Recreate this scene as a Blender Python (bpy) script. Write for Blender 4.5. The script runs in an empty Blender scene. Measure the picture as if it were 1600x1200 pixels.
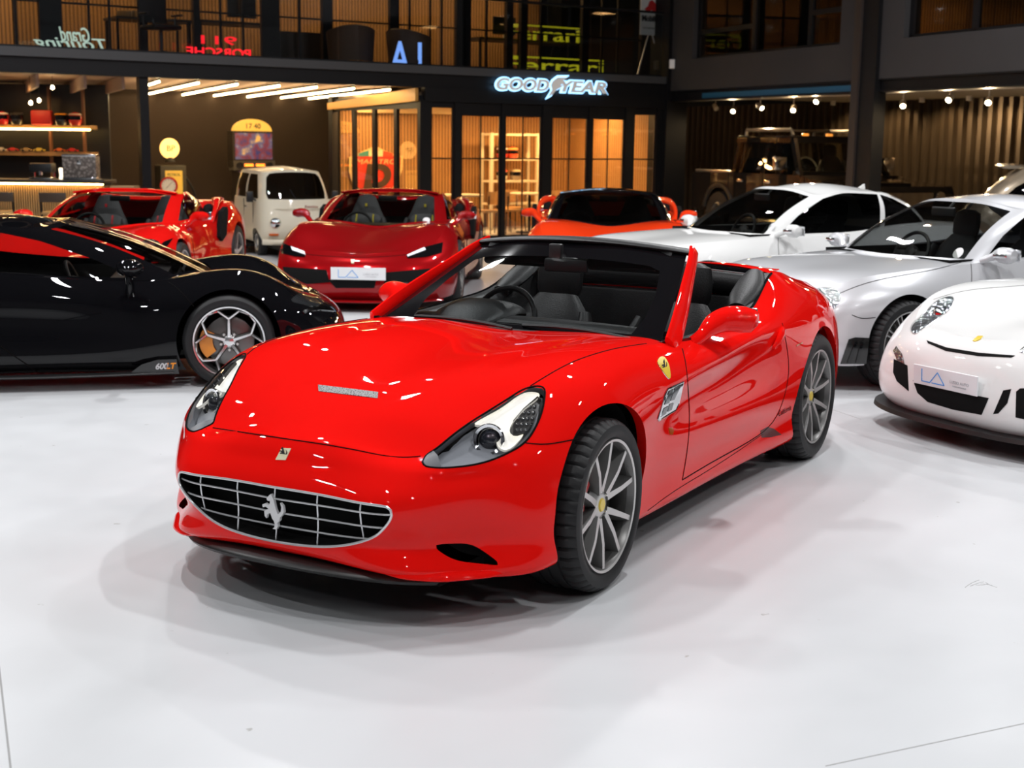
import bpy, bmesh, math, random
import numpy as np
from mathutils import Vector, Matrix
from mathutils.bvhtree import BVHTree
from mathutils.geometry import delaunay_2d_cdt, tessellate_polygon

SC = bpy.context.scene
COL = SC.collection
rad = math.radians
random.seed(7)

# ---------------------------------------------------------------- camera (lens solved from the known wheelbase and the car's symmetry)
FPX, PITCH, ROLL, CAMH = 2120.0, rad(10.0877), rad(-0.6964), 1.7246
_c, _s, _cr, _sr = math.cos(PITCH), math.sin(PITCH), math.cos(ROLL), math.sin(ROLL)
_r0, _u0 = np.array([1.0, 0, 0]), np.array([0, _s, _c])
RX, UX, FX = _r0 * _cr - _u0 * _sr, _r0 * _sr + _u0 * _cr, np.array([0, _c, -_s])
CAM = np.array([0, 0, CAMH])
cam_data = bpy.data.cameras.new('camera')
cam = bpy.data.objects.new('camera', cam_data)
COL.objects.link(cam)
cam_data.sensor_fit = 'HORIZONTAL'
cam_data.sensor_width = 36.0
cam_data.lens = FPX / 1600 * 36
cam_data.clip_end = 200
cam.matrix_world = Matrix([[RX[0], UX[0], -FX[0], 0], [RX[1], UX[1], -FX[1], 0], [RX[2], UX[2], -FX[2], CAMH], [0, 0, 0, 1]])
cam_data.dof.use_dof = True
cam_data.dof.focus_distance = 6.0
cam_data.dof.aperture_fstop = 4.0
SC.camera = cam

# ---------------------------------------------------------------- world and exposure
SC.view_settings.view_transform = 'Standard'
SC.view_settings.look = 'None'
SC.view_settings.exposure = 0.0
SC.view_settings.gamma = 1.0
SC.view_settings.use_curve_mapping = False
SC.cycles.use_denoising = True
SC.cycles.max_bounces = 8
SC.cycles.transparent_max_bounces = 16
SC.cycles.caustics_reflective = False
SC.cycles.caustics_refractive = False
SC.cycles.sample_clamp_indirect = 6.0
world = bpy.data.worlds.new('world')
SC.world = world
world.use_nodes = True
world.node_tree.nodes['Background'].inputs[0].default_value = (0.8, 0.85, 0.9, 1)
world.node_tree.nodes['Background'].inputs[1].default_value = 0.12

# ---------------------------------------------------------------- materials
_MATS = {}
def mat(name, col=(0.5, 0.5, 0.5), rough=0.5, metal=0.0, coat=0.0, emit=None, estr=0.0, spec=0.5, bump=None, vary=None, coat_rough=0.03, alpha=1.0):
    if name in _MATS: return _MATS[name]
    m = bpy.data.materials.new(name); m.use_nodes = True
    nt = m.node_tree; b = nt.nodes['Principled BSDF']
    b.inputs['Base Color'].default_value = (*col, 1)
    b.inputs['Roughness'].default_value = rough
    b.inputs['Metallic'].default_value = metal
    b.inputs['Coat Weight'].default_value = coat
    b.inputs['Coat Roughness'].default_value = coat_rough
    b.inputs['Coat IOR'].default_value = 1.40
    b.inputs['Specular IOR Level'].default_value = spec
    if emit is not None:
        b.inputs['Emission Color'].default_value = (*emit, 1)
        b.inputs['Emission Strength'].default_value = estr
    if vary:
        scale, amt = vary
        tc = nt.nodes.new('ShaderNodeTexCoord')
        nz = nt.nodes.new('ShaderNodeTexNoise'); nz.inputs['Scale'].default_value = scale; nz.inputs['Detail'].default_value = 4
        mx = nt.nodes.new('ShaderNodeMix'); mx.data_type = 'RGBA'
        mx.inputs[6].default_value = (*[c * (1 - amt) for c in col], 1)
        mx.inputs[7].default_value = (*[min(1, c * (1 + amt)) for c in col], 1)
        nt.links.new(tc.outputs['Object'], nz.inputs['Vector'])
        nt.links.new(nz.outputs['Fac'], mx.inputs[0])
        nt.links.new(mx.outputs[2], b.inputs['Base Color'])
    if bump:
        scale, strg = bump
        nz = nt.nodes.new('ShaderNodeTexNoise'); nz.inputs['Scale'].default_value = scale
        tc = nt.nodes.new('ShaderNodeTexCoord'); bp = nt.nodes.new('ShaderNodeBump')
        bp.inputs['Strength'].default_value = strg; bp.inputs['Distance'].default_value = 0.01
        nt.links.new(tc.outputs['Object'], nz.inputs['Vector'])
        nt.links.new(nz.outputs['Fac'], bp.inputs['Height'])
        nt.links.new(bp.outputs['Normal'], b.inputs['Normal'])
    _MATS[name] = m
    return m
def glass(name, tint=(0.9, 0.95, 0.93), refl=1.0, ior=1.5):
    if name in _MATS: return _MATS[name]
    m = bpy.data.materials.new(name); m.use_nodes = True
    nt = m.node_tree; nt.nodes.clear()
    out = nt.nodes.new('ShaderNodeOutputMaterial'); mix = nt.nodes.new('ShaderNodeMixShader')
    tr = nt.nodes.new('ShaderNodeBsdfTransparent'); gl = nt.nodes.new('ShaderNodeBsdfGlossy')
    lw = nt.nodes.new('ShaderNodeLayerWeight'); lw.inputs['Blend'].default_value = 0.5
    pw = nt.nodes.new('ShaderNodeMath'); pw.operation = 'POWER'; pw.inputs[1].default_value = 5.0
    f0 = ((ior - 1) / (ior + 1)) ** 2; fr = nt.nodes.new('ShaderNodeMapRange'); fr.inputs[3].default_value = f0; fr.inputs[4].default_value = 1.0
    nt.links.new(lw.outputs['Facing'], pw.inputs[0]); nt.links.new(pw.outputs[0], fr.inputs[0])
    tr.inputs['Color'].default_value = (*tint, 1)
    gl.inputs['Color'].default_value = (refl, refl, refl, 1); gl.inputs['Roughness'].default_value = 0.02
    nt.links.new(fr.outputs[0], mix.inputs[0]); nt.links.new(tr.outputs[0], mix.inputs[1]); nt.links.new(gl.outputs[0], mix.inputs[2])
    nt.links.new(mix.outputs[0], out.inputs[0])
    _MATS[name] = m
    return m
def emis(name, col, s):
    return mat(name, col=(0.0, 0.0, 0.0) if s > 3 else col, rough=0.4, emit=col, estr=s)

# ---------------------------------------------------------------- splines
def nspl(t, Y, q):
    t = np.asarray(t, float); Y = np.asarray(Y, float); q = np.asarray(q, float)
    n = len(t)
    if n == 2:
        w = ((q - t[0]) / (t[1] - t[0])).reshape(-1, *([1] * (Y.ndim - 1)))
        return Y[0] * (1 - w) + Y[1] * w
    h = np.diff(t); A = np.zeros((n, n)); rhs = np.zeros_like(Y)
    A[0, 0] = A[-1, -1] = 1
    for i in range(1, n - 1):
        A[i, i - 1], A[i, i], A[i, i + 1] = h[i - 1], 2 * (h[i - 1] + h[i]), h[i]
        rhs[i] = 6 * ((Y[i + 1] - Y[i]) / h[i] - (Y[i] - Y[i - 1]) / h[i - 1])
    m = np.linalg.solve(A, rhs.reshape(n, -1)).reshape(Y.shape)
    k = np.clip(np.searchsorted(t, q, side='right') - 1, 0, n - 2)
    sh = (-1,) + (1,) * (Y.ndim - 1)
    a = (t[k + 1] - q).reshape(sh); b = (q - t[k]).reshape(sh); hh = h[k].reshape(sh)
    return m[k] * a ** 3 / (6 * hh) + m[k + 1] * b ** 3 / (6 * hh) + (Y[k] / hh - m[k] * hh / 6) * a + (Y[k + 1] / hh - m[k + 1] * hh / 6) * b
def curve(pts, n):
    pts = np.asarray(pts, float)
    t = np.concatenate([[0], np.cumsum(np.linalg.norm(np.diff(pts, axis=0), axis=1))])
    return nspl(t, pts, np.linspace(0, t[-1], n))
def f1(pairs):                      # smooth y(x) through pairs
    p = sorted(pairs); t = [a for a, b in p]; v = np.array([b for a, b in p], float)
    return lambda x: nspl(t, v, np.clip(np.atleast_1d(np.asarray(x, float)), t[0], t[-1]))

# ---------------------------------------------------------------- mesh container
def inpoly(P, poly):
    x, y = P[:, 0], P[:, 1]; r = np.zeros(len(P), bool); n = len(poly)
    for i in range(n):
        (x0, y0), (x1, y1) = poly[i], poly[(i + 1) % n]
        c = ((y0 > y) != (y1 > y)) & (x < (x1 - x0) * (y - y0) / ((y1 - y0) if y1 != y0 else 1e-12) + x0)
        r ^= c
    return r
def nearest(p, poly):
    a = np.asarray(poly, float); b = np.roll(a, -1, axis=0); d = b - a
    t = np.clip(((p - a) * d).sum(1) / np.maximum((d * d).sum(1), 1e-12), 0, 1)
    q = a + d * t[:, None]; k = np.argmin(((q - p) ** 2).sum(1))
    return q[k]
class MS:
    def __init__(s, v, f, uv=None):
        s.v = np.asarray(v, float).reshape(-1, 3); s.f = [tuple(int(i) for i in q) for q in f]
        s.uv = None if uv is None else np.asarray(uv, float)
    def compact(s):
        used = sorted({i for q in s.f for i in q}); mp = {o: n for n, o in enumerate(used)}
        s.v = s.v[used] if used else np.zeros((0, 3)); s.f = [tuple(mp[i] for i in q) for q in s.f]
        if s.uv is not None: s.uv = s.uv[used]
        return s
    def mirror(s):
        n = len(s.v); v2 = s.v * [1, -1, 1]
        return MS(v2, [q[::-1] for q in s.f], s.uv)
    def both(s):
        m = s.mirror(); n = len(s.v)
        return MS(np.vstack([s.v, m.v]), s.f + [tuple(i + n for i in q) for q in m.f], None if s.uv is None else np.vstack([s.uv, s.uv]))
    def __add__(s, o):
        n = len(s.v); return MS(np.vstack([s.v, o.v]), s.f + [tuple(i + n for i in q) for q in o.f])
    def split(s, P2, poly, mask=None):
        """cut along a 2-D outline; returns (outside, inside), both snapped to the outline"""
        P2 = np.asarray(P2, float); poly = [tuple(p) for p in poly]
        cen = np.array([P2[list(q)].mean(0) for q in s.f])
        ins = inpoly(cen, poly)
        if mask is not None: ins &= np.array([mask[list(q)].all() for q in s.f])
        a = {i for q, k in zip(s.f, ins) if k for i in q}; b = {i for q, k in zip(s.f, ins) if not k for i in q}
        bd = a & b; nb = {i: set() for i in bd}
        for q in s.f:
            for i in q:
                if i in nb: nb[i].update(q)
        v = s.v.copy()
        for i in bd:
            js = [j for j in nb[i] if j != i]
            d2 = P2[js] - P2[i]; d3 = s.v[js] - s.v[i]
            G = np.linalg.lstsq(d2, d3, rcond=None)[0]
            mv = nearest(P2[i], poly) - P2[i]
            step = mv @ G; L = np.linalg.norm(step); mx = np.linalg.norm(d3, axis=1).max()
            if L > mx: step *= mx / L
            v[i] += step
        o = MS(v, [q for q, k in zip(s.f, ins) if not k], s.uv).compact(); n_ = MS(v.copy(), [q for q, k in zip(s.f, ins) if k], s.uv).compact()
        return o, n_
    def bvh(s): return BVHTree.FromPolygons([tuple(p) for p in s.v], s.f)
    def weld(s, d=1e-4):
        key = {}; mp = np.zeros(len(s.v), int); keep = []
        for i, p in enumerate(np.round(s.v / d).astype(int)):
            t = tuple(p)
            if t not in key: key[t] = len(keep); keep.append(i)
            mp[i] = key[t]
        f = []
        for q in s.f:
            r = []
            for i in q:
                k = int(mp[i])
                if k not in r: r.append(k)
            if len(r) > 2: f.append(tuple(r))
        return MS(s.v[keep], f, None if s.uv is None else s.uv[keep])
    def rim(s):
        """boundary edge loops as lists of vertex indices"""
        e = {}
        for q in s.f:
            for a, b in zip(q, q[1:] + q[:1]): e[(a, b)] = 1
        nx = {}
        for (a, b) in e:
            if (b, a) not in e: nx.setdefault(a, []).append(b)
        loops = []
        while nx:
            a = next(iter(nx)); L = [a]
            while True:
                b = nx[L[-1]].pop() if L[-1] in nx else None
                if b is None: break
                if not nx[L[-1]]: del nx[L[-1]]
                if b == L[0]: break
                L.append(b)
            loops.append(L)
        return loops
    def lip(s, offset_fn):
        """extrude every open edge by offset_fn(point)->point"""
        v = list(s.v); f = list(s.f); mp = {}
        e = {(a, b) for q in s.f for a, b in zip(q, q[1:] + q[:1])}
        for (a, b) in list(e):
            if (b, a) in e: continue
            pa, pb = offset_fn(s.v[a]), offset_fn(s.v[b])
            if pa is None or pb is None: continue
            for i, p in ((a, pa), (b, pb)):
                if i not in mp: mp[i] = len(v); v.append(p)
            f.append((b, a, mp[a], mp[b]))
        return MS(np.array(v), f)

def ob(name, m, material, parent=None, smooth=True, ang=35, loc=None):
    me = bpy.data.meshes.new(name)
    me.from_pydata([tuple(p) for p in m.v], [], m.f)
    for x in (material if isinstance(material, (list, tuple)) else [material]): me.materials.append(x)
    if smooth:
        me.shade_smooth()
        if ang: me.set_sharp_from_angle(angle=rad(ang))
    o = bpy.data.objects.new(name, me); COL.objects.link(o)
    if parent is not None: o.parent = parent
    if loc is not None: o.location = loc
    return o
def empty(name, loc=(0, 0, 0), rz=0.0):
    o = bpy.data.objects.new(name, None); COL.objects.link(o)
    o.location = loc; o.rotation_euler = (0, 0, rz); o.empty_display_size = 0.2
    return o
def tag(o, label=None, cat=None, group=None, kind=None):
    if label: o['label'] = label
    if cat: o['category'] = cat
    if group: o['group'] = group
    if kind: o['kind'] = kind
    return o
def copy_tree(o, parent=None):
    c = o.copy(); COL.objects.link(c)
    if parent is not None: c.parent = parent
    for ch in list(o.children): copy_tree(ch, c)
    return c

# ---------------------------------------------------------------- shape builders
def surf(net, nu, nv, crease=(), sym=(True, True)):
    """net[row][col] of 3-D points; smooth surface through all of them. uv = (column index, row index)"""
    N = np.asarray(net, float); nr, nc = N.shape[:2]
    E = N; off = 0
    if sym[0]: E = np.concatenate([N[:, 2:0:-1] * [1, -1, 1], E], 1); off = 2
    if sym[1]: E = np.concatenate([E, N[:, -2:-4:-1] * [1, -1, 1]], 1)
    d = np.linalg.norm(np.diff(E, axis=1), axis=2).mean(0); t = np.concatenate([[0], np.cumsum(np.maximum(d, 1e-4))])
    ti = t[off:off + nc]; q = np.linspace(ti[0], ti[-1], nu)
    Rw = np.stack([nspl(t, E[r], q) for r in range(nr)])
    ci = np.interp(q, ti, np.arange(nc))
    dv = np.linalg.norm(np.diff(N, axis=0), axis=2).mean(1); tv = np.concatenate([[0], np.cumsum(dv)])
    br = [0] + sorted(crease) + [nr - 1]; out = []; rj = []
    for a, b in zip(br[:-1], br[1:]):
        n = max(2, int(round(nv * (tv[b] - tv[a]) / tv[-1])) + 1)
        qq = np.linspace(tv[a], tv[b], n)
        S = nspl(tv[a:b + 1], Rw[a:b + 1], qq); r = np.interp(qq, tv, np.arange(nr))
        if b != nr - 1: S = S[:-1]; r = r[:-1]
        out.append(S); rj.append(r)
    S = np.concatenate(out); rj = np.concatenate(rj); m = len(rj)
    v = S.reshape(-1, 3); uv = np.stack([np.tile(ci, m), np.repeat(rj, nu)], 1)
    f = [(j * nu + i, j * nu + i + 1, (j + 1) * nu + i + 1, (j + 1) * nu + i) for j in range(m - 1) for i in range(nu - 1)]
    return MS(v, f, uv), S
def topfield(edge, zfun, nt=16):
    """cap from an edge polyline (n,3) in to the centre line: z = zfun(x, y, t, z_edge), t = 0 at the edge, 1 at the centre"""
    e = np.asarray(edge, float); n = len(e); v = []
    for k in range(nt + 1):
        t = k / nt
        z = zfun(e[:, 0], e[:, 1] * (1 - t), t, e[:, 2])
        v.append(np.stack([e[:, 0], e[:, 1] * (1 - t), z], 1))
    v = np.concatenate(v)
    f = [(j * n + i, j * n + i + 1, (j + 1) * n + i + 1, (j + 1) * n + i) for j in range(nt) for i in range(n - 1)]
    return MS(v, f)
def lathe(prof, n=48, axis='y', closed=True):
    """prof: (radius, along-axis) pairs revolved about the axis"""
    p = np.asarray(prof, float); k = len(p); a = np.linspace(0, 2 * math.pi, n, endpoint=False)
    ca, sa = np.cos(a)[:, None], np.sin(a)[:, None]
    if axis == 'y': v = np.stack([p[:, 0] * ca, np.repeat(p[None, :, 1], n, 0), p[:, 0] * sa], 2)
    elif axis == 'z': v = np.stack([p[:, 0] * ca, p[:, 0] * sa, np.repeat(p[None, :, 1], n, 0)], 2)
    else: v = np.stack([np.repeat(p[None, :, 1], n, 0), p[:, 0] * ca, p[:, 0] * sa], 2)
    f = [(i * k + j, ((i + 1) % n) * k + j, ((i + 1) % n) * k + j + 1, i * k + j + 1) for i in range(n) for j in range(k - 1)]
    if axis != 'z': f = [q[::-1] for q in f] if axis == 'x' else f
    return MS(v.reshape(-1, 3), f)
def tube(pts, r, n=8, caps=True, closed=False):
    p = np.asarray(pts, float); m = len(p); r = np.broadcast_to(np.asarray(r, float), (m,))
    T = np.gradient(p, axis=0) if not closed else (np.roll(p, -1, 0) - np.roll(p, 1, 0))
    T /= np.maximum(np.linalg.norm(T, axis=1)[:, None], 1e-9)
    up = np.array([0, 0, 1.0]); up = np.array([1.0, 0, 0]) if abs(T[0] @ up) > 0.9 else up
    v = []; prev = np.cross(T[0], up); prev /= np.linalg.norm(prev)
    for i in range(m):
        a = prev - T[i] * (prev @ T[i]); L = np.linalg.norm(a); a = a / L if L > 1e-6 else prev; b = np.cross(T[i], a); prev = a
        for k in range(n):
            w = 2 * math.pi * k / n; v.append(p[i] + r[i] * (math.cos(w) * a + math.sin(w) * b))
    f = [(i * n + k, i * n + (k + 1) % n, ((i + 1) % m) * n + (k + 1) % n, ((i + 1) % m) * n + k) for i in range(m if closed else m - 1) for k in range(n)]
    if caps and not closed: f += [tuple(range(n))[::-1], tuple(range((m - 1) * n, m * n))]
    return MS(v, f)
def ribbon(pts, rad_a, rad_b, ref=(0, 0, 1), n=14):
    """lofted ellipses along a path: rad_a sideways, rad_b along ref"""
    p = np.asarray(pts, float); m = len(p); T = np.gradient(p, axis=0); T /= np.linalg.norm(T, axis=1)[:, None]
    ra = np.broadcast_to(np.asarray(rad_a, float), (m,)); rb = np.broadcast_to(np.asarray(rad_b, float), (m,)); v = []
    for i in range(m):
        a = np.cross(T[i], ref); a /= max(np.linalg.norm(a), 1e-9); b = np.cross(a, T[i])
        for k in range(n):
            w = 2 * math.pi * k / n; v.append(p[i] + ra[i] * math.cos(w) * a + rb[i] * math.sin(w) * b)
    f = [(i * n + k, i * n + (k + 1) % n, (i + 1) * n + (k + 1) % n, (i + 1) * n + k) for i in range(m - 1) for k in range(n)]
    f += [tuple(range(n))[::-1], tuple(range((m - 1) * n, m * n))]
    return MS(v, f)
def box(x0, x1, y0, y1, z0, z1, bev=0.0):
    if bev <= 0:
        v = [(x, y, z) for x in (x0, x1) for y in (y0, y1) for z in (z0, z1)]
        return MS(v, [(0, 1, 3, 2), (4, 6, 7, 5), (0, 4, 5, 1), (2, 3, 7, 6), (0, 2, 6, 4), (1, 5, 7, 3)])
    bm = bmesh.new(); bmesh.ops.create_cube(bm, size=1.0)
    for w in bm.verts: w.co = Vector(((x0 + x1) / 2 + w.co.x * (x1 - x0), (y0 + y1) / 2 + w.co.y * (y1 - y0), (z0 + z1) / 2 + w.co.z * (z1 - z0)))
    bmesh.ops.bevel(bm, geom=bm.edges[:], offset=bev, segments=2, affect='EDGES', profile=0.5)
    bm.verts.index_update(); r = MS([w.co[:] for w in bm.verts], [[w.index for w in q.verts] for q in bm.faces]); bm.free(); return r
def prism(poly, d0, d1, axis='y'):
    """extrude a 2-D polygon; axis y: (x,z), axis x: (y,z), axis z: (x,y)"""
    n = len(poly); P = np.asarray(poly, float)
    def lift(d):
        c = np.full(n, d)
        return np.stack([P[:, 0], c, P[:, 1]], 1) if axis == 'y' else (np.stack([c, P[:, 0], P[:, 1]], 1) if axis == 'x' else np.stack([P[:, 0], P[:, 1], c], 1))
    v = np.vstack([lift(d0), lift(d1)])
    tri = [tuple(t) for t in tessellate_polygon([[Vector((a, b, 0)) for a, b in P]])]
    f = tri + [tuple(i + n for i in t[::-1]) for t in tri] + [(i, (i + 1) % n, (i + 1) % n + n, i + n) for i in range(n)]
    bm = bmesh.new(); vs = [bm.verts.new(p) for p in v]
    for q in f:
        try: bm.faces.new([vs[i] for i in q])
        except ValueError: pass
    bmesh.ops.recalc_face_normals(bm, faces=bm.faces[:]); bm.verts.index_update()
    r = MS([w.co[:] for w in bm.verts], [[w.index for w in q.verts] for q in bm.faces]); bm.free(); return r
def fill2d(poly, step):
    P = np.asarray(poly, float); b = []
    for a, c in zip(P, np.roll(P, -1, 0)):
        n = max(1, int(np.linalg.norm(c - a) / step)); b += [a + (c - a) * i / n for i in range(n)]
    b = np.array(b); x0, y0 = P.min(0); x1, y1 = P.max(0)
    g = np.array([(x, y) for x in np.arange(x0, x1, step) for y in np.arange(y0, y1, step)]).reshape(-1, 2)
    if len(g):
        g = g[inpoly(g, [tuple(p) for p in P])]
        if len(g): g = g[np.array([np.linalg.norm(nearest(p, b) - p) > step * 0.45 for p in g])]
    pts = np.vstack([b, g]) if len(g) else b; n = len(b)
    r = delaunay_2d_cdt([Vector(p) for p in pts], [(i, (i + 1) % n) for i in range(n)], [list(range(n))], 1, 1e-6)
    return np.array([tuple(p) for p in r[0]]), [tuple(q) for q in r[2]]
def smooth_poly(poly, n=60):
    P = np.asarray(poly, float); E = np.vstack([P[-3:], P, P[:3]])
    t = np.concatenate([[0], np.cumsum(np.linalg.norm(np.diff(E, axis=0), axis=1))])
    return nspl(t, E, np.linspace(t[3], t[3 + len(P)], n, endpoint=False))

class Frame:
    """a thing's own frame on the floor; turns pixels of the photograph into points on that thing's surface"""
    def __init__(s, x, y, yaw, z=0.0):
        s.c = np.array([x, y, z]); s.yaw = yaw; c, q = math.cos(yaw), math.sin(yaw)
        s.R = np.array([[c, -q, 0], [q, c, 0], [0, 0, 1]])
    def world(s, L): return s.c + np.asarray(L, float) @ s.R.T
    def pix(s, L):
        P = s.world(L) - CAM; d = P @ FX
        return np.stack([800 + FPX * (P @ RX) / d, 600 - FPX * (P @ UX) / d], -1)
    def ray(s, px):
        d = RX * (px[0] - 800) / FPX + UX * (600 - px[1]) / FPX + FX
        return (CAM - s.c) @ s.R, d @ s.R
    def plane(s, px, ax, val):
        o, d = s.ray(px); return o + d * (val - o[ax]) / d[ax]
    def hit(s, tree, px):
        o, d = s.ray(px); r = tree.ray_cast(Vector(o), Vector(d).normalized())
        if r[0] is None: return None, None
        n = np.array(r[1]); n = -n if n @ d > 0 else n
        return np.array(r[0]), n
    def line(s, tree, pxs, n=24, smooth=True, off=0.0):
        q = curve(pxs, n) if smooth and len(pxs) > 2 else np.array([np.array(pxs[0]) + (np.array(pxs[-1]) - np.array(pxs[0])) * i / (n - 1) for i in range(n)])
        out = []
        for p in q:
            h, nn = s.hit(tree, p)
            if h is not None: out.append(h + nn * off)
        return np.array(out)
    def patch(s, tree, poly, step=4.0, off=0.003, depth=0.012):
        """a thin solid panel lying on the surface, outline given in pixels"""
        p2, tri = fill2d(poly, step); P = []; Nn = []; ok = []
        for p in p2:
            h, nn = s.hit(tree, p); ok.append(h is not None)
            P.append(h if h is not None else np.zeros(3)); Nn.append(nn if nn is not None else np.zeros(3))
        P = np.array(P); Nn = np.array(Nn); ok = np.array(ok)
        tri = [t for t in tri if ok[list(t)].all()]
        m = MS(P + Nn * off, tri, p2)
        if len(tri):
            a, b, c = [m.v[list(t)] for t in zip(*tri)] if False else (m.v[[t[0] for t in tri]], m.v[[t[1] for t in tri]], m.v[[t[2] for t in tri]])
            nf = np.cross(b - a, c - a); flip = (nf * Nn[[t[0] for t in tri]]).sum(1) < 0
            m.f = [t[::-1] if k else t for t, k in zip(tri, flip)]
        if depth:
            base = {tuple(np.round(p, 7)): q for p, q in zip(m.v, P - Nn * depth)}
            m = m.lip(lambda p: base.get(tuple(np.round(p, 7))))
        return m
def mesh_xf(m, loc=(0, 0, 0), rz=0.0, ry=0.0, rx=0.0, sc=1.0):
    M = Matrix.Translation(loc) @ Matrix.Rotation(rz, 4, 'Z') @ Matrix.Rotation(ry, 4, 'Y') @ Matrix.Rotation(rx, 4, 'X') @ Matrix.Scale(sc, 4)
    A = np.array(M); return MS(m.v @ A[:3, :3].T + A[:3, 3], m.f, m.uv)
def text_mesh(txt, size, depth=0.004, shear=0.0, bold=0.0):
    """lettering as flat extruded mesh, baseline on x, up on y"""
    c = bpy.data.curves.new('lettering', 'FONT'); c.body = txt; c.size = size; c.extrude = depth; c.shear = shear; c.offset = bold; c.align_x = 'CENTER'; c.align_y = 'CENTER'
    o = bpy.data.objects.new('lettering', c); COL.objects.link(o)
    dg = bpy.context.evaluated_depsgraph_get(); me = o.evaluated_get(dg).to_mesh()
    m = MS([v.co[:] for v in me.vertices], [list(p.vertices) for p in me.polygons])
    o.to_mesh_clear(); bpy.data.objects.remove(o); bpy.data.curves.remove(c)
    return m
def place(m, origin, xdir, ydir):
    """put a mesh drawn in the xy plane at origin with its x and y axes along the given directions"""
    X = np.asarray(xdir, float); X = X / np.linalg.norm(X); Y = np.asarray(ydir, float); Y = Y - X * (X @ Y); Y /= np.linalg.norm(Y); Z = np.cross(X, Y)
    return MS(m.v[:, :1] * X + m.v[:, 1:2] * Y + m.v[:, 2:3] * Z + np.asarray(origin, float), m.f)

# ---------------------------------------------------------------- lamps the hall has: rows of linear fittings under its roof
ROOF_Z = 7.6
LAMP_Z = 6.3
def linear_lamp(x, y, ang, watt, length=0.5, col=(0.985, 0.99, 1.0), label='white linear lamp hung under the hall roof'):
    root = empty('linear_lamp', (x, y, LAMP_Z), ang)
    ob('lamp_housing', box(-length / 2 - 0.03, length / 2 + 0.03, -0.09, 0.09, 0.01, 0.09), mat('lamp_housing', (0.02, 0.02, 0.02), 0.5), root, smooth=False)
    for sx in (-0.5, 0.5): ob('hanger', tube([(sx * length, 0, 0.09), (sx * length, 0, ROOF_Z - LAMP_Z)], 0.006, 6), mat('lamp_housing'), root)
    L = bpy.data.lights.new('lamp_tube', 'AREA'); L.shape = 'RECTANGLE'; L.size = length; L.size_y = 0.14; L.energy = watt; L.color = col
    lo = bpy.data.objects.new('lamp_tube', L); COL.objects.link(lo); lo.parent = root
    tag(root, label, 'lamp', 'linear lamps under the hall roof')
LAMPS = []
for ix, x in enumerate((-7.0, -2.6, 1.8, 6.2)):
    for iy, y in enumerate((-2.5, 2.2, 6.9, 11.6, 16.3)):
        LAMPS.append((x + 0.35 * (iy % 2), y))
for (x, y) in LAMPS:
    linear_lamp(x, y, rad(113), {-2.5: 42, 2.2: 92, 6.9: 142, 11.6: 142, 16.3: 122}[y])

# ---------------------------------------------------------------- hall shell
def floor_mat():
    m = mat('white_epoxy_floor', (0.62, 0.63, 0.64), 0.22, spec=0.35)
    nt = m.node_tree; b = nt.nodes['Principled BSDF']
    tc = nt.nodes.new('ShaderNodeTexCoord')
    n1 = nt.nodes.new('ShaderNodeTexNoise'); n1.inputs['Scale'].default_value = 0.55; n1.inputs['Detail'].default_value = 6; n1.inputs['Distortion'].default_value = 1.2
    r1 = nt.nodes.new('ShaderNodeValToRGB'); r1.color_ramp.elements[0].position = 0.3; r1.color_ramp.elements[1].position = 0.75
    r1.color_ramp.elements[0].color = (0.60, 0.613, 0.63, 1); r1.color_ramp.elements[1].color = (0.675, 0.69, 0.71, 1)
    n2 = nt.nodes.new('ShaderNodeTexNoise'); n2.inputs['Scale'].default_value = 3.0; n2.inputs['Detail'].default_value = 5
    r2 = nt.nodes.new('ShaderNodeMapRange'); r2.inputs[3].default_value = 0.24; r2.inputs[4].default_value = 0.46
    n3 = nt.nodes.new('ShaderNodeTexNoise'); n3.inputs['Scale'].default_value = 11.0; n3.inputs['Detail'].default_value = 3
    r3 = nt.nodes.new('ShaderNodeValToRGB'); r3.color_ramp.elements[0].position = 0.735; r3.color_ramp.elements[1].position = 0.76
    mx = nt.nodes.new('ShaderNodeMix'); mx.data_type = 'RGBA'; mx.inputs[7].default_value = (0.42, 0.42, 0.41, 1)
    for n in (n1, n2, n3): nt.links.new(tc.outputs['Object'], n.inputs['Vector'])
    nt.links.new(n1.outputs['Fac'], r1.inputs[0]); nt.links.new(n2.outputs['Fac'], r2.inputs[0]); nt.links.new(n3.outputs['Fac'], r3.inputs[0])
    nt.links.new(r3.outputs[0], mx.inputs[0]); nt.links.new(r1.outputs[0], mx.inputs[6]); nt.links.new(mx.outputs[2], b.inputs['Base Color'])
    nt.links.new(r2.outputs[0], b.inputs['Roughness'])
    return m
X0, X1, Y0, Y1 = -16.0, 16.0, -9.0, 36.0
fl = ob('floor', box(X0, X1, Y0, Y1, -0.2, 0.0), floor_mat(), smooth=False); tag(fl, 'glossy white epoxy hall floor with faint scuffs', kind='structure')
DARK = mat('hall_dark_paint', (0.03, 0.031, 0.034), 0.55)
for nm, b in (('ceiling', (X0, X1, Y0, Y1, ROOF_Z, ROOF_Z + 0.2)), ('wall_back', (X0, X1, Y0 - 0.2, Y0, 0, ROOF_Z)), ('wall_left', (X0 - 0.2, X0, Y0, Y1, 0, ROOF_Z)),
              ('wall_right', (X1, X1 + 0.2, Y0, Y1, 0, ROOF_Z)), ('wall_far', (X0, X1, Y1, Y1 + 0.2, 0, ROOF_Z))):
    tag(ob(nm, box(*b), mat('hall_wall_paint', (0.16, 0.16, 0.17), 0.6) if nm in ('wall_back', 'wall_left', 'wall_right') else DARK, smooth=False), 'dark painted ' + nm.replace('_', ' ') + ' of the hall', kind='structure')

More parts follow.
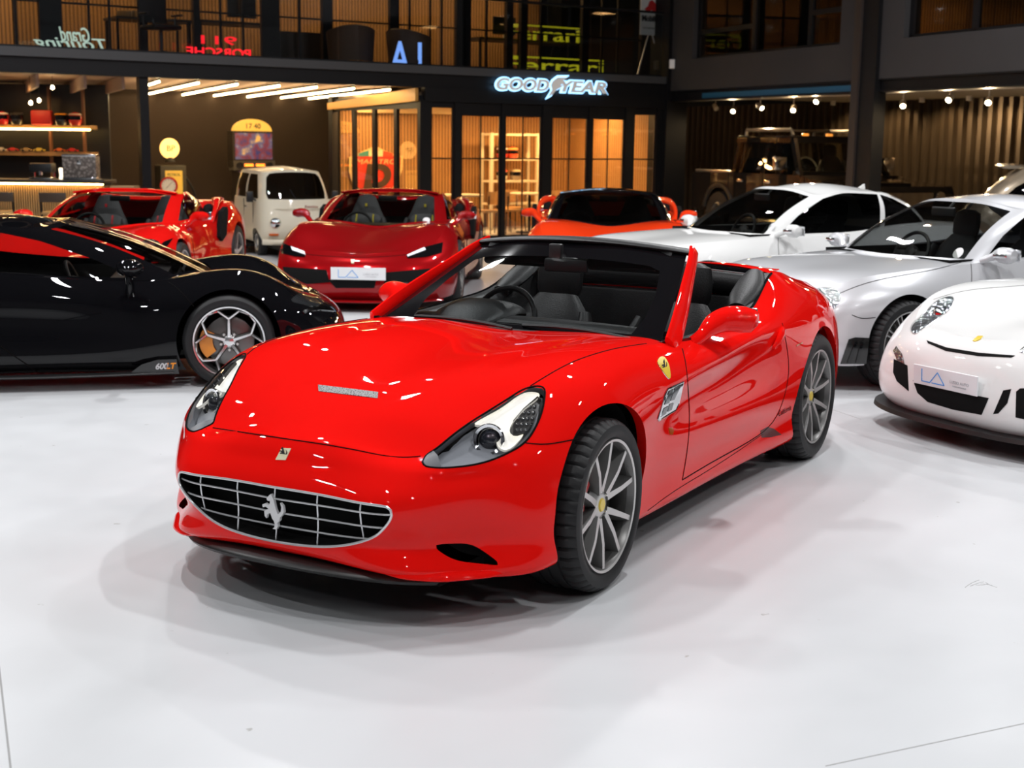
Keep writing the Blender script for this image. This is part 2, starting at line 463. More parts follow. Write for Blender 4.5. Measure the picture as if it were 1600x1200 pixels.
def floor_px(px):
    d = RX * (px[0] - 800) / FPX + UX * (600 - px[1]) / FPX + FX; return CAM + d * (-CAMH / d[2])
M_JOINT = mat('floor_joint', (0.33, 0.33, 0.33), 0.7)
for a, b, w in (((-12, 950), (20, 1230), .006), ((1290, 1197), (1640, 1122), .004), ((1488, 588), (1545, 607), .006), ((1300, 640), (1345, 655), .005)):
    A, B = floor_px(a), floor_px(b); d = (B - A) / np.linalg.norm(B - A); n_ = np.array([-d[1], d[0], 0]) * w / 2
    q = [A - n_, B - n_, B + n_, A + n_]; ob('floor_joint', MS([(p[0], p[1], z) for z in (-0.001, 0.0006) for p in q], [(3, 2, 1, 0), (4, 5, 6, 7), (0, 1, 5, 4), (1, 2, 6, 5), (2, 3, 7, 6), (3, 0, 4, 7)]), M_JOINT, fl, smooth=False)
random.seed(3)
for k in range(5):
    A = floor_px((1508 + 8 * k, 918 - 2 * k)); B = floor_px((1530 + 7 * k, 906 + 3 * k)); c = curve([A, (A + B) / 2 + [random.uniform(-.01, .01), random.uniform(-.01, .01), 0], B], 8); c[:, 2] = -.0012
    ob('scuff_mark', tube(c, .0022, 5), mat('scuff_grey', (.38, .38, .38), .8), fl)

# ---------------------------------------------------------------- shared car parts
M_TYRE = mat('tyre_rubber', (0.012, 0.012, 0.013), 0.55, spec=0.35)
M_BLACK = mat('black_trim', (0.008, 0.008, 0.009), 0.45)
M_GLOSSBLACK = mat('gloss_black_trim', (0.004, 0.004, 0.005), 0.06, coat=0.6)
M_GAP = mat('panel_gap', (0.004, 0.003, 0.003), 0.9, spec=0.1)
M_CHROME = mat('chrome', (0.85, 0.86, 0.88), 0.08, metal=1.0)
M_SILVER = mat('silver_alloy', (0.50, 0.49, 0.48), 0.26, metal=0.9)
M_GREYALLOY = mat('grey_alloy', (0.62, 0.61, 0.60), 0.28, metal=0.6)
M_DISC = mat('brake_disc_steel', (0.18, 0.175, 0.17), 0.35, metal=0.9)
M_LEATHER = mat('black_leather', (0.008, 0.008, 0.0085), 0.42, spec=0.28, bump=(140, 0.15))
M_CARPET = mat('black_carpet', (0.008, 0.008, 0.008), 0.95, spec=0.1)
M_GLASS = glass('windscreen_glass', (0.62, 0.66, 0.66))
M_DARKGLASS = glass('tinted_glass', (0.055, 0.06, 0.06))
M_LENS = glass('lamp_lens', (0.93, 0.95, 0.96))
M_YELLOW = mat('badge_yellow', (0.85, 0.62, 0.06), 0.3, coat=0.5)
M_CREAM = mat('badge_cream', (0.80, 0.74, 0.50), 0.3, coat=0.5)
M_WHITE = mat('white_print', (0.80, 0.80, 0.80), 0.4)

def wheel(parent, x, y, z, side, R, width, Rrim, style, m_rim, steer=0.0, caliper=None, cap=None, tread=True, cal_ang=160):
    """side +1 = left (faces +y). wheel > tyre, spokes are the wheel mesh itself, brake disc and caliper sub-parts"""
    def fl(m): return m if side > 0 else MS(m.v * [1, -1, 1], [q[::-1] for q in m.f])
    lip = [(Rrim - 0.030, -width + 0.01), (Rrim - 0.028, -0.05), (Rrim - 0.016, -0.014), (Rrim - 0.012, 0.0), (Rrim, 0.003), (Rrim + 0.004, -0.006), (Rrim - 0.004, -0.02), (Rrim - 0.004, -width + 0.01)]
    parts = [lathe([(Rrim - 0.022, -0.030), (Rrim - 0.016, -0.010), (Rrim - 0.010, 0.0), (Rrim, 0.003), (Rrim + 0.004, -0.006), (Rrim - 0.002, -0.02)], 64)]
    def arm(a0, a1, r0, r1, w0, w1, d0, d1, th=0.035):
        A = np.array([math.cos(a0) * r0, math.sin(a0) * r0]); B = np.array([math.cos(a1) * r1, math.sin(a1) * r1])
        t = (B - A) / np.linalg.norm(B - A); nrm = np.array([-t[1], t[0]]); v = []
        for p, w, d in ((A, w0, d0), (A * 0.5 + B * 0.5, (w0 + w1) / 2 * 0.92, (d0 + d1) / 2 + 0.006), (B, w1, d1)):
            for sgn, dep, ww in ((-1, 0, 0.62), (1, 0, 0.62), (1, -th, 1.35), (-1, -th, 1.35)):
                q = p + nrm * sgn * w / 2 * ww; v.append((q[0], d + dep, q[1]))
        f = []
        for k in range(2):
            o = 4 * k; f += [(o + i, o + (i + 1) % 4, o + 4 + (i + 1) % 4, o + 4 + i) for i in range(4)]
        f += [(3, 2, 1, 0), (8, 9, 10, 11)]
        return MS(v, [q[::-1] for q in f])
    hub_d = -0.03
    if style == 'v10':
        for k in range(5):
            c = rad(72 * k + 6)
            for sg in (-1, 1): parts.append(arm(c + sg * rad(8), c + sg * rad(17.5), 0.055, Rrim - 0.012, 0.044, 0.032, hub_d, -0.006, 0.05))
        parts.append(lathe([(0.0, hub_d - 0.004), (0.036, hub_d - 0.004), (0.062, hub_d - 0.010), (0.085, hub_d - 0.03), (0.085, hub_d - 0.06)], 40))
    elif style == 'star':
        for k in range(5):
            c = rad(72 * k + 90)
            parts.append(arm(c, c, 0.02, Rrim * 0.66, 0.034, 0.022, hub_d, -0.02, 0.03))
            for sg in (-1, 1):
                parts.append(arm(c, c + sg * rad(19), Rrim * 0.64, Rrim - 0.02, 0.018, 0.016, -0.02, -0.008, 0.025))
                parts.append(arm(c + sg * rad(19), c + sg * rad(36), Rrim - 0.022, Rrim - 0.012, 0.014, 0.014, -0.01, -0.006, 0.02))
        parts.append(lathe([(0.0, hub_d + 0.004), (0.03, hub_d + 0.003), (0.045, hub_d - 0.008), (0.05, hub_d - 0.05)], 32))
    elif style == 'multi':
        for k in range(20):
            c = rad(18 * k + (4 if k % 2 else -4)); parts.append(arm(c, c, 0.05, Rrim - 0.012, 0.020, 0.015, hub_d, -0.004, 0.03))
        parts.append(lathe([(0.0, hub_d + 0.004), (0.04, hub_d + 0.003), (0.065, hub_d - 0.008), (0.07, hub_d - 0.05)], 32))
    elif style == 'five':
        for k in range(5):
            c = rad(72 * k + 90); parts.append(arm(c, c, 0.03, Rrim - 0.012, 0.075, 0.055, hub_d, -0.008, 0.05))
        parts.append(lathe([(0.0, hub_d + 0.004), (0.05, hub_d + 0.003), (0.07, hub_d - 0.008), (0.08, hub_d - 0.05)], 32))
    elif style == 'steel':
        parts.append(lathe([(0.0, -0.01), (0.05, -0.01), (0.07, -0.03), (Rrim * 0.7, -0.035), (Rrim * 0.8, -0.02), (Rrim - 0.012, -0.02)], 32))
    m = parts[0]
    for p in parts[1:]: m = m + p
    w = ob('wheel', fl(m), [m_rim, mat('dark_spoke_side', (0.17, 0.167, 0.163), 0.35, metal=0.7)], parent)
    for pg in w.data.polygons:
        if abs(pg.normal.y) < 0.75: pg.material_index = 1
    w.location = (x, y, z); w.rotation_euler = (0, 0, steer)
    n = 225 if tread else 56
    b = 0.010
    prof = [(Rrim - 0.004, -0.012), (Rrim + 0.012, 0.004), (Rrim + (R - Rrim) * 0.45, b), (R - 0.022, b - 0.004), (R - 0.008, -0.010), (R, -0.028)]
    for g in (0.30, 0.5, 0.70):
        yy = -width * g; prof += [(R, yy + 0.008), (R - 0.007, yy + 0.006), (R - 0.007, yy - 0.006), (R, yy - 0.008)]
    prof += [(R, -width + 0.028), (R - 0.01, -width + 0.008), (R - 0.03, -width), (Rrim, -width + 0.005)]
    t = lathe(prof, n)
    if tread:
        k = len(prof); idx = np.arange(len(t.v)); col_ = idx % k; seg = idx // k
        sh = ((col_ == 4) | (col_ == 5) | (col_ == 6)) & (seg % 5 == 0)
        rr = np.linalg.norm(t.v[:, [0, 2]], axis=1); f_ = np.where(sh, (rr - 0.009) / rr, 1.0); t.v[:, 0] *= f_; t.v[:, 2] *= f_
    ob('tyre', fl(t), M_TYRE, w)
    d = lathe([(0.07, -0.075), (Rrim * 0.68, -0.075), (Rrim * 0.70, -0.078), (Rrim * 0.70, -0.10), (0.07, -0.10), (0.07, -0.06), (0.0, -0.06)], 48)
    ob('brake_disc', fl(d), M_DISC, w)
    if caliper:
        a0, a1 = rad(cal_ang - 32), rad(cal_ang + 32); v = []; f = []
        for i in range(9):
            a = a0 + (a1 - a0) * i / 8; bulge = 0.012 * math.sin(math.pi * i / 8)
            for r, yy in ((Rrim * 0.46, -0.052), (Rrim * 0.78 + bulge, -0.052), (Rrim * 0.78 + bulge, -0.125), (Rrim * 0.46, -0.125)):
                v.append((r * math.cos(a), yy, r * math.sin(a)))
        for i in range(8):
            o = i * 4; f += [(o + j, o + 4 + j, o + 4 + (j + 1) % 4, o + (j + 1) % 4) for j in range(4)]
        f += [(0, 1, 2, 3), (35, 34, 33, 32)]
        ob('brake_caliper', fl(MS(v, f)), caliper, w, smooth=False)
    if cap: 
        cp = ob('centre_cap', fl(mesh_xf(lathe([(0.0, 0.002), (0.024, 0.002), (0.028, -0.004)], 28), (0, hub_d, 0))), cap, w)
    for k in range(5):
        if style == 'multi' or style == 'steel': break
        a = rad(72 * k + (6 if style == 'v10' else 54)); rr = 0.060
        ob('lug_nut', fl(mesh_xf(lathe([(0.0, 0.0), (0.008, 0.0), (0.010, -0.004), (0.0105, -0.02)], 10), (rr * math.cos(a), hub_d + (0.0 if style == 'v10' else 0.012), rr * math.sin(a)))), M_CHROME if style == 'v10' else M_GREYALLOY, w)
    ob('rim_barrel', fl(lathe([(Rrim - 0.002, -0.018), (Rrim - 0.022, -0.028), (Rrim - 0.030, -0.06), (Rrim - 0.034, -width + 0.02), (Rrim - 0.004, -width + 0.01)], 48)), mat('dark_rim_barrel', (0.10, 0.098, 0.095), 0.4, metal=0.6), w)
    return w

def arch_cut(body, cx, cz, R, ymin=0.55):
    n = 72; poly = [(cx + R * math.cos(2 * math.pi * i / n), cz + R * math.sin(2 * math.pi * i / n)) for i in range(n)]
    out, _ = body.split(body.v[:, [0, 2]], poly, body.v[:, 1] > ymin)
    return out
def arch_lip(body, cx, cz, R, ydep=0.05, ymin=0.5):
    """inner return of a wheel arch"""
    def fn(p):
        if abs(p[1]) < ymin: return None
        if abs(math.hypot(p[0] - cx, p[2] - cz) - R) > 0.006: return None
        s = 1 if p[1] > 0 else -1
        return np.array([cx + (p[0] - cx) * 1.03, p[1] - s * ydep, cz + (p[2] - cz) * 1.03])
    return body.lip(fn)
def wheel_well(parent, cx, cz, R, y0, y1, zlow=0.16):
    """dark liner: half drum and inner wall"""
    n = 24; v = []; a0 = math.asin(max(-1, (zlow - cz) / R)); A = np.linspace(a0, math.pi - a0, n)
    for y in (y1, y0): v += [(cx + R * math.cos(a), y, cz + R * math.sin(a)) for a in A]
    f = [(i, i + 1, n + i + 1, n + i) for i in range(n - 1)] + [tuple(range(n, 2 * n))]
    for s in (1, -1):
        ob('wheel_well', MS(np.array(v) * [1, s, 1], f if s > 0 else [q[::-1] for q in f]), M_CARPET, parent, ang=40)

def seat(parent, x, y, z0=0.30, h=0.62, recl=0.22, m=None, m_head=None, stitch=None, hr=True, w=0.26):
    """seat > backrest, headrest, bolster pieces"""
    m = m or M_LEATHER
    def slab(pts, wa, wb, ref): return ribbon(pts, wa, wb, ref)
    cush = ob('seat', mesh_xf(box(-0.27, 0.25, -w, w, -0.08, 0.08, 0.05), (x + 0.22, y, z0)), m, parent)
    for s in (-1, 1): ob('bolster', ribbon([(x - 0.05, y + s * w, z0 + 0.05), (x + 0.2, y + s * (w + 0.01), z0 + 0.09), (x + 0.44, y + s * w, z0 + 0.06)], [0.03, 0.05, 0.03], [0.05, 0.07, 0.04]), m, cush)
    pts = [(x - recl * t, y, z0 + 0.05 + h * t) for t in np.linspace(0, 1, 7)]
    bk = ob('backrest', ribbon(pts, [w * k for k in (0.8, 0.95, 1.0, 1.0, 0.95, 0.82, 0.5)], [0.06, 0.075, 0.08, 0.08, 0.075, 0.065, 0.04], (1, 0, 0), 22), m, cush)
    for s in (-1, 1):
        q = [(x + 0.05 - recl * t, y + s * w * k, z0 + 0.05 + h * t) for t, k in ((0.08, 0.9), (0.3, 1.02), (0.6, 1.0), (0.85, 0.85))]
        ob('bolster', ribbon(q, [0.03, 0.05, 0.05, 0.03], [0.06, 0.09, 0.08, 0.04], (1, 0, 0), 14), m, cush)
    if hr:
        hz = z0 + 0.05 + h
        ob('headrest', ribbon([(x - recl - 0.01, y, hz - 0.05), (x - recl - 0.02, y, hz + 0.03), (x - recl - 0.03, y, hz + 0.12), (x - recl - 0.04, y, hz + 0.19), (x - recl - 0.045, y, hz + 0.215)], [0.10, 0.135, 0.14, 0.125, 0.07], [0.04, 0.065, 0.065, 0.05, 0.02], (1, 0, 0), 22), m_head or m, cush)
    return cush
def steering_wheel(parent, x, y, z, tilt=rad(22), R=0.18, m=None):
    m = m or M_LEATHER
    n = 40; ring = [(0, R * math.cos(2 * math.pi * i / n), R * math.sin(2 * math.pi * i / n)) for i in range(n)]
    sw = ob('steering_wheel', mesh_xf(tube(ring, 0.015, 10, closed=True), (x, y, z), ry=-tilt), m, parent)
    hub = mesh_xf(lathe([(0, 0.03), (0.05, 0.025), (0.065, 0.0), (0.06, -0.03)], 24, 'x') + box(-0.01, 0.01, -R, R, -0.02, 0.015) + box(-0.01, 0.01, -0.025, 0.025, -R, 0), (x, y, z), ry=-tilt)
    hub.v -= np.array([x, y, z]); hub.v += np.array([x, y, z])
    ob('steering_hub', hub, M_BLACK, sw)
    return sw
def gap_line(parent, fr, tree, pxs, r=0.0028, n=30, smooth=True, mirror=False, name='panel_gap', m=None):
    L = fr.line(tree, pxs, n, smooth)
    if len(L) < 2: return None
    t = tube(L, r, 5)
    o = ob(name, t, m or M_GAP, parent)
    if mirror: ob(name, t.mirror(), m or M_GAP, parent)
    return o
def plate_mesh(w, h): return box(-w / 2, w / 2, -h / 2, h / 2, -0.004, 0.004)
def horse_poly(s=1.0):
    P = [(-.22,.36),(-.12,.47),(-.05,.52),(-.03,.46),(.03,.38),(.06,.25),(.10,.10),(.16,-.02),(.20,-.05),(.29,.05),(.31,.18),(.27,.30),(.37,.22),(.40,.05),(.33,-.06),(.26,-.12),(.24,-.22),(.16,-.30),(.18,-.40),
         (.11,-.50),(-.02,-.50),(.05,-.44),(.06,-.34),(.03,-.26),(-.03,-.20),(-.06,-.12),(-.10,-.04),(-.20,-.10),(-.24,-.22),(-.30,-.16),(-.31,-.02),(-.22,.04),(-.14,.06),(-.26,.12),(-.36,.08),(-.38,.16),(-.28,.21),(-.14,.18),(-.10,.24),(-.10,.31),(-.18,.30)]
    return [(x * s, y * s) for x, y in P]

# ---------------------------------------------------------------- the two building fronts around the hall
FL = Frame(2.96, 26.57, rad(33.5))       # glazed front: x along it (to the corner), y into the building
FR = Frame(2.96, 26.57, rad(-66.5))      # grey front to the right of the corner column
W0 = Frame(0, 0, 0)
def wob(fr, name, m, material, parent=None, smooth=False, ang=35):
    return ob(name, MS(fr.world(m.v), m.f), material, parent, smooth, ang)
_tn = [0]
def trim(fr, x0, x1, y0, y1, z0, z1, material, label, bev=0.0):
    _tn[0] += 1
    return tag(wob(fr, 'trim_%d' % _tn[0], box(x0, x1, y0, y1, z0, z1, bev), material), label, kind='structure')
M_STEELBLACK = mat('black_painted_steel', (0.006, 0.006, 0.007), 0.45, spec=0.25)
M_SLAB = mat('charcoal_slab_edge', (0.045, 0.046, 0.049), 0.55)
M_GREYWALL = mat('grey_plaster', (0.030, 0.028, 0.029), 0.75, vary=(2.0, 0.12))
M_BROWN = mat('brown_plaster', (0.036, 0.021, 0.012), 0.8, vary=(1.5, 0.15))
M_CEILBOARD = mat('pale_timber_board', (0.42, 0.30, 0.23), 0.7)
M_PANE = glass('shopfront_glass', (0.86, 0.86, 0.84))
M_BALGLASS = glass('balustrade_glass', (0.80, 0.82, 0.83))
def slat_mat(name, c0, c1, scale, rough=0.5, axis='X'):
    m = mat(name, c1, rough); nt = m.node_tree; b = nt.nodes['Principled BSDF']
    tc = nt.nodes.new('ShaderNodeTexCoord'); wv = nt.nodes.new('ShaderNodeTexWave'); wv.wave_type = 'BANDS'; wv.bands_direction = axis; wv.inputs['Scale'].default_value = scale
    rp = nt.nodes.new('ShaderNodeValToRGB'); rp.color_ramp.elements[0].position = 0.18; rp.color_ramp.elements[0].color = (*c0, 1); rp.color_ramp.elements[1].position = 0.42; rp.color_ramp.elements[1].color = (*c1, 1)
    nt.links.new(tc.outputs['Object'], wv.inputs['Vector']); nt.links.new(wv.outputs['Fac'], rp.inputs[0]); nt.links.new(rp.outputs[0], b.inputs['Base Color'])
    bp = nt.nodes.new('ShaderNodeBump'); bp.inputs['Strength'].default_value = 0.6; bp.inputs['Distance'].default_value = 0.02
    nt.links.new(wv.outputs['Fac'], bp.inputs['Height']); nt.links.new(bp.outputs['Normal'], b.inputs['Normal'])
    return m
M_SLAT = slat_mat('oak_slat_lining', (0.16, 0.08, 0.025), (0.42, 0.22, 0.075), 4.4)
def local_obj(fr, name, m, material, label, kind='structure'):
    o = ob(name, m, material, smooth=False); o.location = fr.c; o.rotation_euler = (0, 0, fr.yaw)
    return tag(o, label, kind=kind)

SL = -15.5     # left end of the glazed front
# floor slab of the gallery, fascia beam, ceiling under it
trim(FL, SL, -0.15, -0.06, 0.0, 2.86, 2.99, M_SLAB, 'charcoal edge strip of the gallery floor')
trim(FL, SL, -0.15, 0.0, 0.25, 2.63, 2.86, M_STEELBLACK, 'black fascia beam under the gallery edge')
trim(FL, SL, -0.15, 0.0, 7.5, 2.86, 2.98, mat('gallery_floor', (0.06, 0.045, 0.035), 0.5), 'gallery floor slab')
trim(FL, SL, -5.45, 0.25, 6.4, 2.66, 2.72, M_CEILBOARD, 'pale board ceiling under the gallery')
trim(FL, -5.4, -0.1, -0.02, 0.12, 2.40, 2.63, M_STEELBLACK, 'black panel over the glazed shopfront')
trim(FL, -5.4, -0.1, 0.12, 3.4, 2.50, 2.56, mat('room_ceiling', (0.30, 0.22, 0.15), 0.8), 'ceiling of the glazed room')
# back wall under the gallery
local_obj(FL, 'wall_recess', box(SL, 2.0, 6.2, 6.4, 0, 2.66), M_BROWN, 'brown plaster wall at the back of the recess')
for s, y in ((-10.25, 0.05), (-13.6, 0.05)):
    trim(FL, s - 0.07, s + 0.07, y, y + 0.14, 0, 2.63, M_STEELBLACK, 'black steel post under the gallery')
# slanted light strips hung below the board ceiling
M_STRIP = emis('warm_light_strip', (1.0, 0.72, 0.36), 26.0)
def p_on_z(fr, px, z):
    o, d = fr.ray(px); return o + d * (z - o[2]) / d[2]
for k, (a, b) in enumerate([((250, 127), (222, 136)), ((313, 129), (231, 147)), ((375, 131), (281, 149)), ((437, 134), (332, 150)), ((496, 136), (381, 152)), ((555, 138), (430, 154)), ((611, 140), (479, 154.5))]):
    A, B = p_on_z(FL, a, 2.585), p_on_z(FL, b, 2.585)
    A = B + (A - B) * min(1.0, (B[1] - 0.35) / (B[1] - A[1])) 
    if k == 0: B = A + (B - A) * 0.9
    root = empty('light_strip', FL.world((A + B) / 2), 0)
    c = (A + B) / 2
    bar = tube([A - c, B - c], 0.018, 8); ob('lit_tube', MS(bar.v @ FL.R.T, bar.f), M_STRIP, root)
    rail = tube([A - c + [0, 0, 0.035], B - c + [0, 0, 0.035]], 0.022, 6); ob('mounting_rail', MS(rail.v @ FL.R.T, rail.f), M_STEELBLACK, root)
    for t in (0.15, 0.85):
        q = (A - c) * (1 - t) + (B - c) * t; w = tube([q + [0, 0, 0.03], q + [0, 0, 0.078]], 0.006, 5); ob('bracket', MS(w.v @ FL.R.T, w.f), M_STEELBLACK, root)
    tag(root, 'warm glowing light strip in the row below the pale board ceiling', 'light', 'light strips below the board ceiling')
def warm_area(fr, x, y, z, sx, sy, watt, col=(1.0, 0.56, 0.22), name='ceiling_downlight', rx=0.0):
    root = empty(name, fr.world((x, y, z)), fr.yaw)
    ob('light_casing', box(-sx / 2 - 0.02, sx / 2 + 0.02, -sy / 2 - 0.02, sy / 2 + 0.02, 0.005, 0.04), M_STEELBLACK, root, smooth=False)
    L = bpy.data.lights.new('light_panel', 'AREA'); L.shape = 'RECTANGLE'; L.size = sx; L.size_y = sy; L.energy = watt; L.color = col
    lo = bpy.data.objects.new('light_panel', L); COL.objects.link(lo); lo.parent = root
    return root
# ---- glazed room: front panes, posts, doors
POSTS = [(-5.49, -5.27), (-4.80, -4.66), (-3.83, -3.75), (-2.95, -2.74), (-1.91, -1.82), (-1.05, -0.84), (-0.30, 0.10)]
for (a, b) in POSTS: trim(FL, a, b, 0.0, 0.10, 0, 2.42, M_STEELBLACK, 'black upright of the glazed shopfront')
wn = 0
for (a, b), zt, mid in zip([(-5.27, -4.80), (-4.66, -3.83), (-3.75, -2.95), (-2.74, -1.91), (-1.82, -1.05), (-0.84, -0.30)], [2.33, 2.21, 2.21, 2.20, 2.20, 2.30], [0, 1, 1, 1, 1, 0]):
    wn += 1
    nm = 'door_%d' % wn if mid else 'window_%d' % wn
    fm = box(a, a + 0.03, 0.03, 0.07, 0, zt) + box(b - 0.03, b, 0.03, 0.07, 0, zt) + box(a, b, 0.03, 0.07, zt - 0.03, zt + 0.22) + box(a, b, 0.03, 0.07, 0, 0.08)
    d = tag(wob(FL, nm, fm, M_STEELBLACK), ('black framed sliding glass door of the room with a glazing cross' if mid else 'narrow black framed fixed pane beside the sliding doors'), kind='structure')
    zm = 1.44
    cs = [a + 0.03, (a + b) / 2, b - 0.03] if mid else [a + 0.03, b - 0.03]
    wob(FL, 'glazing_bar', box(a, b, 0.035, 0.06, zm - 0.012, zm + 0.012), M_STEELBLACK, d)
    if mid: wob(FL, 'glazing_bar', box((a + b) / 2 - 0.010, (a + b) / 2 + 0.010, 0.035, 0.06, 0.08, zt - 0.03), M_STEELBLACK, d)
    for c0, c1 in zip(cs[:-1], cs[1:]):
        for z0, z1 in ((0.08, zm - 0.012), (zm + 0.012, zt - 0.03)):
            wob(FL, 'pane', box(c0 + 0.011, c1 - 0.011, 0.046, 0.052, z0, z1), M_PANE, d)
# side wall of the glazed room
SX = -5.44
trim(FL, SX - 0.10, SX + 0.06, 3.30, 3.46, 0, 2.55, M_STEELBLACK, 'black end post of the glass side wall')
for y in (2.55, 1.74, 0.92): trim(FL, SX - 0.04, SX + 0.02, y - 0.07, y + 0.05, 0, 2.40, M_STEELBLACK, 'black upright of the glass side wall')
_tn[0] += 1; tag(wob(FL, 'trim_%d' % _tn[0], prism([(0.05, 2.40), (0.05, 2.62), (3.46, 2.42), (3.46, 2.30)], SX - 0.12, SX - 0.06, 'x'), mat('amber_lit_fascia', (0.50, 0.25, 0.05), 0.5)), 'amber painted sloping fascia over the glass side wall', kind='structure')  # fascia base colour carries the amber light falling on it
trim(FL, SX - 0.05, SX + 0.04, 0.05, 3.46, 2.28, 2.50, M_STEELBLACK, 'black head rail over the glass side wall')
ys = [0.10, 0.87, 1.67, 2.48, 3.30]
sw_ = tag(wob(FL, 'window_7', box(SX - 0.03, SX + 0.01, 0.0, 3.4, 0, 0.08), M_STEELBLACK), 'glass side wall of the room, four tall panes', kind='structure')
for y0, y1 in zip(ys[:-1], ys[1:]): wob(FL, 'pane', box(SX - 0.013, SX - 0.007, y0 + 0.05, y1 - 0.07, 0.08, 2.34), M_PANE, sw_)
# slat walls inside the room
local_obj(FL, 'wall_slatted', box(SX + 0.06, -0.1, 3.25, 3.40, 0, 2.52), M_SLAT, 'oak slat wall at the back of the glazed room')
local_obj(FL, 'wall_slatted_end', box(-0.10, 0.0, 0.1, 3.3, 0, 2.52), slat_mat('oak_slat_end', (0.16, 0.08, 0.025), (0.42, 0.22, 0.075), 4.4, 0.5, 'Y'), 'oak slat end wall of the glazed room')
trim(FL, -5.1, -0.6, 3.1, 3.25, 2.26, 2.44, mat('lit_pelmet', (0.62, 0.45, 0.24), 0.6), 'pale pelmet along the slat wall top')
for x in (-4.6, -3.2, -1.8, -0.8): tag(warm_area(FL, x, 1.7, 2.47, 0.5, 0.25, 80), 'warm square ceiling light inside the glazed room', 'light', 'ceiling lights of the glazed room')
tag(warm_area(FL, -4.95, 2.6, 2.47, 0.25, 0.25, 50), 'warm square ceiling light inside the glazed room', 'light', 'ceiling lights of the glazed room')

# ---- corner column
trim(FL, -0.15, 0.35, -0.10, 0.45, 0, ROOF_Z, M_STEELBLACK, 'wide black corner column between the two fronts')
# ---- grey front to the right
trim(FR, 0.0, 16.5, -0.05, 0.25, 2.72, 3.29, M_GREYWALL, 'grey plaster band below the upper windows')
trim(FR, 0.0, 16.5, 0.0, 0.22, 2.53, 2.72, M_STEELBLACK, 'black steel beam over the open bays')
trim(FR, 1.2, 5.62, -0.012, 0.0, 2.55, 2.66, mat('blue_beam_paint', (0.01, 0.10, 0.19), 0.4), 'blue painted web of the steel beam')  # blue light on the web is put into its base colour
for z in (2.553, 2.72): trim(FR, 0.0, 16.5, -0.05, 0.0, z - 0.012, z + 0.012, M_STEELBLACK, 'thin flange of the black steel beam')
trim(FR, 0.3, 16.5, 0.25, 4.4, 2.60, 2.66, mat('bay_ceiling', (0.16, 0.12, 0.08), 0.8), 'ceiling of the open bays')
for x0, x1 in ((5.80, 6.30), (12.3, 12.86)):
    trim(FR, x0, x1, -0.12, 0.10, 0, ROOF_Z, M_STEELBLACK, 'tall black steel column of the grey front')
    trim(FR, x0 - 0.02, x0 + 0.14, -0.16, -0.12, 0, ROOF_Z, mat('brown_steel_flange', (0.028, 0.020, 0.017), 0.5), 'rust brown flange of the tall steel column')
trim(FR, 0.0, 0.86, -0.05, 0.25, 3.29, ROOF_Z, M_GREYWALL, 'grey wall strip beside the corner column')
trim(FR, 5.30, 6.80, -0.05, 0.25, 3.29, ROOF_Z, M_GREYWALL, 'grey wall strip behind the steel column')
trim(FR, 12.0, 16.5, -0.05, 0.25, 3.29, ROOF_Z, M_GREYWALL, 'grey wall strip past the upper windows')
trim(FR, 0.0, 16.5, -0.05, 0.25, 4.6, ROOF_Z, M_GREYWALL, 'grey wall over the upper windows')
def upper_window(n, x0, x1, splits, label):
    fm = box(x0, x1, 0.05, 0.13, 3.29, 3.34) + box(x0, x1, 0.05, 0.13, 4.55, 4.6)
    for s in splits: fm = fm + box(s - 0.05, s + 0.05, 0.05, 0.13, 3.3, 4.6)
    w = tag(wob(FR, 'window_%d' % n, fm, M_STEELBLACK), label, kind='structure')
    for s0, s1 in zip(splits[:-1], splits[1:]):
        wob(FR, 'pane', box(s0 + 0.05, s1 - 0.05, 0.085, 0.092, 3.34, 4.55), glass('upper_pane_glass', (0.45, 0.44, 0.42)), w)
    return w
w8 = upper_window(8, 0.86, 5.30, [0.90, 2.72, 4.35, 5.26], 'wide upper window beside the corner column')
wob(FR, 'transom', box(0.95, 2.67, 0.05, 0.14, 3.72, 3.80) + box(4.40, 5.21, 0.05, 0.14, 3.80, 3.88), M_STEELBLACK, w8)
upper_window(9, 6.80, 12.0, [6.84, 8.15, 9.9, 11.96], 'wide upper window past the steel column')
local_obj(FR, 'wall_upper_room', box(0.5, 16.0, 3.0, 3.1, 2.7, 5.0), M_SLAT, 'oak slat wall of the upper rooms')
trim(FR, 0.3, 16.5, 0.25, 4.4, 2.70, 2.78, mat('upper_floor', (0.05, 0.04, 0.03), 0.6), 'floor of the upper rooms')
trim(FR, 0.3, 16.5, 0.25, 4.4, 4.6, 4.7, mat('upper_ceiling', (0.10, 0.08, 0.06), 0.8), 'ceiling of the upper rooms')
for x in (3.4, 9.2): tag(warm_area(FR, x, 1.8, 4.5, 0.4, 0.4, 30), 'warm square ceiling light in the upper rooms', 'light', 'ceiling lights of the upper rooms')
# corrugated cladding behind the open bays
def corrugated(x0, x1, y, z0, z1, pitch=0.24, dep=0.07):
    pr = []; x = x0
    while x < x1: pr += [(x, y), (x + pitch * 0.36, y), (x + pitch * 0.5, y - dep), (x + pitch * 0.86, y - dep)]; x += pitch
    n = len(pr); v = [(a, b, z0) for a, b in pr] + [(a, b, z1) for a, b in pr]
    return MS(v, [(i, i + 1, n + i + 1, n + i) for i in range(n - 1)])
tag(wob(FR, 'wall_corrugated', corrugated(-7.0, 16.5, 3.9, 0, 2.62), mat('bronze_cladding', (0.085, 0.062, 0.042), 0.33, metal=0.75), smooth=False), 'bronze corrugated metal wall at the back of the open bays', kind='structure')
trim(FR, 0.25, 16.5, 4.0, 4.1, 0, 2.62, M_STEELBLACK, 'dark sheet behind the corrugated cladding')
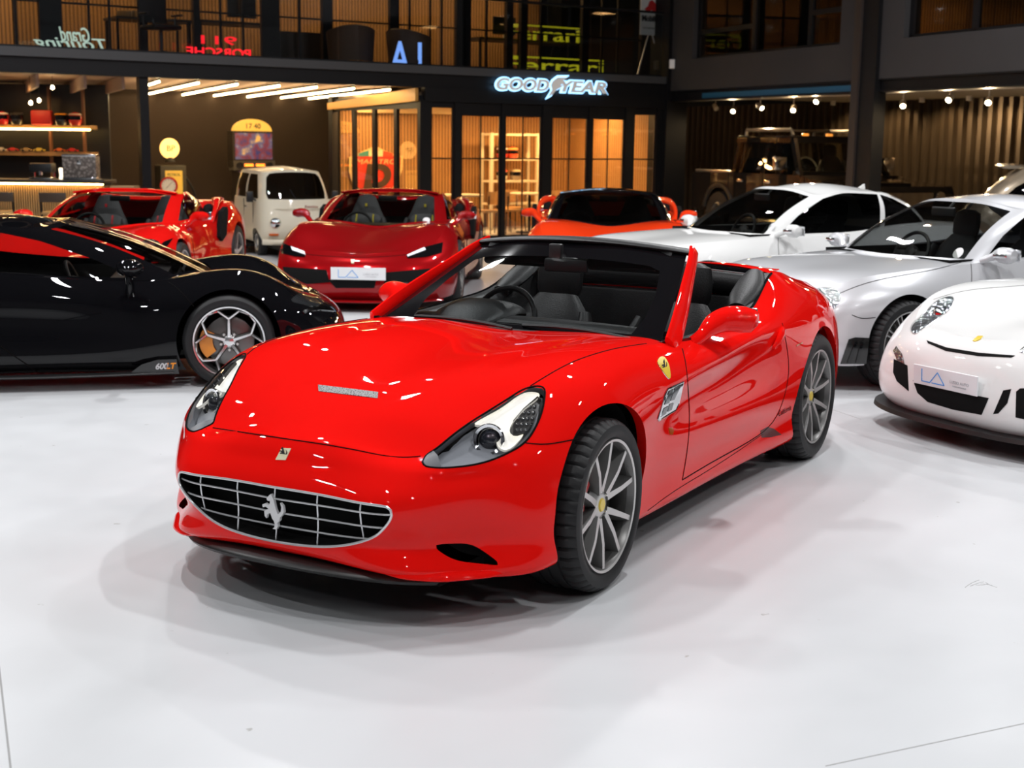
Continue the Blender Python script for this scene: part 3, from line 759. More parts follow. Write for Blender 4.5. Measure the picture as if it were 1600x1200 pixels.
# track spotlights
M_SPOTGLOW = emis('spot_bulb_glow', (1.0, 0.80, 0.48), 30.0)
M_SPOTBODY = mat('white_spot_body', (0.60, 0.54, 0.45), 0.4)
def spot(px, y, tilt, lit=True):
    p = FR.plane(px, 1, y); w = FR.world(p)
    r = empty('track_spotlight', tuple(w), 0)
    d = np.array([math.sin(tilt[0]), -math.cos(tilt[0]) * 0.8, -tilt[1]]); d /= np.linalg.norm(d); 
    ob('spot_body', tube([-d * 0.10, -d * 0.06, d * 0.05], [0.030, 0.048, 0.050], 16), M_SPOTBODY, r)
    ob('spot_arm', tube([(0, 0, 0.03), (0, 0, 2.60 - w[2])], 0.010, 6), M_SPOTBODY, r)
    if lit:
        ob('spot_bulb', tube([d * 0.046, d * 0.056], 0.040, 14), M_SPOTGLOW, r)
        L = bpy.data.lights.new('spot_beam', 'SPOT'); L.energy = 260; L.color = (1.0, 0.72, 0.40); L.spot_size = rad(110); L.spot_blend = 0.8; L.shadow_soft_size = 0.04
        lo = bpy.data.objects.new('spot_beam', L); COL.objects.link(lo); lo.parent = r; lo.location = d * 0.07
        lo.rotation_euler = Vector(d).to_track_quat('-Z', 'Y').to_euler()
    tag(r, 'white track spotlight with a glowing bulb in the open bay' if lit else 'unlit white track spotlight in the open bay', 'spotlight', 'track spotlights of the open bays')
for px, y, t in [((1146, 172), 1.4, (-0.3, 0.5)), ((1188, 167), 1.0, (0.5, 0.5)), ((1240, 170), 1.2, (-0.3, 0.6)), ((1277, 157), 0.9, (-0.6, 0.5)), ((1411, 163), 1.2, (-0.2, 0.6)), ((1484, 154), 1.0, (-0.6, 0.5)), ((1545, 158), 1.1, (-0.4, 0.5)), ((1118, 168), 1.6, (0.3, 0.6))]:
    spot(px, y, t, px[0] not in (1118,))
for x0, x1 in ((0.4, 5.5), (6.3, 12.2)): trim(FR, x0, x1, 1.08, 1.12, 2.57, 2.60, M_SPOTBODY, 'white lighting track in the open bay')
for x in (0.8, 2.0, 3.4, 4.6, 6.8, 8.0, 9.4):       # lamps washing the cladding
    root = empty('wall_washer', FR.world((x, 3.2, 2.56)), FR.yaw)
    ob('washer_body', tube([(0, 0, 0.04), (0, 0, -0.04)], 0.05, 12), M_SPOTBODY, root)
    L = bpy.data.lights.new('washer_beam', 'SPOT'); L.energy = 150; L.color = (1.0, 0.70, 0.36); L.spot_size = rad(130); L.spot_blend = 0.7; L.shadow_soft_size = 0.05
    lo = bpy.data.objects.new('washer_beam', L); COL.objects.link(lo); lo.parent = root; lo.location = (0, 0, -0.06); lo.rotation_euler = (rad(25), 0, 0)
    tag(root, 'small wall washer lamp over the corrugated cladding', 'lamp', 'wall washers over the cladding')
# small white box on the corner
sb = tag(ob('junction_box', box(-0.05, 0.05, -0.04, 0.04, -0.085, 0.085, 0.01), M_WHITE, loc=tuple(FR.world(FR.plane((1050, 100), 1, -0.10)))), 'small white plastic box on the corner column', 'box')

# ---- gallery above: glass balustrade, glazed office, slat wall
bal = tag(wob(FL, 'window_10', box(SL, -0.2, 0.02, 0.06, 2.99, 3.02), M_STEELBLACK), 'glass balustrade along the gallery edge', kind='structure')
xs = np.linspace(SL, -0.2, 10)
for a, b in zip(xs[:-1], xs[1:]): wob(FL, 'pane', box(a + 0.008, b - 0.008, 0.036, 0.046, 3.02, 4.15), M_BALGLASS, bal)
wob(FL, 'handrail', box(SL, -0.2, 0.01, 0.07, 4.15, 4.19), M_STEELBLACK, bal)
GY = 1.9
def fy(px): return FL.plane(px, 1, GY)[0]
off = tag(wob(FL, 'window_11', box(SL, -0.2, GY - 0.03, GY + 0.03, 2.98, 3.03) + box(SL, -0.2, GY - 0.03, GY + 0.03, 5.3, 5.4), M_STEELBLACK), 'black framed office glazing at the back of the gallery', kind='structure')
thick = [(22, 27), (62, 97), (217, 230), (302, 312), (408, 436), (503, 518), (608, 622), (712, 734), (790, 800), (812, 822), (908, 918), (1000, 1035)]
thin = [140, 172, 345, 380, 468, 640, 672, 690, 760, 845, 940, 965]
ed_ = []
for a, b in thick:
    s0, s1 = fy((a, 60)), fy((b, 60)); ed_ += [s0, s1]
    wob(FL, 'post', box(s0, s1, GY - 0.05, GY + 0.05, 2.98, 5.4), M_STEELBLACK, off)
for a in thin:
    s0 = fy((a, 60)); wob(FL, 'glazing_bar', box(s0 - 0.018, s0 + 0.018, GY - 0.02, GY + 0.02, 2.98, 5.4), M_STEELBLACK, off)
for i in range(1, len(ed_) - 1, 2):
    wob(FL, 'pane', box(ed_[i] + 0.01, ed_[i + 1] - 0.01, GY - 0.004, GY + 0.004, 3.03, 5.3), M_PANE, off)
    wob(FL, 'glazing_bar', box(ed_[i], ed_[i + 1], GY - 0.015, GY + 0.015, 3.80, 3.83), M_STEELBLACK, off)
local_obj(FL, 'wall_gallery', box(SL, 0.5, 5.2, 5.3, 2.98, 5.4), M_SLAT, 'oak slat wall at the back of the gallery office')
trim(FL, SL, 0.5, GY - 0.3, 5.4, 5.4, 5.5, mat('gallery_ceiling', (0.10, 0.08, 0.06), 0.8), 'ceiling of the gallery office')
for x in (-13.5, -11.0, -9.2, -6.4, -4.4, -2.6, -0.9): tag(warm_area(FL, x, 4.0, 5.3, 0.4, 0.4, 42, (1.0, 0.62, 0.28)), 'warm square ceiling light in the gallery office', 'light', 'ceiling lights of the gallery office')
for (p0, p1, yy, col_) in [((560, 130), (700, 130), 4.2, (0.03, 0.018, 0.012))]: pass

# ---------------------------------------------------------------- the red convertible in front
def build_hero():
    fr = Frame(0.2355, 6.7214, rad(-119.467))
    root = empty('convertible_car', fr.c, fr.yaw)
    tag(root, 'bright red open-top sports car with chrome grille bars standing alone in front', 'car')
    RED = mat('hero_red_paint', (0.88, 0.007, 0.005), 0.45, coat=1.0, spec=0.0, coat_rough=0.012); RED.node_tree.nodes['Principled BSDF'].inputs['Coat IOR'].default_value = 1.34
    cols = [
     # (x,y,z) rows bottom -> hood edge
     [(2.20,0,.235),(2.232,0,.258),(2.236,0,.31),(2.236,0,.39),(2.238,0,.482),(2.192,0,.562),(2.170,0,.598),(2.152,0,.624),(2.134,0,.643)],
     [(2.185,.27,.225),(2.219,.27,.248),(2.224,.27,.31),(2.223,.27,.39),(2.224,.27,.479),(2.174,.27,.557),(2.148,.27,.594),(2.124,.27,.618),(2.098,.27,.636)],
     [(2.11,.50,.192),(2.162,.515,.222),(2.166,.488,.298),(2.184,.485,.39),(2.190,.488,.476),(2.130,.49,.548),(2.092,.49,.582),(2.048,.49,.600),(1.996,.491,.613)],
     [(2.035,.62,.176),(2.092,.648,.208),(2.088,.622,.290),(2.114,.625,.39),(2.122,.628,.484),(2.062,.618,.552),(2.02,.605,.588),(1.96,.575,.630),(1.89,.545,.674)],
     [(1.93,.74,.166),(1.978,.785,.196),(1.982,.760,.288),(2.0,.758,.39),(2.008,.758,.494),(1.958,.732,.560),(1.915,.70,.605),(1.848,.652,.665),(1.78,.597,.726)],
     [(1.80,.82,.172),(1.832,.868,.196),(1.84,.860,.295),(1.846,.858,.39),(1.84,.848,.48),(1.82,.83,.565),(1.79,.79,.635),(1.74,.722,.712),(1.68,.642,.772)],
     [(1.63,.86,.188),(1.64,.902,.215),(1.645,.912,.30),(1.645,.915,.39),(1.64,.910,.49),(1.63,.898,.585),(1.615,.862,.68),(1.59,.79,.768),(1.554,.694,.822)],
     [(1.335,.895,.20),(1.335,.930,.24),(1.335,.942,.32),(1.335,.947,.40),(1.335,.948,.50),(1.335,.944,.60),(1.335,.918,.715),(1.335,.838,.815),(1.335,.712,.864)],
     [(1.05,.85,.165),(1.05,.882,.20),(1.05,.892,.30),(1.05,.908,.40),(1.05,.922,.50),(1.05,.930,.60),(1.05,.918,.715),(1.05,.850,.822),(1.05,.718,.880)],
     [(.85,.838,.155),(.85,.868,.188),(.85,.872,.29),(.85,.890,.40),(.85,.904,.50),(.85,.910,.60),(.85,.914,.705),(.85,.858,.815),(.85,.730,.879)],
     [(.55,.832,.150),(.55,.866,.183),(.55,.866,.285),(.55,.888,.395),(.55,.900,.50),(.55,.884,.62),(.55,.918,.725),(.55,.868,.812),(.55,.772,.866)],
     [(.10,.828,.147),(.10,.866,.180),(.10,.864,.28),(.10,.892,.39),(.10,.902,.50),(.10,.876,.635),(.10,.916,.752),(.10,.884,.808),(.10,.812,.850)],
     [(-.35,.830,.143),(-.35,.870,.177),(-.35,.870,.28),(-.35,.899,.39),(-.35,.910,.50),(-.35,.884,.66),(-.35,.918,.785),(-.35,.888,.835),(-.35,.805,.876)],
     [(-.70,.842,.140),(-.70,.886,.176),(-.70,.890,.28),(-.70,.912,.39),(-.70,.924,.50),(-.70,.915,.66),(-.70,.926,.790),(-.70,.874,.875),(-.70,.776,.935)],
     [(-.98,.862,.140),(-.98,.908,.18),(-.98,.915,.28),(-.98,.930,.39),(-.98,.944,.50),(-.98,.950,.62),(-.98,.934,.785),(-.98,.868,.930),(-.98,.752,1.048)],
     [(-1.335,.88,.16),(-1.335,.92,.20),(-1.335,.936,.28),(-1.335,.946,.39),(-1.335,.952,.50),(-1.335,.953,.62),(-1.335,.932,.775),(-1.335,.864,.915),(-1.335,.735,1.012)],
     [(-1.73,.85,.18),(-1.73,.89,.22),(-1.73,.902,.30),(-1.73,.912,.40),(-1.73,.916,.50),(-1.73,.912,.62),(-1.73,.888,.755),(-1.73,.82,.87),(-1.73,.70,.950)],
     [(-2.0,.74,.20),(-2.01,.78,.24),(-2.02,.80,.32),(-2.03,.80,.42),(-2.03,.80,.52),(-2.03,.79,.63),(-2.02,.77,.745),(-2.01,.715,.845),(-1.98,.61,.925)],
     [(-2.15,.44,.20),(-2.17,.47,.24),(-2.19,.48,.32),(-2.20,.48,.42),(-2.20,.48,.52),(-2.19,.48,.63),(-2.17,.47,.745),(-2.15,.44,.845),(-2.11,.38,.93)],
     [(-2.18,0,.20),(-2.20,0,.24),(-2.22,0,.32),(-2.23,0,.42),(-2.23,0,.52),(-2.22,0,.63),(-2.20,0,.745),(-2.18,0,.845),(-2.14,0,.935)]]
    net = np.array(cols, float).transpose(1, 0, 2)
    for c_, dx, dy in ((3, -.029, -.027), (4, -.046, -.041), (5, -.014, -.016)):
        for r_, k_ in ((0, 1), (1, 1), (2, 1.2), (3, 1.05), (4, 1), (5, .6)): net[r_, c_, 0] += dx * k_; net[r_, c_, 1] += dy * k_
    net[2, 2, :2] -= .012
    band, S = surf(net, 270, 60)
    edge = S[-1]
    # grille opening in the nose
    gy = [(0,.486),(.13,.485),(.27,.481),(.40,.476),(.462,.473),(.487,.465),(.494,.448),(.486,.420),(.466,.394),(.435,.364),(.39,.338),(.30,.309),(.16,.289),(0,.283)]
    grille_out = gy + [(-a, b) for a, b in gy[::-1][1:-1]]
    full_tree = None
    side = band.copy() if hasattr(band, 'copy') else MS(band.v.copy(), band.f, band.uv)
    hood_e = edge[edge[:, 0] > 0.44]; deck_e = edge[edge[:, 0] < -0.985]
    zc = f1([(.38, .858), (.7, .868), (1.0, .863), (1.3, .843), (1.6, .800), (1.77, .764), (1.95, .712), (2.05, .678), (2.134, .643)])
    def hood_z(x, y, t, ze):
        c = zc(x); m0 = np.interp(x, [0.4, 1.5, 1.9, 2.134], [0.16, 0.20, 0.30, 0.1]) * np.abs(hood_e[:, 1])
        z = (2 * t ** 3 - 3 * t ** 2 + 1) * ze + (t ** 3 - 2 * t ** 2 + t) * m0 + (-2 * t ** 3 + 3 * t ** 2) * c
        # two soft longitudinal folds and the raised intake scoop
        yc = np.interp(x, [0.4, 1.2, 2.0], [0.56, 0.47, 0.40])
        z = z - 0.004 * np.exp(-((np.abs(y) - yc) / 0.07) ** 2) * np.clip((2.0 - x) / 0.3, 0, 1)
        w = np.clip((0.26 - np.abs(y)) / 0.12, 0, 1); w = w * w * (3 - 2 * w)
        r = np.where(x < 1.765, np.clip((x - 1.15) / 0.6, 0, 1) ** 1.5, np.clip((1.80 - x) / 0.035, 0, 1))
        return z + 0.007 * w * r
    hood = topfield(hood_e, hood_z, 44)
    zd = f1([(-.9, 1.088), (-1.3, 1.062), (-1.7, 1.012), (-2.0, .965), (-2.14, .935)])
    def deck_z(x, y, t, ze):
        c = zd(x); m0 = 0.25 * np.abs(deck_e[:, 1])
        return (2 * t ** 3 - 3 * t ** 2 + 1) * ze + (t ** 3 - 2 * t ** 2 + t) * m0 + (-2 * t ** 3 + 3 * t ** 2) * c
    deck = topfield(deck_e, deck_z, 20)
    shell = (band + hood + deck).both()
    tree = shell.bvh()
    # cuts: wheel arches, grille, side intake, headlamp, side vent
    FA, RA = (1.335, 0.345, 0.396), (-1.335, 0.352, 0.396)
    for a in (FA, RA): band = arch_cut(band, *a)
    band, _ = band.split(band.v[:, [1, 2]], grille_out, band.v[:, 0] > 1.9)
    intake = smooth_poly([(680, 853), (700, 849.5), (736, 851), (758, 863), (779, 882), (752, 881), (720, 877), (695, 867)], 40)
    band, intake_in = band.split(fr.pix(band.v), intake, band.v[:, 1] > 0.3)
    hl = [(660, 722), (664, 714), (677, 704), (700, 686), (735, 660), (770, 638), (800, 619), (831, 604.5), (850, 607), (851, 620), (847, 642), (838, 665), (820, 691), (795, 707), (770, 718), (750, 724), (720, 729), (692, 731), (672, 730), (663, 727)]
    band, lamp_in = band.split(fr.pix(band.v), hl, band.v[:, 1] > 0.3)
    hood, lamp_in2 = hood.split(fr.pix(hood.v), hl, hood.v[:, 1] > 0.3)
    full = band.both().weld()
    full = arch_lip(arch_lip(full, *FA, ydep=0.045), *RA, ydep=0.045)
    ob('body', full, RED, root, ang=50)
    hb = hood.both().weld()
    ob('hood', hb, RED, root, ang=60)
    ob('boot_lid', deck.both().weld(), RED, root, ang=60)
    for a, (y0, y1) in ((FA, (0.52, 0.915)), (RA, (0.52, 0.915))): wheel_well(root, a[0], a[1], a[2] + 0.012, y0, 0.85, 0.22)
    # floor pan
    ob('floor_pan', box(-0.92, 0.93, -0.78, 0.78, 0.13, 0.16) + box(-2.0, -0.92, -0.50, 0.50, 0.14, 0.17) + box(0.93, 1.74, -0.50, 0.50, 0.13, 0.16) + box(1.74, 2.05, -0.6, 0.6, 0.16, 0.20), M_CARPET, root, smooth=False)
    # grille
    def nose_x(y, z):
        y = y if abs(y) > 0.002 else 0.002
        r = tree.ray_cast(Vector((3.0, y, z)), Vector((-1, 0, 0))); return r[0].x if r[0] else 2.1
    go = smooth_poly(grille_out, 120)
    ring = np.array([(nose_x(y, z) + 0.001, y, z) for y, z in go])
    inner = [(x - 0.10, y * 0.96, 0.385 + (z - 0.385) * 0.93) for x, y, z in ring]
    n = len(ring); tunnel = MS(np.vstack([ring - [0.004, 0, 0], inner]), [(i, (i + 1) % n, n + (i + 1) % n, n + i) for i in range(n)] + [tuple(range(n, 2 * n))[::-1]])
    gr = ob('grille', tunnel, M_CARPET, root, ang=40); BAR = mat('bright_grille_bar', (0.85, 0.86, 0.88), 0.15, metal=0.55)
    ob('grille_frame', tube(ring, 0.0045, 8, closed=True), BAR, gr)
    for yv in (-0.37, -0.185, 0.0, 0.185, 0.37):
        zs = [b for a, b in zip(go[:, 0], go[:, 1]) if abs(a - yv) < 0.012]; z0, z1 = min(zs), max(zs)
        ob('grille_bar', tube([(nose_x(yv, z) - 0.018, yv, z) for z in np.linspace(z0, z1, 7)], 0.0028, 6), BAR, gr)
    for k, zb in enumerate((0.440, 0.388, 0.338)):
        ys = [a for a, b in zip(go[:, 0], go[:, 1]) if abs(b - zb) < 0.010]; y1 = max(ys)
        ob('grille_bar', tube([(nose_x(y, zb) - 0.015, y, zb) for y in np.linspace(-y1, y1, 31)], 0.0034, 6), BAR, gr)
    hs = prism(horse_poly(0.128), -0.006, 0.006, 'x'); pass
    xe = nose_x(0, 0.39) - 0.006
    ob('horse_emblem', mesh_xf(hs, (xe, 0.0, 0.392)), mat('horse_silver', (0.72, 0.72, 0.73), 0.35), gr, smooth=False)
    # front lip
    lipc = curve([(2.03, -0.60, .185), (2.10, -.516, .190), (2.20, -.30, .205), (2.235, 0, .212), (2.20, .30, .205), (2.10, .516, .190), (2.03, .60, .185)], 41)
    v = []; 
    for p in lipc: v += [(p[0] - 0.14, p[1] * 0.96, p[2] + 0.035), (p[0] + 0.012, p[1], p[2] + 0.004), (p[0] + 0.020, p[1], p[2] - 0.008), (p[0] + 0.008, p[1], p[2] - 0.022), (p[0] - 0.16, p[1] * 0.96, p[2] - 0.030)]
    ob('front_lip', MS(v, [(i * 5 + j, i * 5 + j + 1, i * 5 + 6 + j, i * 5 + 5 + j) for i in range(40) for j in range(4)]), mat('satin_black_plastic', (0.012, 0.012, 0.012), 0.38), root, ang=50)
    for s in (1, -1):
        wp = curve([(2.150, .36 * s, .232), (2.148, .45 * s, .226), (2.108, .535 * s, .217), (2.035, .622 * s, .210), (1.935, .715 * s, .207), (1.84, .80 * s, .205)], 26); wt = np.linspace(0, 1, 26)
        ob('bumper_wing', ribbon(wp, np.interp(wt, [0, .25, .5, .8, 1], [.01, .040, .048, .040, .01]), np.interp(wt, [0, .25, .5, .8, 1], [.006, .016, .018, .016, .006]), (0.25, 0.15 * s, 1), 16), RED, root)
    # intake wells
    for mm in (intake_in, intake_in.mirror()):
        if len(mm.f): ob('side_intake', MS(mm.v - [0.06, 0, -0.01], mm.f), M_CARPET, root)
    wl = intake_in.mirror().lip(lambda p: p - np.array([0.06, 0, -0.01])) if len(intake_in.f) else None
    # head lamps
    LG = mat('lamp_bezel_grey', (0.25, 0.26, 0.28), 0.35, coat=0.5)
    REFL = mat('lamp_reflector', (0.92, 0.90, 0.84), 0.18, metal=0.6)
    glow = mat('lamp_white_panel', (0.95, 0.93, 0.86), 0.25, coat=1.0, emit=(1.0, 0.95, 0.82), estr=0.35)  # cream colour and weak emission stand in for brightly lit reflector chrome
    lens_m = glass('headlamp_cover', (0.97, 0.98, 1.0))
    cen = np.array([755.0, 668.0])
    def shrink(poly, k): return [tuple(cen + (np.array(p) - cen) * k) for p in poly]
    lamp_poly = [tuple(p) for p in hl]
    cover = fr.patch(tree, lamp_poly, 5, 0.000, 0.008)
    bowl = fr.patch(tree, shrink(lamp_poly, 0.995), 6, -0.045, 0.0)
    rim = fr.line(tree, lamp_poly + [lamp_poly[0]], 90, False) if False else np.array([h for h in (fr.hit(tree, p)[0] for p in curve(lamp_poly + [lamp_poly[0]], 110)) if h is not None])
    wall = MS(np.vstack([rim, rim + np.array([-0.03, -0.02, -0.035])]), [(i, (i + 1) % len(rim), len(rim) + (i + 1) % len(rim), len(rim) + i) for i in range(len(rim))])
    panel = fr.patch(tree, smooth_poly([(742, 660), (770, 642), (800, 622), (832, 609), (843, 612), (826, 630), (805, 652), (797, 673), (806, 679), (818, 676), (806, 692), (786, 700), (776, 690), (776, 676), (764, 664)], 60), 5, -0.022, 0.01)
    led = fr.patch(tree, [(802, 655), (818, 636), (840, 617), (846, 622), (842, 640), (834, 660), (820, 676), (802, 677)], 5, -0.020, 0.006)
    lens_c = fr.hit(tree, (761, 687))[0]; ndir = np.array([0.86, 0.25, 0.22]); ndir /= np.linalg.norm(ndir)
    tip = fr.patch(tree, [(660, 722), (664, 714), (677, 704), (684, 712), (690, 731), (672, 730), (663, 727)], 4, 0.0015, 0.01)
    def at_lens(m, off):
        a = np.cross(ndir, [0, 0, 1]); a /= np.linalg.norm(a); b = np.cross(a, ndir)
        return MS(m.v[:, :1] * a + m.v[:, 1:2] * ndir + m.v[:, 2:3] * b + lens_c + ndir * off, m.f)
    for k in range(2):
        fx = (lambda m: m) if k == 0 else (lambda m: m.mirror())
        hd = ob('headlamp', fx(bowl), mat('lamp_bowl', (0.30, 0.31, 0.33), 0.3), root)
        ob('lamp_wall', fx(wall), LG, hd)
        ob('lamp_cover', fx(cover), lens_m, hd)
        ob('light_panel', fx(panel), glow, hd)
        ob('indicator_panel', fx(led), mat('indicator_backing', (0.05, 0.048, 0.045), 0.3, metal=0.4), hd)
        ob('lamp_tip', fx(tip), mat('lamp_tip_grey', (0.10, 0.105, 0.12), 0.4), hd)
        ob('projector_ring', fx(at_lens(lathe([(0.052, -0.03), (0.060, 0.004), (0.056, 0.010), (0.046, 0.006), (0.043, -0.02)], 40), -0.028)), M_CHROME, hd)
        ob('projector_lens', fx(at_lens(lathe([(0.0, 0.012), (0.018, 0.008), (0.033, -0.004), (0.042, -0.02)], 36), -0.026)), mat('projector_glass', (0.02, 0.022, 0.028), 0.03, coat=1.0), hd)
        ob('lamp_gasket', fx(tube(rim, 0.004, 6, closed=True)), M_GAP, hd)
        for (px, py) in [(808 + 7.5 * i + 1.5 * j, 668 - 9.5 * j + 0.0 * i) for j in range(6) for i in range(4)]:
            if inpoly(np.array([[px, py]]), [(803, 655), (818, 638), (840, 619), (844, 622), (840, 640), (832, 659), (819, 675), (803, 676)])[0]:
                h, nn = fr.hit(tree, (px, py))
                ob('led_bulb', fx(mesh_xf(lathe([(0.0, 0.006), (0.005, 0.003), (0.007, -0.002)], 8), tuple(h - nn * 0.017), rz=rad(-50))), M_CHROME, hd)
    # seams
    G = lambda pts, **k: gap_line(root, fr, tree, pts, **k)
    G([(333, 668.5), (446, 685.5), (560, 704), (630, 714.5), (657, 713)], n=50)
    G([(829, 603), (860, 584), (892, 567), (930, 553), (965, 544), (1010, 537)], mirror=True)
    G([(821, 692), (850, 694), (880, 690), (906, 685)], mirror=True)
    G([(1066, 545), (1070, 562), (1074.5, 600), (1077, 650), (1074, 700), (1066, 750)], mirror=True)
    G([(1066, 750), (1120, 718), (1170, 690), (1207, 660), (1225, 620), (1232, 582), (1229, 540), (1222, 505)], mirror=True)
    G([(1012, 798), (1050, 770), (1100, 739), (1150, 707), (1192, 678)], r=0.0018)
    # hood scoop mesh
    sc = fr.patch(tree, [(497, 601.5), (591, 613), (590, 622.5), (498, 611.5)], 4, 0.002, 0.004)
    ms = mat('scoop_wire_mesh', (0.35, 0.35, 0.36), 0.5)
    nt = ms.node_tree; vo = nt.nodes.new('ShaderNodeTexVoronoi'); vo.inputs['Scale'].default_value = 150; tc = nt.nodes.new('ShaderNodeTexCoord'); rp = nt.nodes.new('ShaderNodeValToRGB')
    rp.color_ramp.elements[0].position = 0.25; rp.color_ramp.elements[0].color = (0.01, 0.01, 0.01, 1); rp.color_ramp.elements[1].position = 0.5; rp.color_ramp.elements[1].color = (0.30, 0.30, 0.30, 1)
    nt.links.new(tc.outputs['Object'], vo.inputs['Vector']); nt.links.new(vo.outputs['Distance'], rp.inputs[0]); nt.links.new(rp.outputs[0], nt.nodes['Principled BSDF'].inputs['Base Color'])
    ob('hood_scoop_mesh', sc, ms, root)
    # badges
    bd = ob('nose_badge', fr.patch(tree, [(440.5, 700.5), (455, 701), (446.5, 719), (431, 718.5)], 4, 0.003, 0.004), M_CREAM, root)
    hb2 = fr.hit(tree, (443, 709))
    def mark(center_px, size, m, parent, nm='horse_mark', up=(0, 0, 1), xax=None):
        h, nn = fr.hit(tree, center_px); X = np.cross(up, nn) if xax is None else np.array(xax, float)
        ob(nm, place(prism(horse_poly(size), 0.0, 0.0015, 'z'), h + nn * 0.0032, X, up), m, parent, smooth=False)
    mark((443.5, 708.5), 0.046, M_BLACK, bd)
    sh = ob('fender_shield', fr.patch(tree, smooth_poly([(1027.5, 563), (1035, 557.5), (1041, 563), (1046, 578), (1045.5, 592), (1037, 583), (1031, 574)], 30), 3, 0.0035, 0.004), M_YELLOW, root)
    mark((1037, 574), 0.065, M_BLACK, sh)
    gap_line(sh, fr, tree, [tuple(p) for p in smooth_poly([(1027.5, 563), (1035, 557.5), (1041, 563), (1046, 578), (1045.5, 592), (1037, 583), (1031, 574)], 30)], 0.002, 40, name='shield_rim', m=M_CHROME)
    vent = [(1067.5, 597), (1052, 604), (1043, 608), (1038, 618), (1027, 655), (1029, 657), (1055, 641), (1060, 630)]
    ve = ob('fender_vent', fr.patch(tree, vent, 4, 0.003, 0.006), M_CHROME, root)
    ob('vent_frame', tube(np.array([fr.hit(tree, p)[0] for p in vent]), 0.005, 6, closed=True), M_CHROME, ve)
    for q in ([(1063, 601), (1053, 606), (1046, 626), (1052, 624)], [(1051, 607.5), (1044, 611), (1037, 632), (1044, 629)], [(1051, 629), (1045, 631), (1042, 643), (1048, 640)], [(1043, 634), (1036, 638), (1031, 651), (1039, 646)]):
        ob('vent_cell', fr.patch(tree, q, 3, 0.0055, 0.003), mat('vent_cell_grey', (0.20, 0.22, 0.23), 0.2, metal=0.9), ve)
    ob('side_marker', fr.patch(tree, [(1044, 669), (1049, 668), (1052, 673), (1050, 679), (1046, 679)], 3, 0.004, 0.004), mat('amber_lens', (0.55, 0.10, 0.01), 0.1, coat=1), root)
    ob('rear_marker', fr.patch(tree, [(1244, 539), (1254, 534), (1253, 537), (1244, 541)], 3, 0.003, 0.003), mat('amber_lens'), root)
    # script on the rear fender
    a, na = fr.hit(tree, (1218, 645.5)); b, nb = fr.hit(tree, (1232, 638)); 
    ob('script_badge', place(text_mesh('California', 0.042, 0.001, 0.3), (a + b) / 2 + na * 0.003, b - a, (0, 0, 1)), M_CHROME, root, smooth=False)
    # door handle pod
    hp, hn = fr.hit(tree, (1217, 527))
    ob('door_handle', ribbon([hp + np.array([0.075, 0.0, -0.045]), hp + np.array([0.045, 0.012, -0.02]), hp + np.array([0.0, 0.012, 0.012]), hp + np.array([-0.05, 0.004, 0.03]), hp + np.array([-0.08, -0.004, 0.035])], [0.012, 0.024, 0.028, 0.02, 0.004], [0.010, 0.016, 0.018, 0.014, 0.003], (0, 1, 0)), RED, root)
    sc_in = fr.patch(tree, [(1188, 673), (1199, 667), (1209, 670), (1221, 679), (1205, 683), (1190, 684)], 4, 0.001, 0.004)
    ob('sill_scoop', sc_in, mat('scoop_dark_red', (0.10, 0.002, 0.002), 0.5, coat=0.3), root)
    # windscreen
    net = np.array([[(.44, 0, .855), (.45, .40, .860), (.475, .752, .866)], [(.14, 0, 1.052), (.145, .365, 1.048), (.135, .672, 1.030)], [(-.165, 0, 1.240), (-.175, .32, 1.232), (-.225, .575, 1.202)]], float)
    ws, WS = surf(net, 36, 30, sym=(True, False))
    fritless, view = ws.split(ws.uv, [(-1, .10), (1.55, .10), (1.66, .5), (1.68, 1.0), (1.62, 1.50), (1.4, 1.58), (-1, 1.62)])
    ob('windscreen', view.both().weld(), glass('hero_windscreen', (0.80, 0.83, 0.83)), root)
    ob('windscreen_border', fritless.both().weld(), M_GLOSSBLACK, root)
    for s in (1, -1):
        c = curve([(.47, .800, .835), (.33, .768, .915), (.10, .705, 1.030), (-.12, .640, 1.135), (-.24, .602, 1.192), (-.285, .585, 1.208)], 24) * [1, s, 1]
        k = np.linspace(0, 1, 24)
        ob('windscreen_pillar', ribbon(c, 0.020 - 0.004 * k, 0.070 - 0.034 * k, (1, 0, 0.35)), RED, root)
        c2 = c - [0.045, 0.012 * s, 0.012]
        ob('pillar_trim', ribbon(c2, 0.022 - 0.006 * k, 0.034 - 0.01 * k, (1, 0, 0.4)), M_BLACK, root)
    hc = curve([(-.25, -.585, 1.205), (-.215, -.45, 1.222), (-.19, -.22, 1.240), (-.18, 0, 1.246), (-.19, .22, 1.240), (-.215, .45, 1.222), (-.25, .585, 1.205)], 41)
    ob('windscreen_header', ribbon(hc, 0.052, 0.017, (0, 0, 1)), M_BLACK, root)
    for s in (-1, 1): ob('sun_visor', mesh_xf(box(-0.02, 0.02, -0.22, 0.22, -0.07, 0.05, 0.012), (-.17, s * 0.30, 1.165), ry=rad(-35)), M_LEATHER, root)
    im = ob('interior_mirror', mesh_xf(box(-0.012, 0.02, -0.115, 0.115, -0.034, 0.034, 0.012), (-.06, 0.0, 1.125), rz=rad(8)), M_BLACK, root)
    ob('mirror_stalk', mesh_xf(box(-0.02, 0.02, -0.035, 0.035, -0.01, 0.08, 0.01), (-0.06, -0.06, 1.15)), M_BLACK, im)
    # wipers and cowl
    ob('cowl', ribbon(curve([(.50, -.70, .858), (.49, -.35, .856), (.485, 0, .853), (.49, .35, .856), (.50, .70, .858)], 30), 0.045, 0.012), M_BLACK, root)
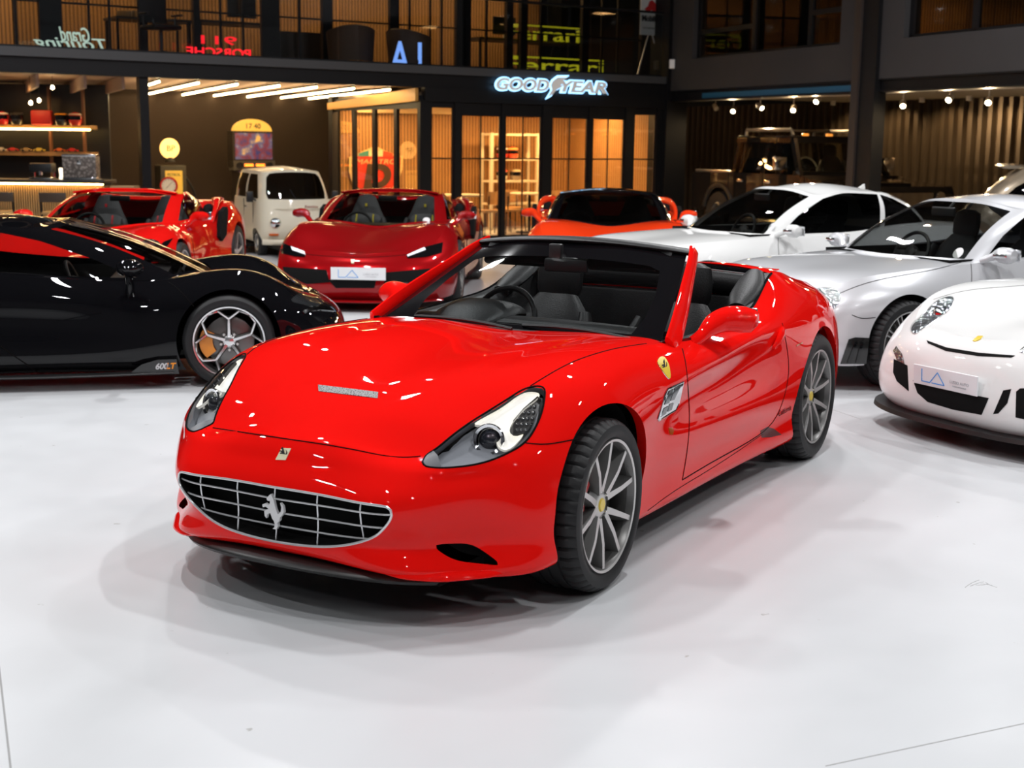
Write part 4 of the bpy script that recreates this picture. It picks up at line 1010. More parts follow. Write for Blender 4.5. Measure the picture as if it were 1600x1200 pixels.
    for (a, b) in (((.515, .62, .873), (.42, .02, .878)), ((.52, .02, .872), (.43, -.58, .880))):
        w = ob('wiper', tube(curve([a, ((a[0] + b[0]) / 2 - .01, (a[1] + b[1]) / 2, .888), b], 16), 0.008, 6), M_BLACK, root)
    # cockpit tub
    ed = edge[(edge[:, 0] <= 0.50) & (edge[:, 0] >= -1.0)]
    inw = lambda dy, dz: np.stack([ed[:, 0], ed[:, 1] - dy, ed[:, 2] + dz], 1)
    strips = [inw(0, 0.0), inw(0.02, 0.006), inw(0.075, 0.004), inw(0.11, -0.03), inw(0.115, -0.22), inw(0.14, -0.26), inw(0.13, -0.55)]
    n = len(ed); tv = np.vstack(strips); tf = [(j * n + i, (j + 1) * n + i, (j + 1) * n + i + 1, j * n + i + 1) for j in range(len(strips) - 1) for i in range(n - 1)]
    for k in range(2):
        t = MS(tv, tf) if k == 0 else MS(tv, tf).mirror()
        dc = ob('door_card', t, M_LEATHER, root, ang=50)
        s = 1 if k == 0 else -1
        ob('armrest', ribbon([(.15, s * .68, .62), (-.15, s * .665, .64), (-.45, s * .67, .66)], [.02, .045, .02], [.02, .035, .02]), M_LEATHER, dc)
        ob('door_pull', tube(curve([(-.05, s * .685, .735), (-.15, s * .665, .752), (-.30, s * .665, .765), (-.40, s * .68, .768)], 12), 0.009, 6), M_CHROME, dc)
        ob('belt_strip', tube(np.array([(p[0], (p[1] - 0.006) * s, p[2] + 0.004) for p in ed[::3]]), 0.007, 6), M_GLOSSBLACK, root)
        # rear quarter trim, padded
        q = curve([(-.62, s * .70, .90), (-.74, s * .69, .955), (-.88, s * .68, 1.01), (-.98, s * .66, 1.045)], 12)
        ob('quarter_trim', ribbon(q, [.05, .06, .07, .075, .08, .08, .08, .08, .075, .07, .06, .05], 0.035, (0, 0, 1)), M_LEATHER, root)
    dash = prism([(.50, .845), (.30, .862), (.10, .835), (.03, .78), (.05, .62), (.20, .50), (.50, .45)], -.69, .69, 'y')
    da = ob('dashboard', dash, M_LEATHER, root, ang=30)
    ob('instrument_binnacle', ribbon([(.34, -.38, .850), (.24, -.38, .876), (.12, -.38, .888), (.02, -.38, .876), (-.02, -.38, .85)], [.14, .20, .215, .20, .17], [.02, .05, .065, .06, .03], (0, 0, 1), 20), M_LEATHER, da)
    ob('dash_roll', ribbon(curve([(.26, -.66, .858), (.20, -.3, .862), (.18, 0, .862), (.20, .3, .862), (.26, .66, .858)], 20), 0.09, 0.022), M_LEATHER, da)
    sw = steering_wheel(root, -.10, -.38, .815, rad(24), 0.178)
    ob('boss_cap', mesh_xf(lathe([(0, -0.034), (0.022, -0.033), (0.026, -0.028)], 20, 'x'), (-.10, -.38, .815), ry=-rad(24)), M_YELLOW, sw)
    ob('centre_console', prism([(.25, .62), (-.05, .60), (-.35, .52), (-.80, .56), (-.80, .2), (.25, .2)], -.12, .12, 'y'), M_LEATHER, root, ang=30)
    for s in (-1, 1): seat(root, -.47, s * .38, 0.30, 0.545, 0.23, w=0.25)
    # rear bench wall and cover
    ob('rear_bulkhead', box(-1.02, -.93, -.66, .66, .30, .93, .02), M_LEATHER, root)
    ob('rear_backrest', ribbon(curve([(-.955, -.62, .985), (-.965, -.3, 1.0), (-.97, 0, 1.003), (-.965, .3, 1.0), (-.955, .62, .985)], 20), 0.045, 0.062), M_LEATHER, root)
    ob('deck_trim', tube(curve([(-1.0, -.66, 1.055), (-1.0, -.3, 1.075), (-1.0, 0, 1.078), (-1.0, .3, 1.075), (-1.0, .66, 1.055)], 24), 0.014, 8), M_GLOSSBLACK, root)
    ob('cabin_floor', box(-.95, .45, -.70, .70, .18, .22), M_CARPET, root, smooth=False)
    # belt anchors / roll hoops behind the seats
    # door mirrors
    for s in (1, -1):
        p = np.array([(.235, .800, .832), (.20, .828, .862), (.15, .858, .905), (.10, .89, .930), (.07, .935, .938), (.045, .985, .934), (.03, 1.022, .925), (.025, 1.040, .918)]) * [1, s, 1]
        mm = ob('door_mirror', ribbon(curve(p, 22), np.interp(np.linspace(0, 1, 22), [0, .2, .4, .6, .8, .95, 1], [.034, .034, .058, .074, .076, .060, .012]), np.interp(np.linspace(0, 1, 22), [0, .2, .4, .6, .8, .95, 1], [.030, .030, .048, .060, .062, .052, .010]), (0, 0, 1), 22), RED, root)
        ob('mirror_glass', mesh_xf(box(-0.004, 0.004, -0.075, 0.075, -0.042, 0.042, 0.003), (-0.002, s * 0.955, 0.945), rz=s * rad(-12)), M_CHROME, mm)
    # wheels
    cal = mat('red_caliper', (0.55, 0.01, 0.01), 0.35, coat=0.6)
    for s in (1, -1):
        wheel(root, 1.335, s * 0.925, 0.340, s, 0.340, 0.245, 0.262, 'v10', M_GREYALLOY, rad(2), cal, M_YELLOW, cal_ang=20)
        wheel(root, -1.335, s * 0.925, 0.353, s, 0.353, 0.285, 0.262, 'v10', M_GREYALLOY, 0, cal, M_YELLOW, cal_ang=20)
    # tail
    ob('tail_lamp', fr.patch(tree, [(1291, 456), (1298, 462), (1301, 480), (1295, 478)], 3, 0.004, 0.008), mat('tail_lamp_red', (0.45, 0.0, 0.005), 0.08, coat=1), root)
    ob('rear_spoiler_trim', ribbon(curve([(-1.80, -.5, 1.0), (-1.83, 0, 1.01), (-1.80, .5, 1.0)], 16), 0.05, 0.006), RED, root)
    return fr, root
build_hero()

# ---------------------------------------------------------------- generic coach-built body for the cars parked behind
def T(x, rows):            # straight column at x: rows of (y, z)
    return [(x, y, z) for y, z in rows]
def shell(cols, zc, gh=None, slope=0.15, nu=150, nv=34, arches=(), crease=()):
    net = np.array(cols, float).transpose(1, 0, 2)
    band, S = surf(net, nu, nv, crease)
    edge = S[-1]; zf = f1(zc)
    def tz(x, y, t, ze):
        c = zf(x); m0 = slope * np.abs(edge[:, 1])
        return (2 * t ** 3 - 3 * t ** 2 + 1) * ze + (t ** 3 - 2 * t ** 2 + t) * m0 + (-2 * t ** 3 + 3 * t ** 2) * c
    top = topfield(edge, tz, 22)
    tree = (band + top).both().bvh()
    r = dict(tree=tree, edge=edge)
    def zat(x, y):
        h = tree.ray_cast(Vector((x, y, 3)), Vector((0, 0, -1))); return h[0].z if h[0] else 0.9
    r['zat'] = zat
    if gh:
        base = [(x, y, zat(x, min(y, 0.999 * y)) - 0.012) for x, y in gh['base']]; tp = gh['top']
        mid = []
        for k, (a, b) in enumerate(zip(base, tp)):
            a, b = np.array(a), np.array(b); m = a * 0.5 + b * 0.5
            out = np.array([a[0] - b[0], a[1] - b[1], 0]); L = np.linalg.norm(out); out = out / L if L > 0.02 else np.array([0, 1.0, 0])
            mid.append(m + out * gh.get('bulge', 0.035) + np.array([0, 0, gh.get('bulge', 0.035) * 0.5]))
        gnet = np.array([base, mid, tp], float)
        g, GS = surf(gnet, 130, 26)
        rzf = f1(gh['roof'])
        ge = GS[-1]
        def rz_(x, y, t, ze):
            c = rzf(x); m0 = 0.12 * np.abs(ge[:, 1])
            return (2 * t ** 3 - 3 * t ** 2 + 1) * ze + (t ** 3 - 2 * t ** 2 + t) * m0 + (-2 * t ** 3 + 3 * t ** 2) * np.maximum(c, ze + 0.004 * t)
        roof = topfield(ge, rz_, 12)
        r['full_tree'] = (band + top + g + roof).both().bvh()
        # opening under the glasshouse
        n = 40; bo = curve([b[:2] for b in base], n); poly = [tuple(p) for p in bo] + [(x, -y) for x, y in bo[::-1]]
        top, _ = top.split(top.v[:, :2], [(cx_ * 1.0, cy_ * 0.97) for cx_, cy_ in poly])
        wins = {}
        for nm, pg in gh['windows']:
            g, w = g.split(g.uv, pg); wins[nm] = w
        r.update(g=g, roof=roof, wins=wins, base=np.array(base), tops=np.array(tp))
    for a in arches: band = arch_cut(band, *a)
    r.update(band=band, top=top)
    return r
def finish(root, r, paint, arches, glass_of, under=(-1.9, 2.0, 0.75), roof_mat=None, frame_mat=None, no_roof=False, well=True, lip=0.04):
    full = r['band'].both().weld()
    for a in arches: full = arch_lip(full, *a, ydep=lip)
    ob('body', full, paint, root, ang=50)
    ob('hood_and_deck', r['top'].both().weld(), paint, root, ang=50)
    if 'g' in r:
        ob('cabin_frame', r['g'].both().weld(), frame_mat or paint, root, ang=50)
        if not no_roof: ob('roof', r['roof'].both().weld(), roof_mat or paint, root, ang=50)
        for nm, w in r['wins'].items():
            if not len(w.f): continue
            if nm.startswith('side') or nm.startswith('quarter'):
                ob(nm.split('_')[0] + '_window', w, glass_of(nm), root); ob(nm.split('_')[0] + '_window', w.mirror(), glass_of(nm), root)
            else: ob(nm, w.both().weld(), glass_of(nm), root)
    if well:
        for a in arches: wheel_well(root, a[0], a[1], a[2] + 0.012, 0.45, 0.83, 0.2)
    if len(arches) == 2:
        fx, rx = arches[0][0] - arches[0][2] - 0.03, arches[1][0] + arches[1][2] + 0.03
        ob('floor_pan', box(rx, fx, -under[2], under[2], 0.12, 0.15) + box(fx, under[1], -0.44, 0.44, 0.13, 0.16) + box(under[0], rx, -0.44, 0.44, 0.13, 0.16), M_CARPET, root, smooth=False)
def tub(root, x0, x1, yw, zb, zf=0.22):
    """dark cabin lining, open at the top"""
    v = []
    for z in (zb, zf): v += [(x0, -yw, z), (x1, -yw, z), (x1, yw, z), (x0, yw, z)]
    f = [(0, 4, 5, 1), (1, 5, 6, 2), (2, 6, 7, 3), (3, 7, 4, 0), (4, 7, 6, 5)]
    ob('cabin_lining', MS(v, [q[::-1] for q in f]), M_CARPET, root, smooth=False)
def dash_board(root, x, z, yw, depth=0.42):
    return ob('dashboard', prism([(x + depth * 0.6, z - 0.02), (x, z + 0.01), (x - depth * 0.4, z - 0.05), (x - depth * 0.4, z - 0.28), (x, z - 0.4), (x + depth * 0.6, z - 0.4)], -yw, yw, 'y'), M_LEATHER, root, ang=30)
def door_mirror(root, p0, p1, p2, ra, rb, paint, name='door_mirror', both=True):
    for s in ((1, -1) if both else (1,)):
        a, b, c = [np.array(p) * [1, s, 1] for p in (p0, p1, p2)]
        P = curve([a, a * 0.5 + b * 0.5, b, b * 0.5 + c * 0.5, c * 0.9 + b * 0.1, c], 18); t = np.linspace(0, 1, 18)
        mm = ob(name, ribbon(P, np.interp(t, [0, .35, .55, .8, .95, 1], [ra * .35, ra * .4, ra * .95, ra, ra * .7, ra * .1]), np.interp(t, [0, .35, .55, .8, .95, 1], [rb * .4, rb * .45, rb * .95, rb, rb * .7, rb * .1]), (0, 0, 1), 18), paint, root)
        q = (b + c) / 2
        ob('mirror_glass', mesh_xf(box(-0.004, 0.004, -0.07, 0.07, -rb * .75, rb * .75, 0.003), (q[0] - ra * 0.93, q[1], q[2])), M_CHROME, mm)
def stick(root, fr, tree, name, poly, m, off=0.004, depth=0.012, step=3.0, smooth_n=0, mirror=False):
    pg = smooth_poly(poly, smooth_n) if smooth_n else poly
    p = fr.patch(tree, [tuple(q) for q in pg], step, off, depth)
    if not len(p.f): return None
    o = ob(name, p, m, root, ang=50)
    if mirror: ob(name, p.mirror(), m, root, ang=50)
    return o
M_BLUE = mat('logo_blue', (0.03, 0.30, 0.75), 0.4)
M_PLATE = mat('plate_white', (0.82, 0.83, 0.85), 0.35)
M_GREYPRINT = mat('plate_grey_print', (0.45, 0.46, 0.48), 0.5)
def show_plate(root, c, X, Y, w, h):
    """white dealer plate with the blue LA logo and small lettering"""
    c = np.array(c, float); X = np.array(X, float) / np.linalg.norm(X); Y = np.array(Y, float); Y = Y - X * (X @ Y); Y /= np.linalg.norm(Y); Z = np.cross(X, Y)
    pl = ob('show_plate', place(box(-w / 2, w / 2, -h / 2, h / 2, -0.006, 0.004, 0.003), c, X, Y), M_PLATE, root, smooth=False)
    s = h * 0.62; x0 = -w * 0.36; t = h * 0.045
    def seg(a, b): 
        a, b = np.array(a), np.array(b); d = (b - a) / np.linalg.norm(b - a); n = np.array([-d[1], d[0]]) * t / 2
        return prism([tuple(a - n), tuple(b - n), tuple(b + n), tuple(a + n)], 0.004, 0.006, 'z')
    y0, y1 = -h * 0.30, h * 0.34
    lg = seg((x0, y1), (x0, y0)) + seg((x0, y0), (x0 + w * .13, y0)) + seg((x0 + w * .13, y0), (x0 + w * .25, y1 * .85)) + seg((x0 + w * .25, y1 * .85), (x0 + w * .36, y0)) + seg((x0 + w * .36, y0), (x0 + w * .16, y0))
    ob('plate_logo', place(lg, c, X, Y), M_BLUE, pl, smooth=False)
    ob('plate_lettering', place(mesh_xf(text_mesh('LUSSO AUTO', h * 0.21, 0.001), (w * 0.23, -h * 0.04, 0.005)), c, X, Y), M_GREYPRINT, pl, smooth=False)
    ob('plate_small_print', place(mesh_xf(text_mesh('LUXURY AUTOMOBILES', h * 0.085, 0.001), (w * 0.23, -h * 0.24, 0.005)), c, X, Y), M_GREYPRINT, pl, smooth=False)
    return pl

# ---- three mid-engined sports cars
def mid_cols(nose=2.40, high=0.0):
    n = nose - 2.40
    return [
     [(2.34+n,0,.12),(2.41+n,0,.21),(2.42+n,0,.36),(2.34+n,0,.50),(2.18+n,0,.575)],
     [(2.31+n,.42,.12),(2.38+n,.42,.21),(2.38+n,.42,.36),(2.29+n,.42,.50),(2.12+n,.40,.59)],
     [(2.17+n,.72,.12),(2.24+n,.73,.22),(2.23+n,.73,.37),(2.13+n,.71,.52),(1.97+n,.63,.625)],
     [(1.92+n/2,.89,.13),(1.97+n/2,.915,.24),(1.96+n/2,.915,.41),(1.88+n/2,.88,.58),(1.77+n/2,.75,.71)],
     T(1.66,[(.925,.14),(.955,.26),(.960,.43),(.930,.63)])+[(1.60,.79,.775)],
     T(1.325,[(.935,.14),(.975,.27),(.980,.45),(.950,.68),(.80,.835)]),
     T(.95,[(.905,.14),(.945,.25),(.950,.45),(.920,.67),(.775,.830)]),
     T(.45,[(.885,.13),(.930,.23),(.925,.44),(.905,.66),(.80,.835)]),
     T(-.30,[(.890,.13),(.940,.23),(.915,.45),(.900,.67),(.83,.855)]),
     T(-.80,[(.910,.13),(.960,.24),(.945,.45),(.945,.69),(.86,.90)]),
     T(-1.325,[(.935,.14),(.980,.26),(.985,.47),(.975,.73),(.86,.975)]),
     T(-1.80,[(.910,.16),(.950,.28),(.955,.50),(.935,.74),(.80,.955)]),
     [(-2.08,.74,.18),(-2.12,.80,.30),(-2.14,.81,.52),(-2.12,.79,.74),(-2.06,.68,.93)],
     [(-2.20,.40,.20),(-2.25,.42,.32),(-2.27,.42,.52),(-2.25,.42,.74),(-2.20,.38,.92)],
     [(-2.22,0,.20),(-2.28,0,.32),(-2.30,0,.52),(-2.28,0,.74),(-2.22,0,.92)]]
MID_ZC = [(2.3, .56), (2.18, .578), (1.9, .635), (1.5, .705), (1.1, .775), (.8, .81), (.3, .84), (-.3, .86), (-.8, .92), (-1.3, .985), (-1.8, .96), (-2.3, .92)]
MID_GH = dict(base=[(1.06, 0), (1.0, .36), (.76, .69), (.2, .77), (-.40, .76), (-.9, .62), (-1.2, .32), (-1.26, 0)],
    top=[(.08, 0, 1.160), (.06, .34, 1.150), (-.06, .565, 1.115), (-.25, .585, 1.125), (-.55, .565, 1.115), (-.80, .48, 1.085), (-.98, .26, 1.085), (-1.0, 0, 1.09)],
    roof=[(.08, 1.16), (-.3, 1.185), (-1.0, 1.09)], bulge=0.03,
    windows=[('windscreen', [(-1, .10), (1.72, .14), (1.70, 1.86), (-1, 1.88)]), ('side', [(2.25, .14), (4.6, .12), (4.35, 1.72), (2.7, 1.80), (2.35, 1.3)]), ('rear_window', [(5.5, .2), (8, .2), (8, 1.8), (5.7, 1.8)])])
def mid_car(x, y, yaw, paint, label, roofless=True, dark_roof=False, tint=None, accent=None, name='sports_car', wheel_mat=None):
    fr = Frame(x, y, yaw); root = empty(name, fr.c, yaw); tag(root, label, 'car')
    AR = ((1.325, 0.345, 0.375), (-1.325, 0.352, 0.39))
    r = shell(mid_cols(), MID_ZC, MID_GH, 0.16, arches=AR)
    gm = tint or glass('supercar_glass', (0.62, 0.64, 0.62))
    finish(root, r, paint, AR, lambda nm: gm, roof_mat=M_GLOSSBLACK if dark_roof else None, frame_mat=M_GLOSSBLACK if dark_roof else None, no_roof=roofless)
    if roofless:
        hdr = [tuple(p) for p in curve([(.04, -.565, 1.118), (.07, -.34, 1.150), (.08, 0, 1.160), (.07, .34, 1.150), (.04, .565, 1.118)], 30)]
        ob('windscreen_header', ribbon([(a - 0.06, b, c + 0.004) for a, b, c in hdr], 0.075, 0.014), paint, root)
        ob('rear_deck_hump', ribbon(curve([(-.75, -.5, 1.05), (-.80, -.25, 1.03), (-.82, 0, 1.02), (-.80, .25, 1.03), (-.75, .5, 1.05)], 20), 0.14, 0.04), paint, root)
    tub(root, -0.95, 0.95, 0.70, 0.80)
    dash_board(root, 0.62, 0.80, 0.66)
    steering_wheel(root, 0.22, -.36, .74, rad(22), 0.17)
    sm = mat('charcoal_seat', (0.035, 0.035, 0.037), 0.55)
    for s in (-1, 1):
        st = seat(root, -.22, s * .36, 0.24, 0.60, 0.27, m=sm, hr=False, w=0.25)
        ob('headrest', ribbon([(-.47, s * .36, .80), (-.49, s * .36, .90), (-.51, s * .36, 1.0), (-.515, s * .36, 1.06), (-.52, s * .36, 1.075)], [.22, .17, .13, .10, .05], [.06, .06, .05, .04, .02], (1, 0, 0), 18), sm, st)
        if accent:
            for q in (-1, 1): ob('seat_stripe', tube([(-.17, s * .36 + q * .11, .55), (-.34, s * .36 + q * .10, .85)], 0.010, 6), accent, st)
            ob('headrest_mark', mesh_xf(box(-.004, .004, -.012, .012, -.018, .018), (-.435, s * .36, .96)), accent, st)
    ob('interior_mirror', mesh_xf(box(-0.01, 0.02, -0.11, 0.11, -0.03, 0.03, 0.01), (.22, 0, 1.07)), M_BLACK, root)
    door_mirror(root, (.66, .80, .80), (.56, .92, .905), (.53, 1.05, .90), 0.085, 0.052, paint)
    for s in (1, -1):
        # flying haunch and its air inlet behind the door
        q = curve([(-.36, s * .86, .78), (-.50, s * .87, .885), (-.70, s * .845, .965), (-.98, s * .79, 1.005), (-1.35, s * .72, 1.0)], 18)
        t = np.linspace(0, 1, 18)
        ob('rear_haunch', ribbon(q, np.interp(t, [0, .3, .6, 1], [.02, .030, .05, .08]), np.interp(t, [0, .3, .6, 1], [.02, .028, .04, .04]), (0, 0, 1), 14), paint, root)
        ob('haunch_inlet', ribbon([(-.60, s * .76, .86), (-.64, s * .76, .90), (-.70, s * .755, .93), (-.80, s * .74, .95)], [.03, .055, .06, .04], [.03, .05, .05, .03], (0, 0, 1), 14), M_CARPET, root)
        ob('side_inlet', prism([(-.52, .56), (-.40, .62), (-.56, .90), (-.80, .945), (-.86, .90), (-.74, .62)], s * .90, s * .955, 'y'), M_CARPET, root, ang=30)
        wheel(root, 1.325, s * 0.965, 0.340, s, 0.340, 0.25, 0.262, 'five', wheel_mat or M_GREYALLOY, 0, mat('red_caliper'), None, False)
        wheel(root, -1.325, s * 0.970, 0.350, s, 0.350, 0.30, 0.262, 'five', wheel_mat or M_GREYALLOY, 0, mat('red_caliper'), None, False)
    return fr, root, r
def build_dark_red():
    P = mat('dark_red_paint', (0.30, 0.004, 0.006), 0.30, metal=0.25, coat=1.0, spec=0.0, coat_rough=0.012)
    yel = mat('yellow_trim', (0.75, 0.60, 0.04), 0.5)
    fr, root, r = mid_car(-1.46, 16.15, rad(-93.0), P, 'dark candy red roofless sports car wearing a white show plate', accent=yel)
    t = r['tree']
    for pg in ([(436, 377), (452, 384), (476, 394), (477, 402), (460, 401), (440, 396)], [(635, 400), (645, 394), (665, 386), (692, 379), (690, 395), (665, 402), (637, 404)]):
        stick(root, fr, t, 'headlamp', pg, M_GLOSSBLACK, 0.006)
    wl = mat('white_drl', (0.85, 0.86, 0.9), 0.2, emit=(0.9, 0.93, 1.0), estr=0.5)
    for pg in ([(455, 386), (476, 394), (477.5, 398.5), (457, 391.5)], [(636, 399.5), (663, 387.5), (665, 391), (652, 396), (637, 401.5)]):
        stick(root, fr, t, 'daytime_light', pg, wl, 0.012)
    for pg in ([(442, 417), (510, 422), (515, 441), (480, 444), (455, 437), (444, 425)], [(602, 426), (672, 420), (670, 430), (650, 441), (600, 444)], [(512, 437), (588, 437), (585, 450), (525, 450)]):
        stick(root, fr, t, 'bumper_intake', pg, M_CARPET, 0.006)
    gap_line(root, fr, t, [(476, 397), (505, 400), (550, 402), (600, 401), (636, 398)], 0.004)
    stick(root, fr, t, 'nose_badge', [(548, 406), (554, 406), (553, 412), (549, 412)], M_CREAM, 0.006)
    ob('front_splitter', ribbon(curve([(2.10, -.82, .115), (2.28, -.55, .11), (2.40, 0, .11), (2.28, .55, .11), (2.10, .82, .115)], 24), 0.06, 0.015), P, root)
    show_plate(root, (2.455, 0.02, .40), (0, 1, 0), (0, 0, 1), 0.56, 0.125)
    h, n = fr.hit(r['full_tree'], (666, 345))
    if h is not None: ob('licence_disc', mesh_xf(lathe([(0, 0.002), (0.04, 0.002), (0.042, 0)], 20, 'x'), tuple(h + n * 0.004), ry=rad(-35)), M_WHITE, root)
    return fr, root
def build_orange():
    P = mat('orange_red_paint', (0.80, 0.045, 0.008), 0.30, coat=1.0, spec=0.0, coat_rough=0.015)
    fr, root, r = mid_car(1.16, 16.9, rad(-92.5), P, 'orange red sports coupe with a gloss black roof', roofless=False, dark_roof=True, tint=glass('smoked_screen', (0.16, 0.16, 0.16)))
    t = r['tree']
    for pg in ([(826, 398), (834, 400), (842, 410), (838, 416), (828, 410)], [(1040, 392), (1062, 382), (1066, 388), (1044, 400)]):
        stick(root, fr, t, 'headlamp', pg, M_GLOSSBLACK, 0.006)
    return fr, root
def build_spider():
    P = mat('spider_red_paint', (0.70, 0.008, 0.006), 0.30, coat=1.0, spec=0.0, coat_rough=0.015)
    fr, root, r = mid_car(-4.33, 15.25, rad(-90.5), P, 'bright red roofless sports car parked in front of the bar', accent=mat('red_stitch', (0.6, 0.02, 0.03), 0.5))
    t = r['tree']
    stick(root, fr, t, 'headlamp', [(244, 389), (250, 383), (256, 378), (270, 372.5), (262, 384), (256, 388)], M_GLOSSBLACK, 0.006, mirror=True)
    gap_line(root, fr, t, [(292, 357), (300, 375), (303, 395), (306, 410)], 0.004)
    return fr, root
# ---- two coupes with blistered arches
CLK_AR = ((1.3575, 0.33, 0.362), (-1.3575, 0.33, 0.365))
CLK_COLS = [
     [(2.08,0,.20),(2.16,0,.30),(2.18,0,.46),(2.15,0,.62),(2.06,0,.70)],
     [(2.05,.42,.20),(2.13,.42,.30),(2.14,.42,.46),(2.11,.42,.62),(2.00,.40,.715)],
     [(1.91,.72,.19),(1.98,.74,.30),(1.99,.75,.46),(1.95,.73,.62),(1.85,.64,.755)],
     T(1.70,[(.83,.19),(.88,.30),(.885,.47),(.85,.66)])+[(1.66,.72,.805)],
     T(1.3575,[(.87,.20),(.925,.30),(.935,.50),(.895,.70),(.745,.835)]),
     T(1.02,[(.84,.18),(.895,.28),(.905,.50),(.875,.70),(.745,.855)]),
     T(.75,[(.81,.165),(.85,.26),(.868,.50),(.852,.70),(.745,.868)]),
     T(.2,[(.80,.16),(.84,.26),(.862,.50),(.850,.70),(.755,.885)]),
     T(-.5,[(.80,.16),(.84,.26),(.862,.50),(.850,.71),(.755,.905)]),
     T(-.95,[(.84,.17),(.89,.28),(.905,.50),(.875,.74),(.75,.955)]),
     T(-1.3575,[(.87,.20),(.925,.30),(.935,.50),(.890,.74),(.735,.955)]),
     T(-1.9,[(.80,.20),(.85,.30),(.86,.50),(.82,.74),(.68,.945)]),
     [(-2.24,.58,.22),(-2.30,.62,.32),(-2.33,.63,.52),(-2.31,.60,.76),(-2.24,.50,.93)],
     [(-2.33,.30,.22),(-2.39,.32,.32),(-2.42,.32,.52),(-2.40,.31,.76),(-2.32,.26,.93)],
     [(-2.35,0,.22),(-2.41,0,.32),(-2.44,0,.52),(-2.42,0,.76),(-2.34,0,.93)]]
CLK_ZC = [(2.06, .70), (1.85, .775), (1.5, .835), (1.1, .87), (.7, .885), (0, .90), (-.9, .96), (-1.5, .975), (-2.0, .965), (-2.34, .93)]
CLK_GH = dict(base=[(.80, 0), (.76, .40), (.53, .69), (.1, .725), (-.5, .725), (-1.0, .705), (-1.42, .63), (-1.62, .36), (-1.68, 0)],
    top=[(-.03, 0, 1.315), (-.05, .33, 1.302), (-.13, .535, 1.258), (-.36, .570, 1.292), (-.70, .572, 1.292), (-.93, .555, 1.270), (-1.10, .48, 1.238), (-1.20, .27, 1.262), (-1.22, 0, 1.268)],
    roof=[(-.03, 1.315), (-.5, 1.355), (-1.22, 1.268)], bulge=0.045,
    windows=[('windscreen', [(-1, .10), (1.80, .12), (1.78, 1.88), (-1, 1.90)]), ('side', [(2.22, .10), (4.55, .08), (4.55, 1.86), (3.2, 1.86), (2.55, 1.72), (2.3, .9)]), ('quarter', [(4.68, .08), (6.0, .18), (5.7, 1.1), (5.3, 1.66), (4.68, 1.86)]), ('rear_window', [(6.6, .2), (9, .2), (9, 1.8), (6.8, 1.8)])])
def build_coupe(x, y, yaw, paint, label, tint, near):
    fr = Frame(x, y, yaw); root = empty('coupe_car', fr.c, yaw); tag(root, label, 'car')
    r = shell(CLK_COLS, CLK_ZC, CLK_GH, 0.13, arches=CLK_AR)
    ws = glass('coupe_screen', (0.66, 0.68, 0.66))
    finish(root, r, paint, CLK_AR, lambda nm: ws if nm == 'windscreen' else tint)
    tub(root, -1.2, 0.75, 0.68, 0.90)
    dash_board(root, 0.50, 0.86, 0.66)
    steering_wheel(root, 0.10, -.36, .86, rad(24), 0.18)
    for s in (-1, 1): seat(root, -.28, s * .36, 0.34, 0.60, 0.22, m=mat('charcoal_seat', (0.035, 0.035, 0.037), 0.55))
    ob('interior_mirror', mesh_xf(box(-0.01, 0.02, -0.12, 0.12, -0.035, 0.035, 0.01), (.13, 0.0, 1.22)), M_BLACK, root)
    ob('mirror_stalk', tube([(.10, 0, 1.22), (.02, 0, 1.29)], 0.012, 6), M_BLACK, root)
    door_mirror(root, (.50, .74, .89), (.43, .84, .94), (.40, .99, .94), 0.075, 0.062, paint)
    for s in (1, -1):
        ob('mirror_indicator', ribbon([(.495, s * .86, .94), (.505, s * .92, .94), (.485, s * .975, .94)], 0.006, 0.017, (0, 0, 1)), M_CHROME, root)
        wheel(root, 1.3575, s * 0.925, 0.322, s, 0.322, 0.25, 0.250, 'multi', M_SILVER, 0, None, M_GREYALLOY, near)
        wheel(root, -1.3575, s * 0.925, 0.322, s, 0.322, 0.27, 0.250, 'multi', M_SILVER, 0, None, M_GREYALLOY, False)
    # round-cornered head lamps on the front corners
    def hl_patch(s):
        c0 = np.array([0.60, 0.585]); P2, tri = fill2d(smooth_poly([(.50, .62), (.53, .69), (.62, .735), (.71, .715), (.765, .645), (.74, .575), (.64, .545), (.54, .56)], 40), 0.02)
        V = []; 
        for yy, zz in P2:
            h = r['tree'].ray_cast(Vector((3, yy, zz)), Vector((-1, 0, 0))); V.append((h[0].x + 0.008 if h[0] else 1.9, yy * 1.0, zz))
        m = MS(np.array(V), tri); return m if s > 0 else m.mirror()
    for s in (1, -1):
        m = hl_patch(s); lp = ob('headlamp', m, mat('coupe_lamp', (0.55, 0.55, 0.55), 0.12, metal=0.85, bump=(45, 1.0)), root)
        m2 = MS(m.v + [0.006, 0, 0], m.f); ob('lamp_cover', m2, M_LENS, lp)
    ob('radiator_grille', prism([(-.36, .56), (-.40, .44), (.40, .44), (.36, .56)], 2.10, 2.175, 'x'), M_BLACK, root, smooth=False)
    gr = ob('grille_star', mesh_xf(lathe([(.055, -.006), (.062, 0), (.055, .006), (.048, 0), (.055, -.006)], 28, 'x'), (2.19, 0, .50)), M_CHROME, root)
    for k in range(3):
        a = rad(90 + 120 * k); ob('star_arm', tube([(2.19, 0, .50), (2.19, .052 * math.cos(a), .50 + .052 * math.sin(a))], [.012, .003], 6), M_CHROME, gr)
    ob('bumper_intake', prism([(-.45, .36), (-.55, .24), (.55, .24), (.45, .36)], 2.02, 2.165, 'x'), M_BLACK, root, smooth=False)
    ob('roof_aerial', mesh_xf(prism([(-.05, 0), (.05, 0), (-.04, .05)], -.012, .012, 'y'), (-1.10, 0, 1.295)), paint, root, smooth=False)
    return fr, root, r
